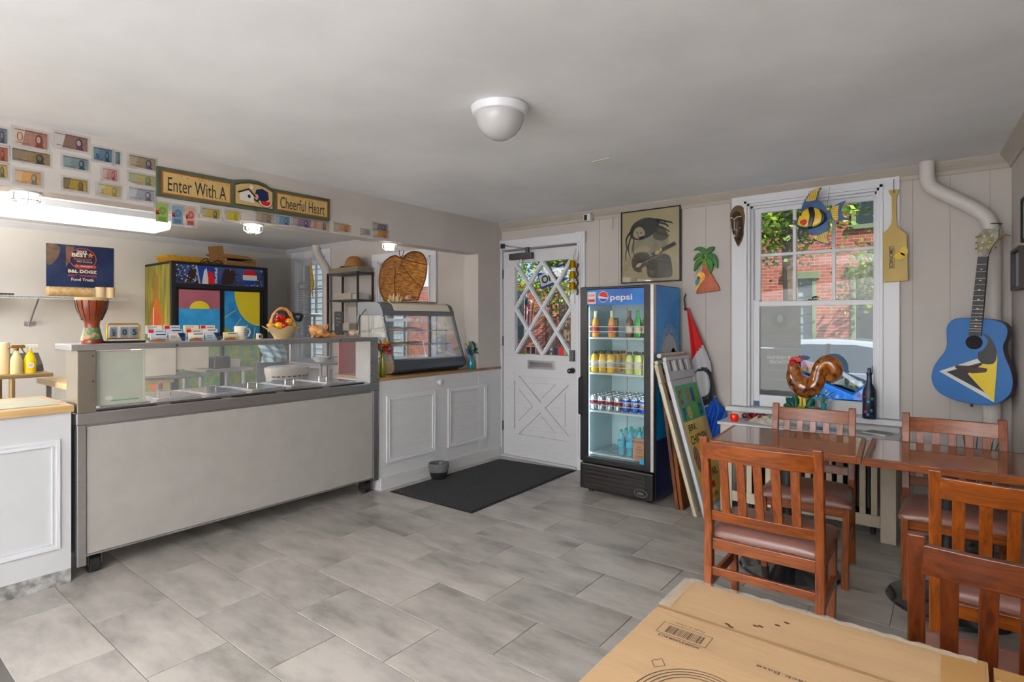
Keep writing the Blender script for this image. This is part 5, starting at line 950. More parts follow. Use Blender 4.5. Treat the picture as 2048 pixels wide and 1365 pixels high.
# certificates on the right wall
def cert(y0, y1, z0, z1, lab, fw, fm_, pm_, th=.02):
    c0 = Vector((XR(y0), y0, z0)); u = Vector((XR(y1) - XR(y0), y1 - y0, 0)); W_ = u.length; u.normalize(); n_ = Vector((-u.y, u.x, 0)); n_ = n_ if n_.x < 0 else -n_
    t = thing('framed_certificate', lab, 'picture', (XR((y0 + y1) / 2), (y0 + y1) / 2, z0), group='framed certificates on the right wall')
    T = Matrix((tuple(u) + (0,), tuple(n_) + (0,), (0, 0, 1, 0), (0, 0, 0, 1))).transposed(); T.translation = c0 + n_ * .001
    m_ = MB(); H_ = z1 - z0
    for q in ((0, fw, 0, H_), (W_ - fw, W_, 0, H_), (fw, W_ - fw, 0, fw), (fw, W_ - fw, H_ - fw, H_)): m_.box(q[0], q[1], 0, th, q[2], q[3], T=T)
    m_.build('frame', fm_, t, bevel=.002); MB().box(fw, W_ - fw, 0, th * .5, fw, H_ - fw, T=T).build('paper', pm_, t)
    l_ = MB()
    for k in range(7): l_.box(W_ * .2, W_ * .8, th * .5, th * .5 + .0005, H_ * (.2 + k * .09), H_ * (.21 + k * .09), T=T)
    l_.build('lines', gry, t)
pc = mat('cert_green', (178, 186, 170), .3, var=.08, scale=8)
cert(3.62, 4.06, 2.155, 2.43, 'thin black framed pale green certificate, highest on the right wall', .012, blackm, pc)
cert(3.72, 4.19, 1.86, 2.10, 'black framed certificate in the middle of the right wall', .014, blackm, pc)
cert(4.03, 4.33, 1.60, 1.83, 'small deep bronze-framed certificate, lowest on the right wall', .016, brownblack, mat('cert_blue', (170, 184, 196), .3), .045)
# ---------------------------------------------------------------- tables
def table(x, y, w_, d_, rz, lab, px):
    t = thing('cafe_table', lab, 'table', (x, y, 0), rz=rz, group='cafe tables pushed together', local=True)
    MB().box(-w_ / 2 + .022, w_ / 2 - .022, -d_ / 2 + .022, d_ / 2 - .022, .722, .7505).build('table_top', tab_top, t)
    e = MB(); frame_rect_h(e, -w_ / 2, w_ / 2, -d_ / 2, d_ / 2, .022, .712, .75); e.build('wood_edge', orange_woodx, t, bevel=.004)
    MB().cyl((px, 0, .04), (px, 0, .72), .04, n=24).cyl((px, 0, .03), (px, 0, .07), .07, .045, n=24).box(px - .14, px + .14, -.03, .03, .702, .7215).box(px - .03, px + .03, -.14, .14, .70, .7115).build('pedestal', black, t)
    MB().lathe([(0, .001), (.255, .001), (.265, .008), (.255, .02), (.12, .035), (.07, .045), (0, .045)], (px, 0, 0), 40).build('base', mat('gloss_black_base', (30, 36, 46), .18, coat=.5), t)
    return t
def frame_rect_h(mb, x0, x1, y0, y1, e, z0, z1):
    mb.box(x0, x0 + e, y0, y1, z0, z1); mb.box(x1 - e, x1, y0, y1, z0, z1); mb.box(x0 + e, x1 - e, y0, y0 + e, z0, z1); mb.box(x0 + e, x1 - e, y1 - e, y1, z0, z1)
table(-.745, 3.525, .735, .57, R(4), 'brown laminate cafe table nearer the fridge, its window-side edge by the radiator', 0)
table(-.018, 3.56, .685, .60, R(2), 'brown laminate cafe table at the right wall, beyond the one by the fridge', .0)
# ---------------------------------------------------------------- chairs
def chair(lab, loc, rz, wv, wx, grp='slat-back cafe chairs', wid=.455):
    c = thing('dining_chair', lab, 'chair', loc, rz=rz, group=grp, local=True); W = wid / 2
    for s_ in (-1, 1):
        rp = MB(); x = s_ * (W - .019); P = [(-.215, 0), (-.185, .30), (-.185, .50), (-.235, .80), (-.262, .905)]
        th = [.04, .042, .042, .036, .030]
        pts = [(P[i][0] - th[i] / 2, P[i][1]) for i in range(5)] + [(P[i][0] + th[i] / 2, P[i][1]) for i in range(4, -1, -1)]
        rp.prism(pts, (x - .0185, 0, 0), (0, 1, 0), (0, 0, 1), (.037, 0, 0)); rp.build('leg', wv, c, bevel=.004)
        MB().bar((s_ * (W - .03), .195, 0), (s_ * (W - .022), .185, .425), .034, .036, up=(0, 1, 0)).build('leg', wv, c, bevel=.004)
        MB().box(s_ * (W - .02) - .01, s_ * (W - .02) + .01, -.165, .17, .20, .245).build('stretcher', wx, c, bevel=.003)
        MB().box(s_ * (W - .02) - .01, s_ * (W - .02) + .01, -.165, .17, .375, .428).build('seat_rail', wx, c, bevel=.003)
    def rail(z0, z1, yb, bow, th, nm):
        m_ = MB(); xs = [-W + .03 + (2 * W - .06) * i / 10 for i in range(11)]
        yy = lambda x, z: yb(z) - bow * (1 - (x / (W - .03)) ** 2)
        for (za, zb) in ((z0, z1),):
            f = [(x, yy(x, za)) for x in xs]; 
            vs = []
            for x in xs:
                for z in (za, zb):
                    for dy in (-th / 2, th / 2): vs.append((x, yy(x, z) + dy, z))
            fs = []
            for i in range(10): b = i * 4; fs += [(b, b + 2, b + 6, b + 4), (b + 1, b + 5, b + 7, b + 3), (b + 2, b + 3, b + 7, b + 6), (b, b + 4, b + 5, b + 1)]
            fs += [(0, 1, 3, 2), (40, 42, 43, 41)]; m_.add(vs, fs)
        return m_.build(nm, wx, c, bevel=.003)
    yb = lambda z: -.187 - max(0, z - .5) * .19
    rail(.805, .882, yb, .022, .022, 'top_rail'); rail(.515, .562, yb, .012, .020, 'lower_back_rail')
    MB().box(-W + .03, W - .03, -.195, -.175, .378, .43).build('rear_rail', wx, c, bevel=.003); MB().box(-W + .03, W - .03, .17, .19, .378, .425).build('front_rail', wx, c, bevel=.003)
    MB().box(-W + .03, W - .03, -.20, -.182, .262, .30).build('stretcher', wx, c, bevel=.003)
    for k in range(5):
        x = (k - 2) * .072; u = 1 - (x / (W - .03)) ** 2
        MB().bar((x, yb(.555) - .012 * u, .555), (x, yb(.812) - .022 * u, .812), .036, .012, up=(0, 1, 0)).build('slat', wv, c, bevel=.002)
    se = MB()
    def sf(u, v):
        a_ = u * 2 - 1; b_ = v * 2 - 1; k = (1 - abs(a_) ** 6) * (1 - abs(b_) ** 6); hw = (W - .014) + .018 * v
        return (a_ * hw, -.175 + v * .39, .45 + .04 * k ** .5)
    se.grid(sf, 16, 16); b = 17
    rim_ = [i for i in range(17)] + [17 * j + 16 for j in range(1, 17)] + [16 * 17 + i for i in range(15, -1, -1)] + [17 * j for j in range(15, 0, -1)]
    n0 = len(se.v); se.v += [(se.v[i][0] * .99, se.v[i][1], .431) for i in rim_]; L_ = len(rim_)
    for i in range(L_): se.f.append([rim_[i], rim_[(i + 1) % L_], n0 + (i + 1) % L_, n0 + i]); se.mi.append(0); se.sm.append(True)
    se.f.append([n0 + i for i in range(L_)]); se.mi.append(0); se.sm.append(False)
    se.build('seat', vinyl, c, angle=60); return c
chair('honey wood chair with its back to the camera at the table nearer the fridge', (-.663, 2.80, 0), R(1), orange_wood, orange_woodx, wid=.495)
chair('honey wood chair on the window side of the table in front of the radiator cover', (-.665, 3.63, 0), R(184), orange_wood, orange_woodx)
chair('honey wood chair on the window side of the right table, under the blue guitar', (.005, 3.66, 0), R(182), orange_wood, orange_woodx)
chair('lighter honey wood chair on the near side of the right table', (.158, 2.72, 0), R(0), orange_wood, orange_woodx)
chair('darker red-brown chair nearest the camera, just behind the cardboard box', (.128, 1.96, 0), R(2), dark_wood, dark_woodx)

# ---------------------------------------------------------------- cardboard boxes
bx = thing('cardboard_box', 'large brown cardboard carton with barcode print in the foreground', 'box', (-.265, 1.15, 0))
BZ = .70
MB().box(-.592, .055, .72, 1.345, .0, BZ).build('carton', cardm, bx, bevel=.004)
m_ = MB(); m_.prism([(-.590, 1.345), (-.585, 1.545), (.058, 1.562), (.055, 1.345)], (0, 0, BZ - .012), (1, 0, 0), (0, 1, 0), (0, 0, .011)).build('front_flap', cardm, bx, bevel=.003)
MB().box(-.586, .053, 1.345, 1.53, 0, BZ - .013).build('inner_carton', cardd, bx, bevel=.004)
MB().bar((-.588, 1.348, BZ + .0015), (.055, 1.348, BZ + .0015), .012, .003).build('crease', cardd, bx)
tape = glass('packing_tape', (236, 232, 222), .12, .25)
tp = MB()
def tpf(u, v): return (-.58 + u * .62, 1.535 + v * .016 + .002 * math.sin(u * 60), BZ + .0015 + .003 * abs(math.sin(u * 43 + v * 3)) * v)
tp.grid(tpf, 60, 3); tp.build('tape', hazy('glossy_tape', (226, 222, 206), .35, .12), bx)
MB().grid(lambda u, v: (-.592 + v * .03, 1.36 + u * .18, BZ + .0018 + .002 * abs(math.sin(u * 30))), 20, 2).build('tape', MATS['glossy_tape'], bx)
MB().box(-.02, .052, 1.36, 1.55, BZ, BZ + .001).build('paper_tape', mat('brown_tape', (166, 132, 92), .3), bx)
h_ = MB()
for x, y in ((-.335, 1.44), (-.32, 1.465), (-.375, 1.405), (-.365, 1.41), (-.42, 1.365), (-.43, 1.372)): h_.prism([(0, 0), (.006, -.0025), (.013, 0), (.006, .003)], (x, y, BZ - .0005), (1, -.1, 0), (0, 1, 0), (0, 0, .002))
h_.build('punched_hole', mat('hole_brown', (74, 50, 32), .9), bx)
a = Art((0, 0, BZ), (-1, 0, 0), (0, -1, 0))     # print reads from the far side
a.flat = True
bxx, byy = .488, -1.265
for q in ((-.058, -.026, .058, -.0245), (-.058, .0245, .058, .026), (-.058, -.026, -.0565, .026), (.0565, -.026, .058, .026)): a.rect(bxx + q[0], byy + q[1], bxx + q[2], byy + q[3], 0)
for k in range(24):
    w_ = rnd.choice([.0009, .0014, .0026]); a.rect(bxx - .043 + k * .0036, byy - .016, bxx - .043 + k * .0036 + w_, byy + .017, 0)
a.text('#500TOSB3C3', bxx, byy + .035, .0085, .095, 0, 0, bold=.02).text('Made in China', bxx, byy - .036, .008, .07, 0, 0)
a.text('Top Black Base', .245, -1.245, .014, .16, 0, 0)
for k in range(4): a.ring(.385, -1.02, .115 - k * .009, .135 - k * .009, .0022, 0, 0, 60)
for q in ((-.08, .02), (-.03, .04), (.03, .03)): a.ring(.385 + q[0] * .7, -1.05 + q[1], .025, .04, .002, 0, 0, 24)
a.ring(.49, -1.125, .016, .02, .002, 0, 0, 4)
a.build('print', [mat('carton_ink', (66, 58, 50), .8)], bx)
b2 = thing('cardboard_box', 'second cardboard carton beside the large one at the bottom right corner', 'box', (.26, 1.2, 0))
MB().box(.066, .44, .75, 1.55, 0, BZ - .006).build('carton', cardm, b2, bevel=.004); MB().box(.066, .44, 1.50, 1.55, BZ - .0055, BZ - .0035).build('tape', MATS['brown_tape'], b2)

# ---------------------------------------------------------------- radiator cover and things on it
rc = thing('radiator_cover', 'cream slatted wooden radiator cover with white top under the window', 'radiator cover', (-.84, 4.47, 0))
rcm = mat('aged_cream_paint', (198, 186, 164), .55, var=.05, scale=12, bump=.1, bscale=30); ry, RT = 4.315, .672
MB().box(-1.405, -.268, ry - .012, D - .1, RT - .022, RT).build('top', mat('scratched_white_top', (216, 216, 220), .4), rc, bevel=.004)
for x0, x1, z0, z1 in ((-1.385, -1.30, 0, RT - .023), (-.37, -.285, 0, RT - .023), (-1.299, -.371, .545, RT - .023), (-1.299, -.371, .09, .165)): MB().box(x0, x1, ry, ry + .02, z0, z1).build('rail', rcm, rc, bevel=.003)
for k in range(14):
    x = -1.26 + k * .0645; MB().box(x, x + .035, ry + .004, ry + .018, .1655, .5445).build('slat', rcm, rc, bevel=.002)
MB().box(-1.385, -1.368, ry + .021, D - .105, .0, RT - .023).box(-.302, -.285, ry + .021, D - .105, 0, RT - .023).build('side_panel', rcm, rc)
rd = thing('radiator', 'dark iron radiator behind the slats under the window', 'radiator', (-.84, 4.5, 0)); rb = MB()
for k in range(14): rb.box(-1.22 + k * .06, -1.185 + k * .06, 4.42, 4.54, .08, .60)
rb.box(-1.23, -.40, 4.46, 4.5, .12, .16).box(-1.23, -.40, 4.46, 4.5, .5, .54).box(-1.22, -1.19, 4.45, 4.5, 0, .09).box(-.44, -.41, 4.45, 4.5, 0, .09); rb.build('fin', mat('radiator_iron', (52, 48, 44), .7), rd, bevel=.006)
z = RT + .0005
t = thing('candle_cup', 'small bright orange-red glass cup at the left end of the radiator cover', 'cup', (-1.30, 4.38, z)); MB().lathe([(0, 0), (.022, 0), (.030, .02), (.031, .04), (.024, .055), (.022, .055), (.026, .04), (0, .012)], (-1.30, 4.38, z), 18).build('cup', mat('red_glass', (232, 70, 30), .2, emit=.15), t)
cl1 = MB()
def heap(cx, cy, z0, rx, ry_, h, seed, ph=9):
    r_ = random.Random(seed); o1, o2 = r_.uniform(0, 6), r_.uniform(0, 6)
    def f(u, v):
        t_ = u * 2 * math.pi; k = v
        w1 = 1 + .14 * math.sin(3 * t_ + o1) + .08 * math.sin(7 * t_ + o2)
        rr = (1 - k) * w1; hh = h * (1 - (1 - k) ** 2) * (1 + .25 * math.sin(ph * t_ + o2) * (1 - k)) 
        return (cx + rx * rr * math.cos(t_), cy + ry_ * rr * math.sin(t_), z0 + hh + .012 * math.sin(ph * u * 5 + v * 11) * k * (1 - k) * 3)
    return f
one('crumpled_cloth', MB().grid(heap(-1.06, 4.46, z, .15, .09, .05, 2), 40, 10), mat('offwhite_cloth', (204, 198, 186), .85, var=.08, scale=14), 'crumpled off-white cloth on the radiator cover left of the far chair back', 'cloth')
sh = thing('ribbon_heap', 'tangle of dark red ribbon and beads behind the orange cup', 'ribbon', (-1.21, 4.50, z)); r1 = random.Random(5); m_ = MB()
for k in range(7):
    c_ = (-1.24 + .02 * k, 4.49 + r1.uniform(-.02, .03)); m_.tube([(c_[0] + .035 * math.cos(i / 9 * 6.28), c_[1] + .03 * math.sin(i / 9 * 6.28), z + .012 + .018 * (1 + math.sin(i * 1.3 + k))) for i in range(9)], .008, 6, m=k % 3, closed=True)
m_.build('ribbon', [mat('wine_red', (120, 28, 36), .5), mat('pink_red', (176, 60, 64), .5), blk], sh)
for i, (x, y, w_, d_, r_, cols, lab) in enumerate(((-.95, 4.43, .2, .13, 8, ('a', 'b'), 'blue and green map leaflet under the far chair back'), (-.70, 4.42, .22, .14, -6, ('c', 'a'), 'unfolded blue sea map on the radiator cover'), (-.50, 4.42, .2, .13, -14, ('b', 'd'), 'blue and yellow folded brochure near the dark bottle'), (-.395, 4.47, .14, .12, -20, ('e', 'e'), 'green-grey booklet at the right end of the radiator cover'))):
    T = Matrix.Translation((x, y, z)) @ Matrix.Rotation(R(r_), 4, 'Z'); t = thing('map_leaflet', lab, 'leaflet', (x, y, z))
    MB().box(-w_ / 2, w_ / 2, -d_ / 2, d_ / 2, 0, .004 if i < 3 else .012, T=T).build('sheets', paper, t)
    a = Art(T @ Vector((0, 0, .004 if i < 3 else .012)), T.to_3x3() @ Vector((1, 0, 0)), T.to_3x3() @ Vector((0, 1, 0)))
    pal = dict(a=mat('map_sea', (70, 140, 190), .4, col2=(150, 200, 220), scale=16), b=mat('map_green', (120, 170, 150), .4, col2=(190, 200, 130), scale=20), c=mat('map_blue', (40, 100, 170), .4), d=mat('map_yel', (210, 200, 120), .4, col2=(70, 140, 190), scale=20), e=mat('book_green', (130, 150, 124), .5))
    a.rect(-w_ * .46, -d_ * .45, 0, d_ * .45, 0).rect(.002, -d_ * .45, w_ * .46, d_ * .45, 1).E(.05, 0, .03, .018, 2, 1, rot=20).E(-.05, .01, .02, .03, 2, 1)
    a.build('print', [pal[cols[0]], pal[cols[1]], pal['d']], t)
# on the sill: tray, rooster, plants, vases, dark bottle
SZ = .7525
tr = thing('serving_tray', 'grey oval tray under the rooster on the window sill', 'tray', (-.90, 4.60, SZ)); MB().lathe([(0, 0), (.8, 0), (1, .018), (1.02, .02), (.98, .022), (.8, .006), (0, .006)], (-.90, 4.615, SZ), 36, sx=.145, sy=.027).build('tray', mat('tray_grey', (110, 116, 122), .3), tr)
ro = thing('rooster_figurine', 'mottled brown ceramic rooster with red comb and curled tail on the sill', 'figurine', (-.88, 4.60, .775))
P = smooth(SHAPES['rooster'], 4, False); base = [.036, .047, .062, .078, .078, .064, .056, .052, .052, .053, .055, .053, .046, .03]
rr = [base[min(13, int(i / 4))] * (1 - (i % 4) / 4) + base[min(13, int(i / 4) + 1)] * (i % 4) / 4 for i in range(len(P))]
rom = mat('rooster_mottle', (66, 34, 36), .2, col2=(190, 120, 50), scale=24, coat=.6)
MB().tube([(p[0], 4.60, p[1]) for p in P], rr, 18).build('body', rom, ro)
MB().ell((P[0][0], 4.60, P[0][1] + .004), .03, 14).build('head', mat('rooster_red', (190, 16, 34), .4), ro)
MB().prism(smooth(SHAPES['comb'], 2), (0, 4.592, 0), (1, 0, 0), (0, 0, 1), (0, .016, 0)).build('comb', MATS['rooster_red'], ro, bevel=.003)
MB().prism(smooth(SHAPES['wattle'], 2), (0, 4.568, 0), (1, 0, 0), (0, 0, 1), (0, .06, 0)).build('wattle', MATS['rooster_red'], ro, bevel=.006)
MB().cyl((P[0][0] - .025, 4.6, P[0][1] + .002), (P[0][0] - .055, 4.6, P[0][1] - .004), .008, .001, n=8).build('beak', yel, ro)
MB().bar((-.893, 4.60, .89), (-.893, 4.60, .80), .022, .02).bar((-.865, 4.60, .89), (-.862, 4.60, .80), .02, .018).build('leg', yel, ro)
MB().lathe([(0, .0), (.055, .0), (.06, .008), (.03, .022), (0, .024)], (-.88, 4.605, .776), 20, sx=1.4, sy=.5).build('base', mat('figurine_base', (176, 130, 84), .4), ro)
def leafmb(mb, base, tip, wd, n=6, up=(0, 0, 1), droop=.0, m=0):
    b = Vector(base); t_ = Vector(tip); d = t_ - b; s_ = d.cross(Vector(up)).normalized() if d.cross(Vector(up)).length > 1e-5 else Vector((1, 0, 0)); nn = s_.cross(d).normalized(); vs = []
    for i in range(n + 1):
        k = i / n; c_ = b + d * k + nn * (.12 * d.length * math.sin(k * 3.14) - droop * k * k); w_ = wd * math.sin(math.pi * min(1, k * .93 + .05)) ** .8
        vs += [c_ - s_ * w_ / 2 + nn * w_ * .15, c_, c_ + s_ * w_ / 2 + nn * w_ * .15]
    return mb.add(vs, [(i * 3 + j, i * 3 + j + 1, i * 3 + j + 4, i * 3 + j + 3) for i in range(n) for j in (0, 1)], m, True)
lgr = mat('leaf_dark_green', (30, 86, 50), .4, col2=(50, 110, 74), scale=14); tealf = mat('leaf_teal', (24, 84, 84), .4, col2=(40, 100, 70), scale=10)
pl = thing('artificial_leaves', 'broad dark green artificial leaves round the rooster feet', 'plant', (-.88, 4.55, SZ))
for k, (b_, t_, w_) in enumerate((((-.93, 4.575, .79), (-.98, 4.56, .86), .06), ((-.92, 4.575, .79), (-.925, 4.57, .88), .06), ((-.84, 4.575, .79), (-.80, 4.565, .87), .06), ((-.95, 4.57, .79), (-1.0, 4.56, .80), .05), ((-.84, 4.57, .785), (-.78, 4.55, .79), .06), ((-.80, 4.57, .785), (-.73, 4.56, .765), .05))):
    m_ = MB(); leafmb(m_, b_, t_, w_, up=(0, 1, .2)); m_.build('leaf', lgr if k % 2 else tealf, pl, solid=.0015)
sb_ = MB().tube([(-.93, 4.565, .785), (-.88, 4.56, .78), (-.80, 4.565, .785)], .006).tube([(-.90, 4.56, .795), (-.85, 4.555, .80)], .011, m=1).build('stem', [mat('twig', (150, 104, 66), .7), colr('limecap', (140, 180, 60))], pl)
wb = thing('blossom_vase', 'small clear teal vase with white blossom sprays right of the rooster', 'vase', (-.735, 4.575, SZ))
MB().lathe([(0, 0), (.020, 0), (.022, .01), (.017, .05), (.020, .085), (.018, .085), (.015, .05), (0, .01)], (-.735, 4.575, SZ), 16).build('vase', mat('teal_vase_glass', (70, 160, 176), .1, coat=.5), wb)
m_ = MB(); r1 = random.Random(8)
for k in range(14):
    a_ = r1.uniform(0, 6.28); e_ = (-.735 + .05 * math.cos(a_) - .03, 4.575 + .018 * math.sin(a_), SZ + .13 + r1.uniform(0, .075)); m_.tube([(-.735, 4.575, SZ + .07), ((-.735 + e_[0]) / 2, 4.575, SZ + .12), e_], .0012, 5, m=0); m_.ell(e_, r1.uniform(.006, .01), 7, m=1 if k % 3 else 2)
m_.build('blossom', [grn, wht, mat('pale_leaf', (130, 160, 140), .5)], wb)
m_ = MB()
for k in range(5): leafmb(m_, (-.735, 4.575, SZ + .08), (-.70 + .03 * k - .02, 4.575 - .01 * k, SZ + .17 + .02 * (k % 2)), .018)
m_.build('leaf', MATS['pale_leaf'], wb)
one('glass_bird', MB().ell((-.70, 4.60, .86), (.03, .012, .02), T=Matrix.Rotation(R(-35), 4, 'Y')).cyl((-.72, 4.6, .80), (-.70, 4.6, .86), .006, .012, n=8).cyl((-.68, 4.6, .87), (-.665, 4.6, .93), .008, .003, n=8).cyl((-.72, 4.6, SZ), (-.72, 4.6, .80), .012, .006, n=10), clear, 'clear glass bird ornament between blossom vase and rooster tail', 'ornament')
db = thing('painted_bottle', 'tall dark bottle painted with blue and pink blooms at the right end of the sill', 'bottle', (-.458, 4.60, SZ))
MB().lathe([(0, 0), (.040, 0), (.042, .01), (.042, .17), (.038, .20), (.018, .245), (.015, .30), (.018, .304), (.018, .318), (0, .32)], (-.458, 4.60, SZ), 26).build('bottle', mat('painted_glass', (20, 28, 50), .35, col2=(50, 70, 110), scale=18, lohi=(.5, .75)), db)
MB().cyl((-.458, 4.6, SZ + .318), (-.458, 4.6, SZ + .335), .01).ell((-.458, 4.6, SZ + .342), .012, 10).build('stopper', darksteel, db)
m_ = MB()
for q, (a_, z_, r_) in enumerate(((-2.0, .05, .014), (-1.2, .06, .012), (-1.6, .12, .011), (-2.2, .15, .009), (-1.1, .14, .013), (-1.7, .03, .010))): m_.ell((-.458 + .041 * math.cos(a_), 4.60 + .041 * math.sin(a_), SZ + z_), (r_, .004, r_), 10, m=q % 3)
m_.build('painted_bloom', [colr('bloom_pink', (150, 50, 90)), colr('bloom_green', (50, 120, 90)), colr('bloom_blue', (80, 150, 200))], db)
# poster backs in the lower sash
po = thing('window_poster', 'dark festival poster seen from behind in the lower left window pane, upper of two', 'poster', (-1.05, D + .06, 1.21))
MB().box(-1.204, -.915, D + .059, D + .0625, 1.222, 1.543).build('sheet', mat('poster_dark', (84, 78, 72), .5, var=.12, scale=7), po)
a = Art((-1.06, D + .059, 1.38), (1, 0, 0), (0, 0, 1)); a.E(0, .06, .045, .06, 0).E(0, .07, .022, .032, 1, 1)
for s_ in (-1, 1): a.P([(s_ * .045, .02), (s_ * .13, .09), (s_ * .12, .03), (s_ * .05, -.02)][::s_], 2, 0)
a.text('CARNIVAL', 0, -.065, .02, .19, 3, 1, mirror=True).text('BALTIMORE', 0, -.095, .012, .13, 1, 1, mirror=True).rect(-.12, -.125, .12, -.12, 1, 0)
a.build('print', [colr('pd1', (58, 54, 50)), colr('pd2', (120, 110, 98)), colr('pd3', (98, 88, 76)), colr('pd4', (136, 120, 80))], po)
po = thing('window_poster', 'dark poster reading REP YOUR FLAG MOTORCADE mirrored, lower of two in the window', 'poster', (-1.05, D + .06, .86))
MB().box(-1.204, -.915, D + .059, D + .0625, .852, 1.214).build('sheet', MATS['poster_dark'], po)
a = Art((-1.06, D + .059, 1.03), (1, 0, 0), (0, 0, 1)); a.text('REP YOUR FLAG', 0, .115, .026, .19, 0, 1, mirror=True, bold=.03).text('MOTORCADE', 0, .08, .026, .15, 0, 1, mirror=True, bold=.03).rect(-.1, .012, .1, .02, 1).rect(-.12, -.06, .12, -.052, 1).rect(-.13, -.15, -.08, -.14, 1)
a.build('print', [colr('pl1', (168, 164, 158)), colr('pl2', (116, 112, 108))], po)
# dried branches in the corner
dbm = thing('dried_branches', 'bare dark branches in a woven basket in the right corner behind the chair', 'plant', (.12, 4.42, 0)); m_ = MB(); r1 = random.Random(4)
for k in range(16):
    a_ = r1.uniform(-.22, .14); b_ = r1.uniform(-.08, .08); h_ = r1.uniform(.55, .82); m_.tube([(.10 + a_ * .1, 4.40, .22), (.10 + a_ * .6, 4.40 + b_ * .5, h_ * .7), (.10 + a_ + .02 * math.sin(k), 4.40 + b_, h_)], [.005, .004, .0015], 5)
m_.build('branch', mat('dry_branch', (84, 80, 74), .8), dbm)
MB().lathe([(0, 0), (.10, 0), (.12, .03), (.125, .28), (.115, .28), (.11, .03), (0, .02)], (.07, 4.40, 0), 24).build('basket', mat('dark_weave', (70, 66, 60), .8, col2=(140, 136, 126), scale=40), dbm)
# ---------------------------------------------------------------- floor mat, mortar bowl
fm_ = thing('door_mat', 'dark charcoal rectangular door mat in front of the white door', 'mat', (-3.24, 3.8, 0))
mp_ = [(-3.70, 3.08), (-2.815, 3.11), (-2.84, 4.60), (-3.69, 4.50)]
MB().prism([(-3.71, 3.075), (-2.81, 3.10), (-2.835, 4.61), (-3.70, 4.51)], (0, 0, 0), (1, 0, 0), (0, 1, 0), (0, 0, .004)).build('rubber_edge', rubber, fm_)
MB().prism([(-3.69, 3.095), (-2.83, 3.12), (-2.855, 4.59), (-3.68, 4.49)], (0, 0, .004), (1, 0, 0), (0, 1, 0), (0, 0, .006)).build('pile', mat('charcoal_pile', (54, 55, 58), .95, var=.3, scale=70, bump=.5, bscale=200), fm_)
mb_ = thing('stone_mortar', 'two-tone grey and black stone bowl with a pestle end beside the mat', 'bowl', (-3.665, 3.58, .01)); c_ = (-3.665, 3.60, .0105)
MB().lathe([(0, 0), (.065, 0), (.075, .02), (.085, .065), (.092, .10), (.094, .13), (.088, .138), (.078, .138), (.072, .10), (.05, .05), (0, .04)], c_, 30, ms=[0, 0, 0, 1, 1, 1, 1, 1, 1, 1]).build('bowl', [mat('mortar_black', (30, 30, 31), .5), mat('mortar_grey', (112, 112, 112), .7, var=.1, scale=40)], mb_)
MB().cyl((c_[0] - .02, c_[1], c_[2] + .06), (c_[0] + .015, c_[1] + .02, c_[2] + .142), .014).build('pestle', mat('pestle_grey', (140, 138, 134), .6), mb_)

# ---------------------------------------------------------------- on the cart shelf
Z = 1.2975; XS = -3.92
dj = thing('djembe_drum', 'carved brown djembe drum at the left end of the cart shelf', 'drum', (XS, 1.062, Z)); c_ = (XS, 1.062, Z)
dw = mat('drum_wood', (96, 40, 22), .3, col2=(140, 66, 34), scale=9, coat=.3)
MB().lathe([(0, 0), (.056, 0), (.058, .012), (.054, .022), (.043, .055), (.036, .10), (.038, .125), (.055, .15), (.070, .20), (.078, .255), (.072, .257), (0, .257)], c_, 32).build('shell', dw, dj)
MB().lathe([(.0535, .026), (.0465, .05), (.0405, .078), (.0385, .09)], (c_[0], c_[1], c_[2]), 32).build('carved_band', mat('painted_band', (60, 110, 80), .5, col2=(176, 130, 80), scale=45, lohi=(.45, .55)), dj)
MB().lathe([(.077, .246), (.080, .25), (.080, .262), (.074, .266), (0, .266)], c_, 32).build('drum_skin', mat('drum_skin', (200, 176, 140), .6), dj)
m_ = MB()
for k in range(14):
    q = k / 14 * 6.283; m_.tube([(c_[0] + .080 * math.cos(q), c_[1] + .080 * math.sin(q), c_[2] + .248), (c_[0] + .0725 * math.cos(q), c_[1] + .0725 * math.sin(q), c_[2] + .20), (c_[0] + .048 * math.cos(q), c_[1] + .048 * math.sin(q), c_[2] + .135)], .002, 5)
m_.build('rope', mat('dark_rope', (40, 26, 20), .8), dj)
ca = thing('desk_calendar', 'brass flip calendar with grey blocks reading MAY 0 5', 'calendar', (XS, 1.22, Z))
MB().box(XS - .05, XS + .05, 1.118, 1.322, Z, Z + .012).build('base', black, ca, bevel=.002)
MB().tube([(XS, 1.135, Z + .012), (XS, 1.135, Z + .10), (XS, 1.145, Z + .112), (XS, 1.295, Z + .112), (XS, 1.305, Z + .10), (XS, 1.305, Z + .012)], .0045, 8).tube([(XS, 1.135, Z + .026), (XS, 1.305, Z + .026)], .004, 8).build('frame', brass, ca)
for y, w_, tx in ((1.166, .038, 'MAY'), (1.222, .044, '0'), (1.274, .044, '5')):
    bl = MB().box(XS - .012, XS + .012, y - w_ / 2, y + w_ / 2, Z + .032, Z + .094).build('number_block', mat('block_grey', (132, 138, 146), .5), ca, bevel=.002)
    a = Art((XS + .0122, y, Z + .063), (0, 1, 0), (0, 0, 1)); a.text(tx, 0, 0, .036 if tx != 'MAY' else .02, .024 if tx != 'MAY' else .042, 0, 0, rot=0 if tx != 'MAY' else 90, bold=.03); a.build('lettering', [blk], bl)
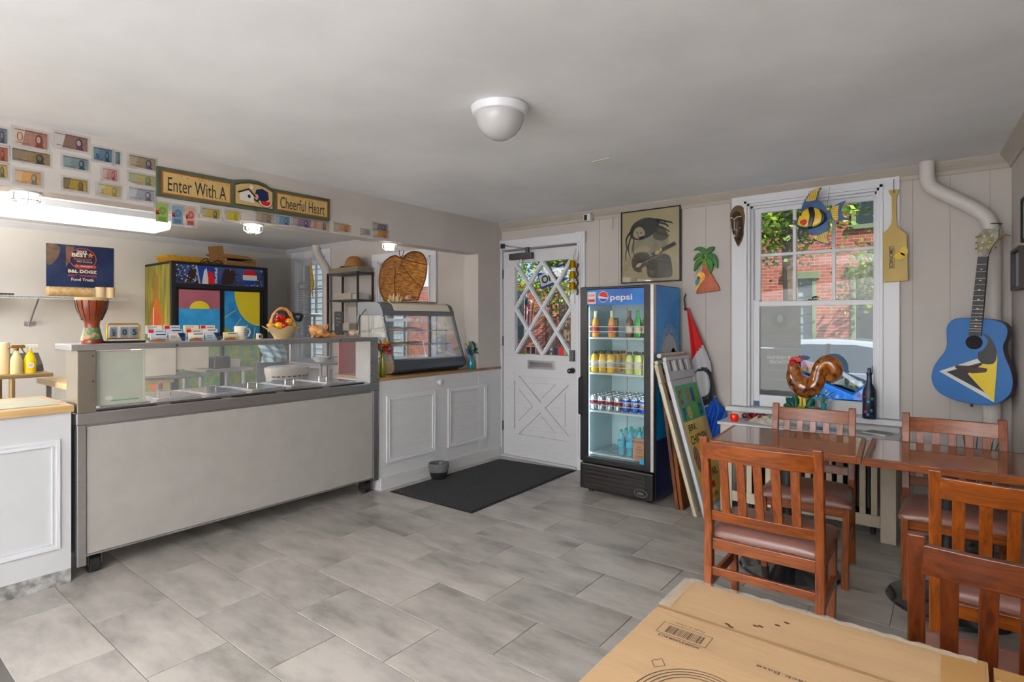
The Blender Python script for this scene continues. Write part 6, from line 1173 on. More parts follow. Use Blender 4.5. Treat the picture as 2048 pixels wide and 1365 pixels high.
# business card racks
cols_ = [(220, 206, 196), (226, 214, 170), (190, 200, 210), (226, 196, 186), (222, 200, 190), (190, 200, 212), (206, 190, 170), (230, 226, 216)]
def rack(y0, n, rows, lab):
    t = thing('card_holder', lab, 'card holder', (XS, y0 + n * .052, Z), group='business card holders on the cart shelf')
    h = MB()
    for r_ in range(rows): x = XS + .055 - r_ * .036; h.box(x + .003, x + .005, y0, y0 + n * .104, Z + r_ * .024, Z + r_ * .024 + .03).box(x - .031, x + .003, y0, y0 + n * .104, Z + r_ * .024 - .0, Z + r_ * .024 + .002)
    h.box(XS + .055 - rows * .036, XS + .06, y0, y0 + .002, Z, Z + .012).box(XS - .06, XS - .058, y0, y0 + n * .104, Z, Z + .03); h.build('holder', clear, t)
    for r_ in range(rows):
        for k in range(n):
            x = XS + .055 - r_ * .036; y = y0 + .006 + k * .104; c = cols_[(k * 3 + r_ * 5 + int(y0 * 10)) % 8]
            T = Matrix.Translation((x - .012, y, Z + r_ * .024 + .003)) @ Matrix.Rotation(R(-8), 4, 'Y')
            s_ = MB().box(-.010, 0, 0, .092, 0, .052, T=T); q = s_.build('card_stack', colr('card%d%d%d' % c, c, .6), t)
            a = Art(T @ Vector((0, 0, 0)), (0, 1, 0), T.to_3x3() @ Vector((0, 0, 1))); v_ = (k * 5 + r_ * 3) % 4
            if v_ == 0: a.rect(.03, .04, .085, .046, 0).rect(.05, .012, .085, .016, 0).P([(.0, .01), (.05, .02), (.092, .0), (0, 0)], 1)
            elif v_ == 1: a.P([(.05, .052), (.092, .052), (.092, 0), (.075, 0)], 2).rect(.008, .03, .045, .033, 0).rect(.008, .02, .04, .023, 0)
            elif v_ == 2: a.rect(.008, .04, .06, .043, 0).rect(.008, .03, .04, .032, 0).rect(.008, .008, .05, .011, 3)
            else: a.rect(0, .03, .03, .05, 3).rect(.04, .036, .085, .04, 0).rect(.04, .02, .08, .023, 0)
            a.build('card_print', [blk, orng, navy, red], q)
rack(1.345, 2, 3, 'clear three-tier card holder full of business cards next to the calendar')
rack(1.565, 2, 3, 'clear three-tier card holder of business cards, the one nearer the mug')
rack(1.785, 1, 1, 'low single-tier card holder with black and gold cards beside the mug')
sgm = thing('sunglasses', 'dark sunglasses lying on top of the card holder beside the calendar', 'sunglasses', (XS - .03, 1.40, Z + .108)) if False else None
mg = thing('coffee_mug', 'white mug with rows of dark writing on the cart shelf', 'mug', (XS, 1.925, Z)); c_ = (XS, 1.925, Z)
cer = mat('white_ceramic', (226, 216, 198), .25)
MB().lathe([(0, 0), (.038, 0), (.041, .006), (.041, .093), (.038, .095), (.036, .09), (.036, .01), (0, .008)], c_, 28).build('cup', cer, mg)
MB().tube([(c_[0], c_[1] + .040, Z + .078), (c_[0], c_[1] + .062, Z + .074), (c_[0], c_[1] + .068, Z + .048), (c_[0], c_[1] + .058, Z + .026), (c_[0], c_[1] + .040, Z + .02)], .006, 8).build('handle', cer, mg)
m_ = MB()
for k in range(5):
    for j in range(6): q = R(10 + j * 7); r_ = .0413; m_.box(-.0003, .0003, -.0022, .0022, -.002, .002, T=Matrix.Translation((c_[0] + r_ * math.cos(q), c_[1] + r_ * math.sin(q), Z + .028 + k * .012)) @ Matrix.Rotation(q, 4, 'Z'))
m_.build('print', navy, mg)
mg2 = thing('mini_mug', 'tiny white souvenir mug right of the white coffee mug', 'mug', (XS, 2.055, Z)); c_ = (XS, 2.055, Z)
MB().lathe([(0, 0), (.017, 0), (.018, .003), (.018, .042), (.016, .043), (.015, .01), (0, .006)], c_, 20).tube([(XS, 2.072, Z + .035), (XS, 2.084, Z + .03), (XS, 2.084, Z + .016), (XS, 2.072, Z + .01)], .003, 6).build('cup', cer, mg2)
MB().box(XS + .017, XS + .0186, 2.048, 2.06, Z + .01, Z + .03).build('print', blk, mg2)
fb2 = thing('fruit_bowl', 'beige fluted ceramic basket bowl with tall twisted handle on the cart shelf', 'bowl', (XS, 2.235, Z)); c_ = (XS, 2.235, Z)
bcr = mat('bowl_glaze', (206, 184, 146), .4, var=.05, scale=10)
wob = lambda t_, z_: (1 + .14 * math.cos(6 * t_) * max(0, z_ - .03) / .05, .012 * math.cos(6 * t_) * max(0, z_ - .03) / .05)
MB().lathe([(0, 0), (.052, 0), (.056, .012), (.072, .04), (.10, .068), (.118, .082), (.114, .084), (.095, .072), (.066, .045), (.05, .018), (0, .014)], c_, 48, wob=wob, sx=.82, sy=1.1).build('bowl', bcr, fb2)
hp = [(c_[0], c_[1] + .098 * math.cos(math.pi * i / 24), Z + .055 + .17 * math.sin(math.pi * i / 24)) for i in range(25)]
tw = MB()
for ph in (0, math.pi): tw.tube([(p[0] + .006 * math.cos(i * 1.1 + ph), p[1] + .0045 * math.sin(i * 1.1 + ph) * 1, p[2] + .0045 * math.sin(i * 1.1 + ph)) for i, p in enumerate(hp)], .008, 8)
tw.build('handle', mat('handle_tan', (206, 152, 98), .4), fb2)
fr1 = mat('fruit_red', (196, 28, 24), .25, coat=.5); fr2 = mat('fruit_yellow', (236, 186, 30), .25, coat=.5, col2=(230, 150, 30), scale=9); fr3 = mat('fruit_orange', (228, 120, 24), .25, coat=.5)
for nm, lab, m2, p, r_ in (('red_apple', 'red glossy fruit at the top of the fruit bowl', fr1, (0, -.012, .155), .033), ('red_apple', 'darker red fruit behind the top red one in the bowl', mat('fruit_darkred', (160, 24, 30), .25), (-.02, .028, .150), .030), ('lemon_fruit', 'yellow fruit right of the red ones in the bowl', fr2, (.01, .045, .125), .030), ('orange_fruit', 'orange fruit at the front of the bowl', fr3, (.03, .02, .100), .027), ('yellow_fruit', 'large yellow fruit at the front left of the bowl', fr2, (.025, -.04, .098), .030), ('banana_fruit', 'yellow elongated fruit at the left rim of the bowl', fr2, (.0, -.085, .100), .026), ('red_pepper', 'red fruit with green leaf in the middle front of the bowl', fr1, (.045, -.008, .098), .024), ('pale_fruit', 'pale yellow-green fruit at the right rim of the bowl', mat('fruit_pale', (204, 196, 120), .3), (-.005, .085, .103), .026), ('red_apple', 'red fruit at the left shoulder of the pile in the bowl', fr1, (.012, -.045, .14), .022)):
    t = thing(nm, lab, 'fruit', (c_[0] + p[0], c_[1] + p[1], Z + p[2] - r_), group='fruit in the bowl')
    MB().ell((c_[0] + p[0], c_[1] + p[1], Z + p[2]), (r_, r_ * (1.35 if 'banana' in nm else 1.05), r_ * (.75 if 'banana' in nm else .95)), 14).build('flesh', m2, t)
    if nm in ('red_apple', 'red_pepper'): MB().cyl((c_[0] + p[0], c_[1] + p[1], Z + p[2] + r_ * .8), (c_[0] + p[0] + .003, c_[1] + p[1], Z + p[2] + r_ * 1.2), .002, n=6).ell((c_[0] + p[0] + r_ * .6, c_[1] + p[1], Z + p[2] + r_ * .75), (.012, .014, .004), 8).build('stem', mat('stem_green', (50, 84, 40), .5), t)
cs_ = thing('conch_shell', 'large spiky orange-brown conch shell on the cart shelf', 'shell', (XS, 2.54, Z)); sm_ = mat('conch_orange', (196, 124, 60), .4, col2=(226, 180, 120), scale=16)
m_ = MB(); m_.lathe([(.004, -.12), (.018, -.09), (.034, -.045), (.05, 0), (.046, .03), (.028, .055), (.012, .075), (.001, .085)], (0, 0, 0), 22, wob=lambda t_, z_: (1 + .18 * math.cos(3 * t_ + z_ * 30), 0))
m_.xf(Matrix.Translation((XS, 2.535, Z + .048)) @ Matrix.Rotation(R(76), 4, 'X')); m_.build('shell', sm_, cs_); m_ = MB()
for k in range(9): q = R(-70 + k * 24); yy = 2.49 + .013 * k; m_.cyl((XS + .02 * math.sin(q * .5), yy, Z + .07), (XS + .03 * math.sin(q), yy + .004 * (k - 4), Z + .098 + .02 * math.sin(k * 1.9)), .013, .002, n=8)
m_.build('spine', sm_, cs_); MB().grid(lambda u, v: (XS + .03 + .03 * math.sin(v * 3.1), 2.46 + u * .2, Z + .004 + .05 * v * (1 - u * .5) + .006 * math.sin(u * 20)), 14, 6).build('lip', mat('conch_lip', (210, 140, 76), .3), cs_, solid=.004)
s2_ = thing('conch_shell', 'small pale cream conch shell at the right end of the cart shelf', 'shell', (XS, 2.865, Z)); m_ = MB(); m_.lathe([(.003, -.07), (.014, -.045), (.024, 0), (.026, .015), (.014, .035), (.001, .05)], (0, 0, 0), 18, wob=lambda t_, z_: (1 + .2 * math.cos(3 * t_ + z_ * 40), 0)); m_.xf(Matrix.Translation((XS, 2.865, Z + .028)) @ Matrix.Rotation(R(70), 4, 'X'))
for k in range(6): m_.cyl((XS, 2.83 + k * .014, Z + .04), (XS + .008 * (k - 3), 2.83 + k * .015, Z + .068 - .004 * abs(k - 2)), .008, .001, n=6)
m_.build('shell', mat('conch_cream', (214, 190, 164), .4, var=.1, scale=20), s2_)
ch_ = thing('menu_stand', 'small grey chalkboard menu in a wooden block on the cart shelf', 'menu board', (XS - .03, 2.735, Z))
MB().box(XS - .05, XS - .0, 2.69, 2.79, Z, Z + .02).build('block', light_top, ch_, bevel=.002); MB().box(XS - .03, XS - .025, 2.70, 2.78, Z + .02, Z + .21).build('board', mat('chalk_grey', (96, 96, 96), .6, var=.15, scale=8), ch_)
a = Art((XS - .025, 2.74, Z), (0, 1, 0), (0, 0, 1)); a.text('Soup', 0, .185, .012, None, 0).text('Beans', 0, .155, .014, None, 0).text('Special', 0, .125, .013, None, 0).text('tea', -.01, .1, .01, None, 0); a.build('chalk', [wht], ch_)

# ---------------------------------------------------------------- warming display case on the cabinet
wc = thing('display_case', 'countertop glass food display case with dark metal frame beside the door', 'display case', (-4.12, 3.72, .951))
CZ0 = .951; YA, YB = 3.245, 4.165; cm = mat('case_metal', (112, 117, 122), .3, .4); cb = mat('case_side_bronze', (110, 92, 66), .35, .6)
prof = [(-4.38, CZ0 + .012), (-3.90, CZ0 + .012), (-3.86, CZ0 + .04), (-3.855, CZ0 + .08), (-3.875, CZ0 + .125), (-4.38, CZ0 + .125)]
MB().prism(prof, (0, YA + .003, 0), (1, 0, 0), (0, 0, 1), (0, YB - YA - .006, 0)).build('base', charcoal, wc, bevel=.004)
for y in (YA, YB - .004): MB().prism(prof, (0, y, 0), (1, 0, 0), (0, 0, 1), (0, .003, 0)).build('end_cap', cb, wc)
prt = [(-4.38, 1.485), (-4.015, 1.485), (-4.02, 1.522), (-4.055, 1.583), (-4.10, 1.605), (-4.38, 1.607)]
MB().prism(prt, (0, YA, 0), (1, 0, 0), (0, 0, 1), (0, YB - YA, 0)).build('canopy', cm, wc, bevel=.004)
MB().prism([(-4.0215, 1.5265), (-4.0555, 1.5845), (-4.10, 1.606), (-4.10, 1.61), (-4.052, 1.588), (-4.0175, 1.528)], (0, YA + .14, 0), (1, 0, 0), (0, 0, 1), (0, YB - YA - .2, 0)).build('curved_label', cream, wc)
for y in (YA + .012, YB - .012): MB().bar((-3.885, y, CZ0 + .12), (-4.03, y, 1.49), .024, .022, up=(0, 1, 0)).build('front_frame', cm, wc, bevel=.002)
for y in (YA + .012, YB - .012): MB().box(-4.38, -4.355, y - .012, y + .012, CZ0 + .125, 1.486).build('rear_frame', cm, wc)
MB().box(-4.17, -4.16, YA + .008, YA + .012, CZ0 + .125, 1.486).build('mullion', steel, wc)
MB().bar((-3.889, (YA + YB) / 2, CZ0 + .128), (-4.032, (YA + YB) / 2, 1.484), YB - YA - .05, .004, up=(1, 0, 0)).build('front_glass', glass('case_glass', (252, 253, 253), .10), wc)
for y in (YA + .004, YB - .006): MB().prism([(-4.355, CZ0 + .126), (-3.895, CZ0 + .126), (-4.035, 1.484), (-4.355, 1.484)], (0, y, 0), (1, 0, 0), (0, 0, 1), (0, .003, 0)).build('side_glass', MATS['case_glass'], wc)
MB().tube([(-3.936, (YA + YB) / 2 - .01, CZ0 + .14), (-4.03, (YA + YB) / 2 - .01, 1.48)], .004, 6).build('glass_joint', chrome, wc)
for z, xf in ((1.20, -4.02), (1.335, -4.06)):
    m_ = MB(); m_.box(xf - .005, xf, YA + .03, YB - .03, z, z + .008).box(-4.35, -4.345, YA + .03, YB - .03, z, z + .008)
    for k in range(26): y = YA + .035 + k * .034; m_.box(-4.345, xf - .005, y, y + .004, z + .001, z + .005)
    m_.build('wire_shelf', chrome, wc)
MB().box(-4.35, -3.91, YA + .03, YB - .03, CZ0 + .1255, CZ0 + .132).box(-3.90, -3.888, YA + .03, YB - .03, CZ0 + .1255, CZ0 + .14).build('floor_pan', steel_b, wc)
for y in (YA + .06, YB - .06):
    for x in (-4.34, -3.93): MB().cyl((x, y, CZ0), (x, y, CZ0 + .013), .016).build('foot', blackm, wc)
m_ = MB()
for z in (1.03, 1.15, 1.30, 1.42): m_.ell((-3.885 - (z - 1.07) * .34, YA - .001, z + .04), (.006, .004, .006), 8)
m_.build('bolt', chrome, wc)
MB().tube([(-4.25, YA - .004, 1.54), (-4.29, YA - .05, 1.46), (-4.31, YA - .07, 1.25), (-4.32, YA - .06, 1.0)], .004, 6).build('cord', brownblack, wc)
one('pastry_tray', MB().box(-4.33, -4.08, YA + .08, YA + .56, 1.345, 1.353).grid(lambda u, v: (-4.32 + u * .23, YA + .09 + v * .46, 1.354 + .018 * abs(math.sin(v * 9)) * math.sin(u * 3.14) + .004), 10, 30, m=1), [chrome, mat('pastry_yellow', (228, 180, 50), .5, col2=(196, 130, 40), scale=18)], 'tray of yellow pastries on the upper shelf of the display case', 'pastries')
one('pastry_tray', MB().box(-4.33, -4.05, YA + .22, YA + .6, 1.21, 1.216).grid(lambda u, v: (-4.3 + u * .2, YA + .24 + v * .34, 1.216 + .014 * abs(math.sin(v * 11)) * math.sin(u * 3.14) + .003), 10, 24, m=1), [chrome, mat('meat_brown', (140, 80, 60), .6)], 'tray of brown pastries on the lower shelf of the display case', 'pastries')
fan = thing('woven_basket', 'large heart-shaped honey wicker tray standing on the display case', 'basket', (-4.12, 3.56, 1.612)); FP = smooth(SHAPES['fan'], 3); Fc = Vector((sum(p[0] for p in FP) / len(FP), sum(p[1] for p in FP) / len(FP)))
wk = mat('wicker_honey', (150, 88, 24), .3, col2=(226, 160, 76), scale=34, lohi=(.35, .62), coat=.4, bump=.6, bscale=40, stretch=(1, .5, 2.6))
fx = -4.12; m_ = MB(); n = len(FP); vs = []; K = 16
dz0 = 1.613 - min(p[1] for p in FP)
def fdep(s_, t_): return fx - .07 * (1 - s_ * s_) 
tors = MB(); KK = 20; NN = len(FP)
vs = []
for k in range(KK + 1):
    s_ = 1 - k / KK
    for i, p in enumerate(FP): q = Fc + (Vector(p) - Fc) * max(s_, .02); j = .0035 * (1 if (k + i // 2) % 2 else -1); vs.append((fdep(s_, i) + j, q.x, q.y + dz0))
tors.add(vs, [(k * NN + i, k * NN + (i + 1) % NN, (k + 1) * NN + (i + 1) % NN, (k + 1) * NN + i) for k in range(KK) for i in range(NN)], 0, True)
tors.build('weave', wk, fan, solid=.004, angle=80)
rbs = MB(); hb = Vector((sum(p[0] for p in SHAPES['fan_handle']) / 5, SHAPES['fan_handle'][2][1]))
for q_ in range(4, len(FP) - 3, 7):
    p_ = Vector(FP[q_]); pts_ = []
    for i in range(9):
        m2 = hb.lerp(p_, i / 8 * .97); rel = min(1, (m2 - Fc).length / max(.01, (p_ - Fc).length)); pts_.append((fx - .07 * (1 - rel ** 2) + .006, m2.x, m2.y + dz0))
    rbs.tube(pts_, .0035, 5)
rbs.build('rib', mat('wicker_rim', (120, 72, 28), .4), fan)
MB().tube([(fx, p[0], p[1] + dz0) for p in FP], .007, 8, closed=True).build('rim', mat('wicker_rim', (120, 72, 28), .4), fan)
MB().tube([(fx, p[0], p[1] + dz0) for p in smooth(SHAPES['fan_handle'], 3, False)], .004, 6).build('handle', mat('wicker_rim', (120, 72, 28), .4), fan)
for k in range(10):
    pass
cf = thing('coral_piece', 'pale branching coral piece at the foot of the heart-shaped basket', 'coral', (-4.05, 3.40, 1.612)); m_ = MB(); r1 = random.Random(3)
for k in range(46):
    y = 3.34 + r1.uniform(0, .15); a_ = r1.uniform(-.03, .03); m_.cyl((-4.07 + a_, y, 1.6125), (-4.07 + a_ * 1.5, y + r1.uniform(-.03, .03), 1.63 + r1.uniform(0, .06) * math.sin((y - 3.33) / .17 * 3.14)), .007, .004, n=6)
m_.build('branches', mat('coral_cream', (214, 186, 140), .7), cf)
ps = thing('flat_shell', 'flat pale stone slab with small shells on top of the display case', 'shell', (-4.15, 3.75, 1.612))
one('pink_shell', MB().grid(heap(-4.08, 3.60, 1.636, .03, .05, .045, 6, 5), 24, 8), mat('shell_pink', (216, 130, 110), .4, col2=(226, 200, 190), scale=18), 'small pink and white shell on the slab in front of the wicker basket', 'shell')
MB().grid(lambda u, v: (-4.28 + .2 * u, 3.46 + .52 * v, 1.618 + .012 * math.sin(u * 3.1) * math.sin(v * 3.1) + .003 * math.sin(v * 17)), 12, 24).build('slab', mat('slab_tan', (196, 168, 134), .6, col2=(216, 204, 190), scale=9), ps, solid=.01)
# flower vases
def flowers(name, lab, c_, vp, vm_, vm2, blooms, leaves, zt):
    t = thing(name, lab, 'vase', c_); MB().lathe(vp, c_, 24).build('vase', vm_, t)
    st_ = MB(); bl_ = {}
    for (dx, dy, dz, r_, m2) in blooms:
        p = (c_[0] + dx, c_[1] + dy, c_[2] + zt + dz); st_.tube([(c_[0], c_[1], c_[2] + zt - .04), ((c_[0] * 2 + p[0]) / 3, (c_[1] * 2 + p[1]) / 3, c_[2] + zt + dz * .4), p], .0025, 5)
        m_ = MB()
        for k in range(7): q = k / 7 * 6.28; leafmb(m_, p, (p[0] + r_ * .9 * math.cos(q), p[1] + r_ * .9 * math.sin(q), p[2] + r_ * .7), r_ * .9, 4)
        m_.ell((p[0], p[1], p[2] + r_ * .2), r_ * .45, 8); m_.build('bloom', m2, t)
    st_.build('stem', lgr, t)
    for (dx, dy, dz, w_, m2) in leaves: m_ = MB(); leafmb(m_, (c_[0] + dx * .12, c_[1] + dy * .12, c_[2] + zt), (c_[0] + dx, c_[1] + dy, c_[2] + zt + dz), w_, 8, droop=.02); m_.build('leaf', m2, t, solid=.0008)
    return t
bl = lambda n_, c: colr(n_, c, .5)
sp = mat('spiky_leaf', (66, 96, 50), .5, col2=(110, 130, 70), scale=20)
lv = []
for k in range(34):
    a_ = k * 2.4; L_ = .10 + .05 * ((k * 7) % 5) / 5; lv.append((L_ * math.cos(a_) * .8, L_ * math.sin(a_), .04 + .10 * ((k * 3) % 7) / 7, .009, sp))
flowers('flower_vase', 'green glass vase of red, orange and yellow tropical flowers at the cart corner', (-3.865, 3.125, .9505), [(0, 0), (.026, 0), (.030, .01), (.031, .10), (.024, .15), (.016, .185), (.022, .21), (.019, .21), (.013, .185), (0, .02)], mat('olive_glass', (130, 136, 20), .1, coat=.6), None,
    [(.02, -.03, .05, .04, bl('bl_orange', (238, 120, 40))), (.03, .01, .07, .04, bl('bl_yellow', (240, 180, 60))), (.04, .0, .02, .045, bl('bl_red', (200, 30, 30))), (.03, .05, .05, .035, bl('bl_pink', (190, 40, 90))), (.03, .07, .01, .03, bl('bl_lilac', (160, 140, 200))), (.01, -.06, .03, .035, MATS['bl_orange']), (.05, .03, -.01, .04, MATS['bl_red'])], lv, .21)
flowers('flower_vase', 'teal glass vase with blue blooms at the door end of the cabinet', (-3.835, 4.225, .9505), [(0, 0), (.026, 0), (.034, .03), (.034, .06), (.022, .10), (.014, .125), (.020, .15), (.016, .15), (.011, .125), (0, .02)], mat('teal_glass', (30, 130, 146), .1, coat=.6), None,
    [(.0, -.05, .03, .03, bl('bl_blue', (60, 90, 190))), (.02, -.06, .0, .03, MATS['bl_blue']), (.0, -.05, .09, .03, bl('bl_cream', (216, 206, 130))), (.01, -.02, .08, .025, MATS['bl_lilac']), (.03, -.06, -.03, .022, MATS['bl_lilac'])],
    [(-.02, .03, .13, .08, tealf), (.03, .06, .06, .075, tealf), (.0, -.02, .14, .06, MATS['pale_leaf']), (.02, .09, .08, .05, lgr), (.02, .14, .06, .04, tealf), (.03, .03, .02, .07, lgr), (0, -.08, .12, .03, sp), (.03, .08, .01, .06, tealf), (-.02, -.05, .05, .05, tealf)], .15)
one('place_mat', MB().box(-4.30, -3.86, .20, .90, .9685, .9715), mat('marbled_mat', (206, 190, 150), .35, col2=(160, 176, 180), scale=9), 'marbled card lying on the left counter top', 'place mat')
# ---------------------------------------------------------------- kitchen behind the counter
bn = thing('award_banner', 'dark blue 2022 best food truck winner banner on the kitchen wall', 'banner', (KX + .01, 2.07, 1.85)); by0, by1, bz0, bz1 = 1.752, 2.40, 1.83, 2.32
MB().prism([(by0, bz0), (by1, bz0), (by1, bz1), (by0, bz1 - .005)], (KX + .001, 0, 0), (0, 1, 0), (0, 0, 1), (.006, 0, 0)).build('sheet', mat('banner_blue', (24, 36, 72), .3, col2=(48, 62, 100), scale=4), bn)
a = Art((KX + .0072, 2.06, 2.08), (0, 1, 0), (0, 0, 1))
a.P(smooth([(-.30, .22), (-.19, .21), (-.19, .12), (-.24, .02), (-.30, .0)], 3), 4).P([(-.13, .22), (-.05, .22), (-.09, .05), (-.13, -.02)], 4).ring(.03, .085, .135, .125, .008, 2, 1, 40)
a.text('2022', .02, .165, .03, .1, 0, 2, bold=.03).text('BEST', .0, .125, .045, .15, 0, 2, bold=.04).star(.105, .13, .035, 3, 2).text('Restaurant', .03, .08, .028, .17, 3, 2).text('MD County', .05, .048, .024, .15, 0, 2).rect(-.04, -.02, .16, .012, 2, 2).star(-.03, 0, .024, 3, 3).text('WINNER', .065, -.003, .016, .12, 0, 4)
a.text('B&L DOGZ', .03, -.065, .038, .28, 0, 2, bold=.05).text('BEST WINNER', .03, -.115, .024, .28, 2, 2, bold=.02).text('Food Truck', .03, -.16, .034, .22, 0, 2, bold=.03)
a.build('print', [colr('banner_cream', (236, 220, 190)), navy, colr('banner_red', (206, 90, 84)), orng, mat('banner_brown', (120, 100, 84), .5, var=.3, scale=9)], bn)
ws_ = thing('wire_shelf', 'white wire wall shelf with bracket under the award banner', 'shelf', (KX + .2, 1.8, 1.69)); m_ = MB()
for x in (KX + .02, KX + .12, KX + .22, KX + .34): m_.tube([(x, .6, 1.70), (x, 2.44, 1.70)], .004, 6)
m_.tube([(KX + .345, .6, 1.675), (KX + .345, 2.44, 1.675)], .004, 6)
for k in range(60): y = .62 + k * .031; m_.tube([(KX + .01, y, 1.704), (KX + .345, y, 1.704), (KX + .345, y, 1.675)], .0022, 4)
m_.build('wires', white_m, ws_); MB().bar((KX + .33, 1.62, 1.69), (KX + .004, 1.60, 1.38), .012, .02).box(KX + .001, KX + .006, 1.56, 1.66, 1.38, 1.43).build('bracket', steel, ws_)
lid_m = mat('styro_cream', (222, 196, 148), .5)
t = thing('foam_sleeve', 'long bagged sleeve of foam lids lying on the wire shelf', 'packaging', (KX + .22, 1.92, 1.707)); MB().tube([(KX + .22, 1.70, 1.762), (KX + .22, 1.72, 1.762), (KX + .22, 2.10, 1.762), (KX + .22, 2.13, 1.762)], [.03, .052, .052, .045], 20).build('sleeve', mat('bagged_tan', (206, 170, 118), .25, col2=(226, 200, 160), scale=30), t)
for y, l in ((2.195, 'cream round tub on the wire shelf next to the foam sleeve'), (2.295, 'cream round tub at the right end of the wire shelf')): one('round_tub', MB().lathe([(0, 0), (.045, 0), (.047, .11), (.049, .112), (.049, .12), (0, .12)], (KX + .24, y, 1.707), 24), lid_m, l, 'tub')
one('dark_tray', MB().box(KX + .08, KX + .32, .95, 1.42, 1.707, 1.722), blackm, 'flat dark tray at the left part of the wire shelf', 'tray')
# tables at the left
kt = thing('steel_table', 'stainless kitchen table at the left edge holding towels and spray bottles', 'table', (-6.6, 1.0, 0)); tan_steel = mat('warm_steel', (186, 160, 116), .3, .85)
MB().box(-6.95, -6.33, .3, 1.43, .935, .972).build('table_top', tan_steel, kt, bevel=.006)
for x in (-6.9, -6.4):
    for y in (.4, 1.16): MB().cyl((x, y, 0), (x, y, .934), .022).build('leg', tan_steel, kt)
k2 = thing('low_table', 'lower tan worktop table behind the left counter', 'table', (-6.5, 1.9, 0)); MB().prism([(-7.0, 1.45), (-6.12, 1.45), (-6.02, 1.52), (-6.02, 2.3), (-7.0, 2.3)], (0, 0, .83), (1, 0, 0), (0, 1, 0), (0, 0, .05)).build('table_top', mat('tan_top', (200, 176, 136), .35, var=.08, scale=5), k2, bevel=.004)
for x, y in ((-6.9, 1.52), (-6.15, 1.56), (-6.9, 2.22), (-6.15, 2.22)): MB().box(x - .02, x + .02, y - .02, y + .02, 0, .829).build('leg', steel, k2)
one('paper_towel_roll', MB().lathe([(.02, 0), (.058, 0), (.060, .004), (.060, .268), (.058, .272), (.02, .272), (.02, .1)], (-6.47, 1.10, .973), 28), mat('paper_towel', (236, 218, 184), .9, bump=.1, bscale=80), 'upright paper towel roll on the left kitchen table', 'paper towel')
def spray(lab, x, y, body, head, zs):
    t = thing('spray_bottle', lab, 'spray bottle', (x, y, .973), group='spray bottles on the left table'); c_ = (x, y, .973)
    MB().lathe([(0, 0), (.040, 0), (.043, .01), (.043, .11), (.034, .15), (.016, .185), (.014, .20)], c_, 22, sx=.75).build('bottle', body, t); T = Matrix.Translation((x, y, 0)) @ Matrix.Rotation(0, 4, 'Z')
    MB().cyl((x, y, .973 + .2), (x, y, .973 + .225), .016).box(x - .012, x + .012, y - .035, y + .055, 1.197, 1.222).bar((x, y + .03, 1.2), (x, y + .055, 1.15), .012, .008).bar((x, y - .03, 1.215), (x, y - .055, 1.19), .014, .012).build('trigger', head, t, bevel=.002)
    return t
spray('clear spray bottle with cloudy liquid beside the paper towel roll', -6.40, 1.19, mat('cloudy_spray', (204, 190, 150), .3), mat('trigger_brown', (110, 80, 20), .5), 0)
t = spray('bright yellow spray bottle with label on the left kitchen table', -6.42, 1.285, mat('spray_yellow', (238, 208, 20), .3), cream, 0); a = Art((-6.385, 1.285, 1.04), (0, 1, 0), (0, 0, 1)); a.E(0, 0, .022, .026, 0).rect(-.014, .005, .014, .008, 1, 1).rect(-.014, -.006, .014, -.003, 1, 1); a.build('label', [wht, blk], t)
for x, y0, y1, l in ((-6.80, .80, 1.07, 'black toaster-like appliance left of the paper towels'), (-6.72, 1.16, 1.42, 'black card terminal box behind the yellow spray bottle')): 
    t = thing('counter_appliance', l, 'appliance', (x, (y0 + y1) / 2, .973)); MB().prism([(x - .1, .9735), (x + .13, .9735), (x + .10, 1.03), (x - .06, 1.135), (x - .1, 1.13)], (0, y0, 0), (1, 0, 0), (0, 0, 1), (0, y1 - y0, 0)).build('body', mat('appliance_black', (44, 40, 36), .35), t, bevel=.006); MB().box(x + .03, x + .115, y0 + .06, y0 + .13, 1.03, 1.033, T=None).build('label', paper, t)
tb = thing('tablet_stand', 'small orange-framed tablet tilted on the low kitchen table', 'tablet', (-6.15, 1.62, .881)); T = Matrix.Translation((-6.12, 1.60, .8815)) @ Matrix.Rotation(R(-14), 4, 'Y')
MB().box(-.012, 0, -.065, .065, 0, .19, T=T).build('case', mat('tablet_orange', (226, 112, 70), .4), tb, bevel=.004); MB().box(.0, .001, -.055, .055, .012, .178, T=T).build('screen', mat('tablet_screen', (244, 214, 190), .3, emit=.35), tb); a = Art(T @ Vector((.0012, 0, .1)), (0, 1, 0), T.to_3x3() @ Vector((0, 0, 1))); a.rect(-.045, -.06, .045, -.045, 0).rect(-.03, -.03, .03, -.026, 0); a.build('print', [gry], tb)
MB().bar((-6.14, 1.60, .98), (-6.22, 1.60, .8815), .06, .006, up=(0, 1, 0)).build('stand_leg', darksteel, tb)
for i, (x, y, s_, r_, l) in enumerate(((-6.75, 1.15, .34, 20, 'open brown cardboard box on the floor under the left table'), (-6.5, 2.0, .30, 8, 'brown cardboard box on the floor under the low table'))):
    T = Matrix.Translation((x, y, 0)) @ Matrix.Rotation(R(r_), 4, 'Z'); t = thing('storage_box', l, 'box', (x, y, 0)); MB().box(-s_ / 2, s_ / 2, -s_ / 2, s_ / 2, 0, .55, T=T).build('carton', mat('box_amber', (176, 120, 50), .8), t, bevel=.004); MB().box(-s_ / 2 - .0, s_ / 2, s_ / 2, s_ / 2 + .12, .545, .55, T=T).build('flap', MATS['box_amber'], t)
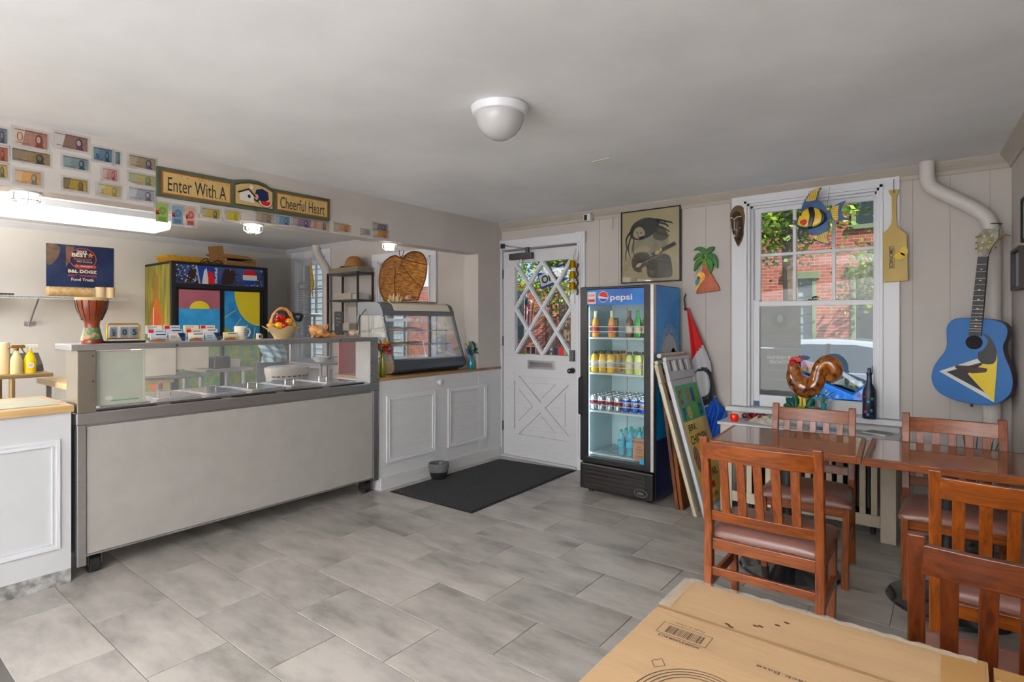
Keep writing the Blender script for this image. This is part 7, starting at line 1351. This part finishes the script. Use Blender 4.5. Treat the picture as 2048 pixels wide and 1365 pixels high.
# big two-door cooler
ck = thing('sliding_door_cooler', 'large black two-door cooler with painted sunset doors and soda banner', 'cooler', (-7.62, 3.31, 0)); ex = -7.2; yA, yB = 2.722, 3.90; zt = 2.145
MB().box(KX + .02, ex - .05, yA + .01, yB - .01, .08, zt).build('cabinet', blackm, ck)
m_ = MB(); frame = [(yA, yA + .05, .3, zt), (yB - .05, yB, .3, zt), (yA + .05, yB - .05, zt - .03, zt), (yA + .05, yB - .05, 1.83, 1.885), (yA + .05, yB - .05, .30, .36)]
for q in frame: m_.box(ex - .05, ex, *q)
m_.build('front_frame', black, ck, bevel=.004); MB().box(ex - .05, ex - .01, yA, yB, .03, .295).build('kick_panel', black, ck)
MB().box(ex - .06, ex - .012, yA + .05, yB - .05, 1.887, zt - .032).build('header_panel', mat('header_dark', (34, 28, 50), .3, col2=(56, 90, 160), scale=5, emit=.12), ck)
a = Art((ex - .0118, yA, 0), (0, 1, 0), (0, 0, 1)); z0, z1 = 1.89, zt - .035
a.P(smooth([(.16, z0 + .02), (.20, z0 + .17), (.30, z1 - .01), (.42, z1 - .02), (.52, z1 - .05), (.54, z0 + .08), (.44, z0), (.25, z0)], 3), 3).P([(.33, z0), (.56, z0), (.52, z1), (.29, z1)], 1, 1).P([(.345, z0), (.43, z0), (.40, z1 - .02), (.37, z1 - .06)], 0, 2).P([(.42, z0), (.50, z0), (.48, z0 + .14), (.42, z1 - .05)], 2, 3).text('PEPSI', .512, (z0 + z1) / 2, .032, .19, 0, 4, rot=-90, bold=.04).P([(.31, z0), (.33, z0), (.29, z1), (.27, z1)], 4, 2).P(smooth([(.58, z0 + .02), (.62, z0 + .19), (.72, z1 - .03), (.76, z0 + .12), (.70, z0 + .02)], 3), 3, 1)
r1 = random.Random(9)
for k in range(90):
    y = r1.choice([r1.uniform(.06, .3), r1.uniform(.66, 1.1)]); a.E(y, r1.uniform(z0 + .005, z1 - .005), r1.uniform(.004, .014), r1.uniform(.003, .01), 5 if k % 2 else 0, 3, 7, rot=r1.uniform(0, 90))
cx_, cz_ = .94, (z0 + z1) / 2
a.E(cx_, cz_, .095, .10, 0, 5).E(cx_, cz_ + .012, .095, .088, 2, 6, a0=12, a1=168).E(cx_, cz_ - .014, .095, .086, 1, 6, a0=195, a1=345)
a.build('banner_art', [wht, colr('pepsi_blue', (30, 60, 150)), red, colr('cola_dark', (44, 22, 26)), colr('silverline', (190, 190, 196)), colr('splash_blue', (90, 130, 200))], ck)
sea = mat('painted_sea', (20, 118, 190), .4, col2=(56, 156, 210), scale=4); pink = mat('painted_pink_sky', (150, 78, 100), .4, col2=(168, 96, 110), scale=3); suny = mat('painted_sun', (222, 200, 40), .4); sand = mat('painted_sand', (150, 150, 60), .5, col2=(60, 130, 90), scale=14)
d1 = MB().box(ex - .045, ex - .02, yA + .052, yA + .59, .37, 1.825).build('sliding_door', black, ck); d2 = MB().box(ex - .028, ex - .006, yA + .595, yB - .052, .37, 1.825).build('sliding_door', black, ck)
a = Art((ex - .0195, 0, 0), (0, 1, 0), (0, 0, 1)); a.rect(2.81, .45, 3.285, 1.585, 0).rect(2.81, 1.585, 3.285, 1.812, 1).E(3.045, 1.585, .115, .095, 2, 1, a0=0, a1=180)
for k in range(14): a.line((3.03 + .012 * (k % 7 - 3), 1.26), (3.03 + .032 * (k - 7) , 1.36 + .04 * math.sin(k * 1.2)), .008, 3, 2)
a.rect(2.81, .45, 3.285, 1.20, 3, 1); a.build('sunset_painting', [sea, pink, suny, sand], d1)
a = Art((ex - .0055, 0, 0), (0, 1, 0), (0, 0, 1)); a.rect(3.335, .45, 3.79, 1.812, 0)
P = [(3.79, 1.812)] + [(3.79 - .33 * math.cos(R(q)) , 1.812 - .44 * math.sin(R(q))) for q in range(0, 91, 9)]
a.P(P, 2, 1)
for q in (30, 47, 64, 80): a.line((3.79 - .36 * math.cos(R(q)), 1.812 - .47 * math.sin(R(q))), (3.79 - .52 * math.cos(R(q)), 1.812 - .66 * math.sin(R(q))), .008, 2, 2)
a.P(smooth([(3.335, .45), (3.335, 1.36), (3.40, 1.33), (3.48, 1.22), (3.56, 1.15), (3.64, 1.16), (3.72, 1.24), (3.79, 1.30), (3.79, .45)], 1), 3, 1); a.build('sun_painting', [sea, pink, suny, sand], d2)
a = Art((KX + .15, yA + .0095, 0), (1, 0, 0), (0, 0, 1)); a.rect(-.12, .1, .69, zt - .03, 0).P(smooth([(.02, .6), (.03, 1.5), (.14, 1.72), (.16, 1.95), (.22, 2.02), (.28, 1.95), (.30, 1.72), (.44, 1.5), (.5, .6)], 3), 1, 1).P(smooth([(.07, .6), (.08, 1.4), (.17, 1.62), (.2, 1.7), (.26, 1.7), (.3, 1.6), (.40, 1.4), (.44, .6)], 3), 2, 2).line((.17, 1.0), (.15, 1.6), .02, 3, 3)
a.build('side_painting', [mat('side_olive', (96, 104, 60), .5, col2=(170, 150, 70), scale=5, stretch=(3, 1, .4)), mat('side_brown', (150, 110, 40), .5), mat('side_orange', (204, 110, 20), .5, col2=(176, 84, 20), scale=6), wht], ck)
for y in (yA + .05, yB - .05):
    for x in (KX + .1, ex - .1): MB().cyl((x, y, 0), (x, y, .08), .025).build('foot', black, ck)
one('wicker_tray', MB().prism([(0, 0), (.46, 0), (.52, .085), (-.06, .085)], (-7.75, 2.68 + .12, zt + .001), (0, 1, 0), (0, 0, 1), (.34, 0, 0)), mat('gold_wicker', (176, 130, 50), .6, col2=(206, 160, 80), scale=40), 'shallow golden wicker tray on top of the cooler, left side', 'tray')
ob_ = thing('open_carton', 'open brown flat cardboard carton on top of the cooler, right side', 'box', (-7.4, 3.55, zt)); MB().box(-7.62, -7.25, 3.38, 3.76, zt + .001, zt + .012).box(-7.62, -7.25, 3.38, 3.39, zt + .012, zt + .09).box(-7.62, -7.25, 3.75, 3.76, zt + .012, zt + .09).box(-7.26, -7.25, 3.39, 3.75, zt + .012, zt + .05).build('tray', mat('kraft', (150, 112, 74), .8), ob_)
MB().prism([(0, 0), (.38, 0), (.3, .04), (-.1, .05)], (-7.62, 3.38, zt + .10), (0, 1, 0), (0, 0, 1), (.33, 0, 0)).bar((-7.3, 3.38, zt + .10), (-7.3, 3.2, zt + .07), .3, .006, up=(1, 0, 0)).build('lid', mat('kraft', (150, 112, 74), .8), ob_)
cb_ = MB(); cb_.tube(smooth([(-7.3, 3.08, zt + .012), (-7.28, 3.15, zt + .07), (-7.3, 3.2, zt + .012), (-7.26, 3.28, zt + .05), (-7.25, 3.33, zt + .012), (-7.3, 3.26, zt + .014), (-7.32, 3.18, zt + .03), (-7.31, 3.12, zt + .012)], 4, False), .006, 6); one('cable_coil', cb_, blackm, 'loose black cable looped on top of the cooler beside the carton', 'cable')
# prep shelf with cream boards, black box and tubs behind the guard glass
ps_ = thing('steel_shelf_table', 'long stainless prep table behind the food cart', 'table', (-5.5, 2.2, 0)); MB().box(-5.75, -5.3, 1.55, 2.28, .93, .955).build('table_top', steel, ps_, bevel=.006); MB().box(-5.75, -5.28, 2.283, 2.72, .962, .992).build('raised_top', steel, ps_, bevel=.004); MB().box(-5.72, -5.34, 1.6, 2.66, .28, .30).build('lower_shelf', steel, ps_)
for y in (1.62, 2.27, 2.66): 
    for x in (-5.7, -5.36): MB().cyl((x, y, 0), (x, y, .929 if y < 2.3 else .96), .018).build('leg', steel, ps_)
cw = mat('board_cream', (216, 206, 188), .5, var=.04, scale=3)
one('container_bin', MB().box(-5.62, -5.38, 1.80, 2.075, .956, 1.235), cw, 'tall cream storage bin on the prep table, left of the two', 'container', bevel=.008)
one('container_bin', MB().box(-5.64, -5.42, 2.088, 2.37, .993, 1.235), cw, 'tall cream storage bin on the prep table, right of the two', 'container', bevel=.008)
one('napkin_holder', MB().box(-5.5, -5.34, 2.38, 2.53, .993, 1.10), black, 'black square napkin box on the raised steel shelf', 'box', bevel=.01)
m_ = MB()
for k in range(6): m_.prism([(0, 0), (.10, 0), (.105, .07), (-.005, .07)], (-5.5 + k * .016, 2.55, .993), (0, 1, 0), (0, 0, 1), (.010, 0, 0))
one('foam_tubs', m_, mat('foam_white', (226, 224, 220), .6), 'row of small white foam trays beside the black napkin box', 'trays')
one('salt_shaker', MB().box(-5.7, -5.68, 1.72, 1.78, .956, 1.16), darksteel, 'dark upright case left of the cream bins on the prep table', 'case')
bk = thing('laundry_basket', 'white plastic bin with slotted rim standing behind the food cart', 'basket', (-5.0, 2.93, 0)); MB().lathe([(0, 0), (.15, 0), (.20, .90), (.215, .95), (.215, .99), (.19, .995), (.185, .95), (.14, .05), (0, .03)], (-5.05, 2.93, 0), 36, sx=.75).build('bin', mat('bin_white', (220, 214, 204), .4), bk)
m_ = MB()
for k in range(9):
    for j in range(3): q = R(-60 + k * 14); m_.box(-.002, .002, -.016, .016, -.006, .006, T=Matrix.Translation((-5.05 + .2105 * .75 * math.cos(q), 2.93 + .2105 * math.sin(q), .91 - j * .035)) @ Matrix.Rotation(q, 4, 'Z'))
m_.build('slot', blackm, bk); MB().lathe([(0, .992), (.188, .996), (.188, .999), (.1, 1.005), (0, 1.006)], (-5.05, 2.93, 0), 36, sx=.75).build('lid', mat('lid_grey', (200, 204, 208), .3), bk)
st2 = thing('plastic_bag', 'pale blue shiny plastic bag hanging behind the guard glass', 'bag', (-5.25, 2.92, 1.02)); MB().grid(lambda u, v: (-5.32 + .05 * math.sin(u * 3.14) + .014 * math.sin(u * 19 + v * 7) + .012 * math.sin(v * 23 + u * 5), 2.80 + u * .26 + .02 * math.sin(v * 5), 1.025 + v * .235), 40, 30).build('bag', mat('bag_blue', (168, 196, 206), .25, col2=(196, 214, 220), scale=9, coat=.3), st2, solid=.002)
MB().box(-5.34, -5.335, 2.80, 3.06, 1.005, 1.03).box(-5.36, -5.34, 2.78, 3.08, 0, 1.03).build('board_behind', mat('grey_board', (120, 124, 130), .5), st2)
pk_ = thing('pink_board', 'tall translucent pink plastic panel standing behind the right end of the cart', 'panel', (-4.75, 3.42, 0)); MB().box(-4.78, -4.765, 3.31, 3.53, .0, 1.24).build('panel', mat('pink_plastic', (206, 132, 134), .4), pk_, bevel=.003); MB().box(-4.79, -4.755, 3.29, 3.55, 0, .06).build('foot', cream, pk_)
ds = thing('dish_table', 'steel side table with white bowls seen through the right end of the guard', 'table', (-5.6, 3.7, 0)); MB().box(-5.9, -5.3, 3.45, 3.98, .955, .975).build('table_top', steel, ds, bevel=.004)
for x in (-5.87, -5.33):
    for y in (3.48, 3.94): MB().cyl((x, y, 0), (x, y, .954), .014).build('leg', steel, ds)
for k, (x, y, r_, l) in enumerate(((-5.55, 3.62, .10, 'wide white bowl on the steel side table'), (-5.5, 3.80, .07, 'smaller white bowl on the steel side table'))): one('white_bowl', MB().lathe([(0, 0), (r_ * .5, 0), (r_, r_ * .6), (r_ * .95, r_ * .6), (r_ * .45, .01), (0, .01)], (x, y, .9755), 24), wht, l, 'bowl')
one('bowl_stack', MB().box(-5.75, -5.45, 3.50, 3.74, 1.042, 1.10), mat('foam_white', (226, 224, 220), .6), 'stack of white foam clamshell boxes on the steel side table', 'boxes') if False else None
# black storage rack by the kitchen windows
rk = thing('storage_rack', 'tall black metal storage rack between the two kitchen windows', 'shelf', (-6.2, 4.48, 0)); ra, rb_, rc_, rdd = -6.53, -5.89, 4.37, 4.60; rm = mat('rack_brown', (62, 48, 42), .5, .3)
for x in (ra, rb_):
    for y in (rc_, rdd): MB().box(x - .011, x + .011, y - .011, y + .011, 0, 2.065).build('post', rm, rk)
for z in (2.05, 1.70, 1.30, .95, .4): MB().box(ra + .012, rb_ - .012, rc_ - .011, rdd + .011, z - .012, z + .012).build('shelf', mat('rack_shelf', (74, 74, 72), .5), rk)
def tray_stack(x0, x1, y0, y1, z, n, lab, m2, nm='foam_trays'):
    m_ = MB()
    for k in range(n): m_.box(x0 + .004 * (k % 2), x1 - .004 * (k % 3), y0, y1, z + k * .014, z + k * .014 + .011)
    one(nm, m_, m2, lab, 'trays', bevel=.002)
fw_ = mat('foam_cream', (206, 196, 182), .6)
tray_stack(-6.52, -5.90, 4.38, 4.60, 2.0625, 5, 'stack of long cream trays on the top shelf of the black rack', mat('tray_dull', (170, 158, 140), .5)); tray_stack(-6.44, -6.05, 4.39, 4.58, 1.7125, 6, 'stack of cream foam trays on the second shelf, left part', fw_); tray_stack(-6.03, -5.91, 4.39, 4.56, 1.7125, 5, 'stack of white papers on the second shelf, right part', wht)
tray_stack(-6.45, -6.1, 4.39, 4.58, 1.3125, 7, 'pile of pale boxes on the third shelf of the black rack', fw_)
ht = thing('straw_hat', 'brown straw cap on top of the black storage rack', 'hat', (-6.15, 4.48, 2.135)); hm_ = mat('straw_brown', (142, 100, 62), .8, col2=(176, 132, 88), scale=50)
MB().lathe([(.13, 0), (.128, .03), (.118, .075), (.09, .115), (.05, .135), (0, .14)], (-6.12, 4.48, 2.136), 28, sx=1.05, sy=.8).build('crown', hm_, ht, solid=.004); MB().grid(lambda u, v: (-6.24 - .16 * v + .0, 4.48 + (u - .5) * .2 * (1 - .3 * v * v), 2.15 - .012 * v - .03 * (u - .5) ** 2 * 4 * v), 10, 6).build('brim', hm_, ht, solid=.005)
kp = smooth([(-7.16, 4.60, 2.52), (-7.16, 4.60, 2.44), (-7.13, 4.60, 2.38), (-7.02, 4.60, 2.27), (-6.93, 4.60, 2.16), (-6.91, 4.60, 2.05)], 6, False)
t = thing('kitchen_pipe', 'thick pale pipe bending down beside the kitchen window', 'pipe', (-6.91, 4.6, 0)); MB().tube(kp, .055, 18).build('elbow', pm, t); MB().cyl((-6.91, 4.60, 0), (-6.91, 4.60, 2.07), .056, n=18).build('riser', pm, t)
wch = thing('shell_wind_chime', 'white capiz shell wind chime hanging in the kitchen window', 'wind chime', (-7.35, 4.52, 1.2)); m_ = MB(); r1 = random.Random(2)
m_.cyl((-7.35, 4.52, 2.42), (-7.35, 4.52, 2.0), .002, n=5).lathe([(.0, .0), (.05, -.01), (.09, -.05), (.08, -.09), (.0, -.09)], (-7.35, 4.52, 2.0), 14)
for k in range(20):
    q = k / 20 * 6.28; x, y = -7.35 + .10 * math.cos(q), 4.52 + .05 * math.sin(q)
    L_ = r1.uniform(.5, .75)
    for j in range(int(L_ / .035)): m_.ell((x, y, 1.93 - j * .035), (.012, .004, .012), 6)
m_.build('shells', mat('capiz', (200, 200, 200), .3), wch)
wf_ = thing('hanging_feather', 'slim orange and yellow fish streamer hanging in the kitchen window', 'ornament', (-7.0, 4.5, 1.8)); MB().tube([(-7.14, 4.5, 2.26), (-7.12, 4.5, 2.1), (-7.09, 4.5, 1.95), (-7.11, 4.5, 1.86), (-7.07, 4.5, 1.75)], [.012, .018, .024, .012, .004], 8).build('streamer', mat('streamer_orange', (206, 140, 30), .5, col2=(230, 190, 70), scale=20), wf_); MB().tube([(-7.14, 4.5, 2.26), (-7.15, 4.55, 2.42)], .0015, 4).build('cord', blk, wf_)
tf = thing('plastic_object', 'dark plastic object of unknown kind on a stand by the kitchen window', 'plastic_object', (-6.6, 3.9, 0))  # dark plastic object, not identified
MB().lathe([(0, 0), (.12, 0), (.12, .02), (.02, .03), (.018, 1.42), (0, 1.42)], (-6.9, 4.05, 0), 20).build('stand', steel, tf)
MB().tube(smooth([(-6.98, 3.88, 1.50), (-6.96, 3.95, 1.52), (-6.93, 4.03, 1.50), (-6.9, 4.12, 1.50), (-6.86, 4.2, 1.47)], 4, False), [.045 + .02 * math.sin(i * .8) ** 2 for i in range(17)], 16).build('body', mat('slate_plastic', (52, 62, 72), .4), tf)

# ---------------------------------------------------------------- outside: street, facades, cars, trees
GZ = -.32
struct('ground_outside', MB().box(-60, 30, 4.95, 60, GZ - .2, GZ), mat('asphalt', (128, 126, 122), .85, var=.1, scale=3))
struct('sidewalk', MB().box(-60, 30, 4.93, 6.2, GZ, -.06), mat('sidewalk_concrete', (190, 186, 178), .8, var=.06, scale=3))
struct('far_sidewalk', MB().box(-60, 30, 12.2, 14, GZ, GZ + .14), MATS['sidewalk_concrete'])
def brickm(name, c1, c2, mo):
    m = mat(name, c1, .85); n = m.node_tree.nodes; l = m.node_tree.links; p = n['Principled BSDF']; mp = [x for x in n if x.type == 'MAPPING'][0]; mp.inputs['Rotation'].default_value = (R(90), 0, 0)
    b = n.new('ShaderNodeTexBrick'); b.inputs['Scale'].default_value = 1; b.inputs['Brick Width'].default_value = .215; b.inputs['Row Height'].default_value = .072; b.inputs['Mortar Size'].default_value = .006
    b.inputs['Color1'].default_value = lin(c1); b.inputs['Color2'].default_value = lin(c2); b.inputs['Mortar'].default_value = lin(mo); l.new(mp.outputs[0], b.inputs['Vector']); l.new(b.outputs['Color'], p.inputs['Base Color']); return m
bm_ = brickm('red_brick', (160, 84, 70), (184, 108, 90), (206, 160, 144))
bh = thing('brick_house', 'red brick house with green-trimmed windows across the street', 'house', (-2, 16, GZ)); wins = [(-2.98, -2.40, .75, 2.40, 1), (-1.72, -.95, .75, 2.46, 0), (-1.72, -.95, 3.5, 5.1, 0), (-2.98, -2.40, 3.6, 5.1, 0), (.4, 1.1, .75, 2.46, 0), (-5.0, -4.3, .75, 2.40, 1), (-5.0, -4.3, 3.6, 5.1, 0)]
m_ = MB(); xs = sorted(set([-6.6, 4] + [w_[0] for w_ in wins] + [w_[1] for w_ in wins]))
for i in range(len(xs) - 1):
    a_, b_ = xs[i], xs[i + 1]; cuts = sorted([(w_[2], w_[3]) for w_ in wins if w_[0] <= a_ and w_[1] >= b_]); z = GZ
    for c0_, c1_ in cuts: m_.box(a_, b_, 14, 14.3, z, c0_); z = c1_
    m_.box(a_, b_, 14, 14.3, z, 8)
m_.box(-6.6, 4, 14.3, 19, GZ, 8); m_.build('wall', bm_, bh)
gt_ = mat('green_trim', (132, 150, 116), .6)
for x0, x1, z0, z1, sh_ in wins:
    f_ = MB(); f_.box(x0 - .08, x1 + .08, 13.93, 14.0, z1, z1 + .15).box(x0 - .06, x1 + .06, 13.93, 14.0, z0 - .09, z0).box(x0, x0 + .07, 13.97, 14.15, z0, z1).box(x1 - .07, x1, 13.97, 14.15, z0, z1); fo = f_.build('window', gt_, bh)
    MB().box(x0 + .07, x1 - .07, 14.1, 14.12, z0, z1).build('pane', mat('dark_pane', (70, 80, 86), .15) if not sh_ else mat('louvre_blue', (176, 192, 200), .6), fo)
    if sh_:
        for k in range(8): MB().box(x0 + .07, x1 - .07, 14.07, 14.1, z0 + .04 + k * .2, z0 + .055 + k * .2).build('slat', gry, fo)
b3 = thing('brick_house', 'red brick house end seen at the left of the door glass', 'house', (-13.5, 15, GZ)); MB().box(-16, -9.72, 14, 18, GZ, 2.1 + .6).build('wall', bm_, b3); 
wn = MB().box(-10.9, -10.45, 13.95, 14.0, .9, 2.4).build('window', mat('dark_pane', (70, 80, 86), .15), b3)
MB().box(-10.45, -10.38, 13.93, 14.0, .9, 2.4).build('window_trim', wht, wn)
gw = thing('wooden_gate', 'weathered red wooden gate and fence across the street behind the tree', 'gate', (-8.6, 14, GZ)); redw = mat('weathered_red_wood', (120, 50, 52), .8, col2=(160, 110, 104), scale=8, stretch=(4, 1, .4))
for k in range(16): MB().box(-9.7 + k * .2, -9.52 + k * .2, 14.0, 14.04, GZ + .1, 1.55 + .05 * (k % 2)).build('plank', redw, gw)
MB().box(-9.7, -6.6, 14.045, 14.1, .3, .42).box(-9.7, -6.6, 14.045, 14.1, 1.2, 1.32).build('rail', redw, gw)
sdh = thing('pale_house', 'pale blue-grey clapboard house seen through the kitchen windows', 'house', (-19, 15, GZ)); sid = mat('pale_siding', (196, 208, 218), .7)
MB().box(-30, -16.4, 14.2, 19, GZ, 8).build('wall', sid, sdh); m_ = MB()
for k in range(30): m_.box(-30, -16.4, 14.17, 14.2, GZ + .1 + k * .25, GZ + .13 + k * .25)
m_.build('siding', wht, sdh)
for x in (-27, -24.5, -21.5, -18.6): o_ = MB().box(x, x + 1.0, 14.1, 14.19, .9, 2.6).build('window', wht, sdh); MB().box(x + .1, x + .9, 14.08, 14.1, 1.0, 2.5).build('pane', mat('sky_pane', (120, 150, 176), .2), o_)
def car(name, lab, x0, y0, L, col, flipx=False, roofz=1.42):
    t = thing(name, lab, 'car', (x0 + L / 2, y0, GZ)); k = L / 4.6; s_ = lambda x, z: ((L - x * k) if flipx else x * k, z)
    low = [(0, .35), (.05, .75), (.5, .92), (1.3, .98), (3.3, .99), (4.3, .88), (4.55, .7), (4.6, .4), (4.5, .25), (.1, .25)]
    cab = [(.55, .93), (1.35, roofz - .1), (1.9, roofz), (2.6, roofz), (3.3, roofz - .12), (4.1, .96)]
    cp = mat(lab[:12] + 'paint', col, .2, .3, coat=.8); W_ = 1.75
    b_ = MB(); lp = smooth([s_(*p) for p in low], 3); b_.prism(lp, (x0, y0 - W_ / 2, GZ), (1, 0, 0), (0, 0, 1), (0, W_, 0)); bo_ = b_.build('body', cp, t, bevel=.06, seg=3)
    c2_ = MB(); pts = smooth([s_(*p) for p in cab], 3, False); n = len(pts)
    vs = []; 
    for p in pts:
        ins = .06 + .22 * (p[1] - .93) / (roofz - .93)
        vs += [(x0 + p[0], y0 - W_ / 2 + ins, GZ + p[1]), (x0 + p[0], y0 + W_ / 2 - ins, GZ + p[1])]
    fs = [(2 * i, 2 * i + 1, 2 * i + 3, 2 * i + 2) for i in range(n - 1)] + [tuple(2 * i for i in range(n))[::-1], tuple(2 * i + 1 for i in range(n))]; c2_.add(vs, fs, 0, False); c2_.build('cabin', cp, t, bevel=.03, seg=2)
    gl_ = mat('car_window', (56, 70, 82), .05, coat=1)
    wnd = [(.95, .97), (1.5, roofz - .13), (1.95, roofz - .07), (2.6, roofz - .07), (3.15, roofz - .16), (3.75, .99)]
    for sgn in (-1, 1):
        vs = []
        for p in [s_(*q) for q in wnd]: ins = .055 + .22 * (p[1] - .93) / (roofz - .93); vs.append((x0 + p[0], y0 + sgn * (W_ / 2 - ins + .012), GZ + p[1]))
        g_ = MB(); g_.add(vs, [tuple(range(len(vs)))]); go = g_.build('window', gl_, t, solid=.006)
        xp = s_(2.25, 0)[0]; MB().bar((x0 + xp, y0 + sgn * (W_ / 2 - .055 + .014), GZ + .97), (x0 + xp, y0 + sgn * (W_ / 2 - .26 + .02), GZ + roofz - .06), .05, .01).build('pillar', black, go)
    ws2 = MB(); 
    for (pa, pb) in (((.66, 1.0), (1.28, roofz - .12)), ((3.40, roofz - .15), (4.0, 1.0))):
        (xa, za), (xb, zb) = s_(*pa), s_(*pb); ws2.add([(x0 + xa, y0 - .66, GZ + za + .03), (x0 + xa, y0 + .66, GZ + za + .03), (x0 + xb, y0 + .56, GZ + zb + .03), (x0 + xb, y0 - .56, GZ + zb + .03)], [(0, 1, 2, 3)])
    ws2.build('windscreen', gl_, t, solid=.008)
    for xw in (.85, 3.75):
        for sgn in (-1, 1):
            X_ = x0 + s_(xw, 0)[0]; w_ = MB().cyl((X_, y0 + sgn * .70, GZ + .325), (X_, y0 + sgn * .90, GZ + .325), .325, n=28).build('wheel', rubber, t, bevel=.03); MB().cyl((X_, y0 + sgn * .89, GZ + .325), (X_, y0 + sgn * .905, GZ + .325), .21, n=20).build('hubcap', steel_b, w_)
    MB().box(x0 + s_(2.3, 0)[0] - .1, x0 + s_(2.3, 0)[0] + .1, y0 - .89, y0 - .875, GZ + .78, GZ + .81).build('handle', chrome, t)
    return t
car('parked_car', 'silver-white parked sedan across the street behind the blue car', -3.75, 10.4, 4.6, (198, 204, 212), False, 1.47)
car('parked_car', 'bright blue parked car nearest the shop window', -4.45, 7.35, 4.2, (24, 110, 206), False, 1.36)
def tree(lab, x, y, h_, rr_, seed, n_, cz, lc1, lc2):
    t = thing('street_tree', lab, 'tree', (x, y, GZ), group='trees along the street'); r1 = random.Random(seed); bk_ = mat('bark', (120, 104, 88), .9, var=.2, scale=9)
    m_ = MB(); m_.tube([(x, y, GZ), (x + .05, y, 1.0), (x - .05, y, cz - .3), (x, y, cz + .6)], [.16, .13, .11, .05], 10)
    for k in range(9): q = k * 2.4; m_.tube([(x, y, cz - .5 + k * .1), (x + rr_ * .4 * math.cos(q), y + rr_ * .4 * math.sin(q), cz + .0 + .1 * k), (x + rr_ * .85 * math.cos(q), y + rr_ * .85 * math.sin(q), cz + .5 * math.sin(k))], [.05, .03, .01], 6)
    m_.build('trunk', bk_, t); lv_ = MB(); cl_ = [(x + r1.gauss(0, rr_ * .45), y + r1.gauss(0, rr_ * .35), cz + r1.gauss(0, h_ * .4)) for _ in range(60)]
    for k in range(n_):
        c_ = r1.choice(cl_); p = Vector((c_[0] + r1.gauss(0, .28), c_[1] + r1.gauss(0, .28), c_[2] + r1.gauss(0, .18))); u_ = Vector((r1.gauss(0, 1), r1.gauss(0, 1), r1.gauss(0, .6))).normalized(); v_ = u_.cross(Vector((r1.gauss(0, 1), r1.gauss(0, 1), r1.gauss(0, 1)))).normalized(); s_ = r1.uniform(.04, .075)
        lv_.add([p - u_ * s_, p + v_ * s_ * .55, p + u_ * s_, p - v_ * s_ * .55], [(0, 1, 2, 3)], r1.randrange(3))
    lv_.flat = True; o = lv_.build('foliage', [mat('leaf_a', lc1, .5), mat('leaf_b', lc2, .5), mat('leaf_c', (170, 190, 90), .5)], t); o['kind'] = 'stuff'
tree('leafy green street tree in front of the brick house, seen in the dining window', -2.35, 11.2, 1.7, 1.5, 3, 8000, 4.1, (84, 120, 54), (120, 152, 70))
tree('leafy green street tree seen through the door glass', -7.5, 11.6, 1.6, 1.8, 5, 8500, 3.2, (84, 120, 54), (120, 152, 70))
tree('low leafy young tree on the far sidewalk at the right of the dining window', -.85, 12.6, .8, .45, 8, 2200, 2.35, (84, 120, 54), (120, 152, 70))
fp_ = thing('american_flag', 'small striped American flag hanging on the brick house beyond the door', 'flag', (-10.1, 13.6, 1.5)); MB().tube([(-10.3, 14, 1.9), (-10.05, 13.4, 2.35)], .02, 6).build('pole', wht, fp_)
MB().grid(lambda u, v: (-10.1 + .36 * u * (1 - .3 * v) , 13.5 + .05 * math.sin(u * 12), 2.2 - .8 * v - .2 * u), 13, 10, mf=lambda u, v: (2 if v < .35 and u < .5 else int(u * 9) % 2)).build('cloth', [red, wht, navy], fp_, solid=.01)
one('street_sign_post', MB().cyl((-8.35, 12.3, GZ + .14), (-8.35, 12.3, 3.2), .05, n=10).cyl((-8.35, 12.3, 2.1), (-8.35, 12.3, 2.12), .12), mat('post_grey', (140, 130, 120), .7), 'slim grey pole on the far sidewalk seen through the door glass', 'pole')
one('hedge', MB().grid(heap(-10.2, 13.3, GZ + .14, .9, .4, .7, 4), 40, 14), mat('hedge_green', (110, 150, 70), .9, col2=(160, 190, 100), scale=12, bump=.8, bscale=20), 'low green hedge before the brick house beyond the door', 'hedge')
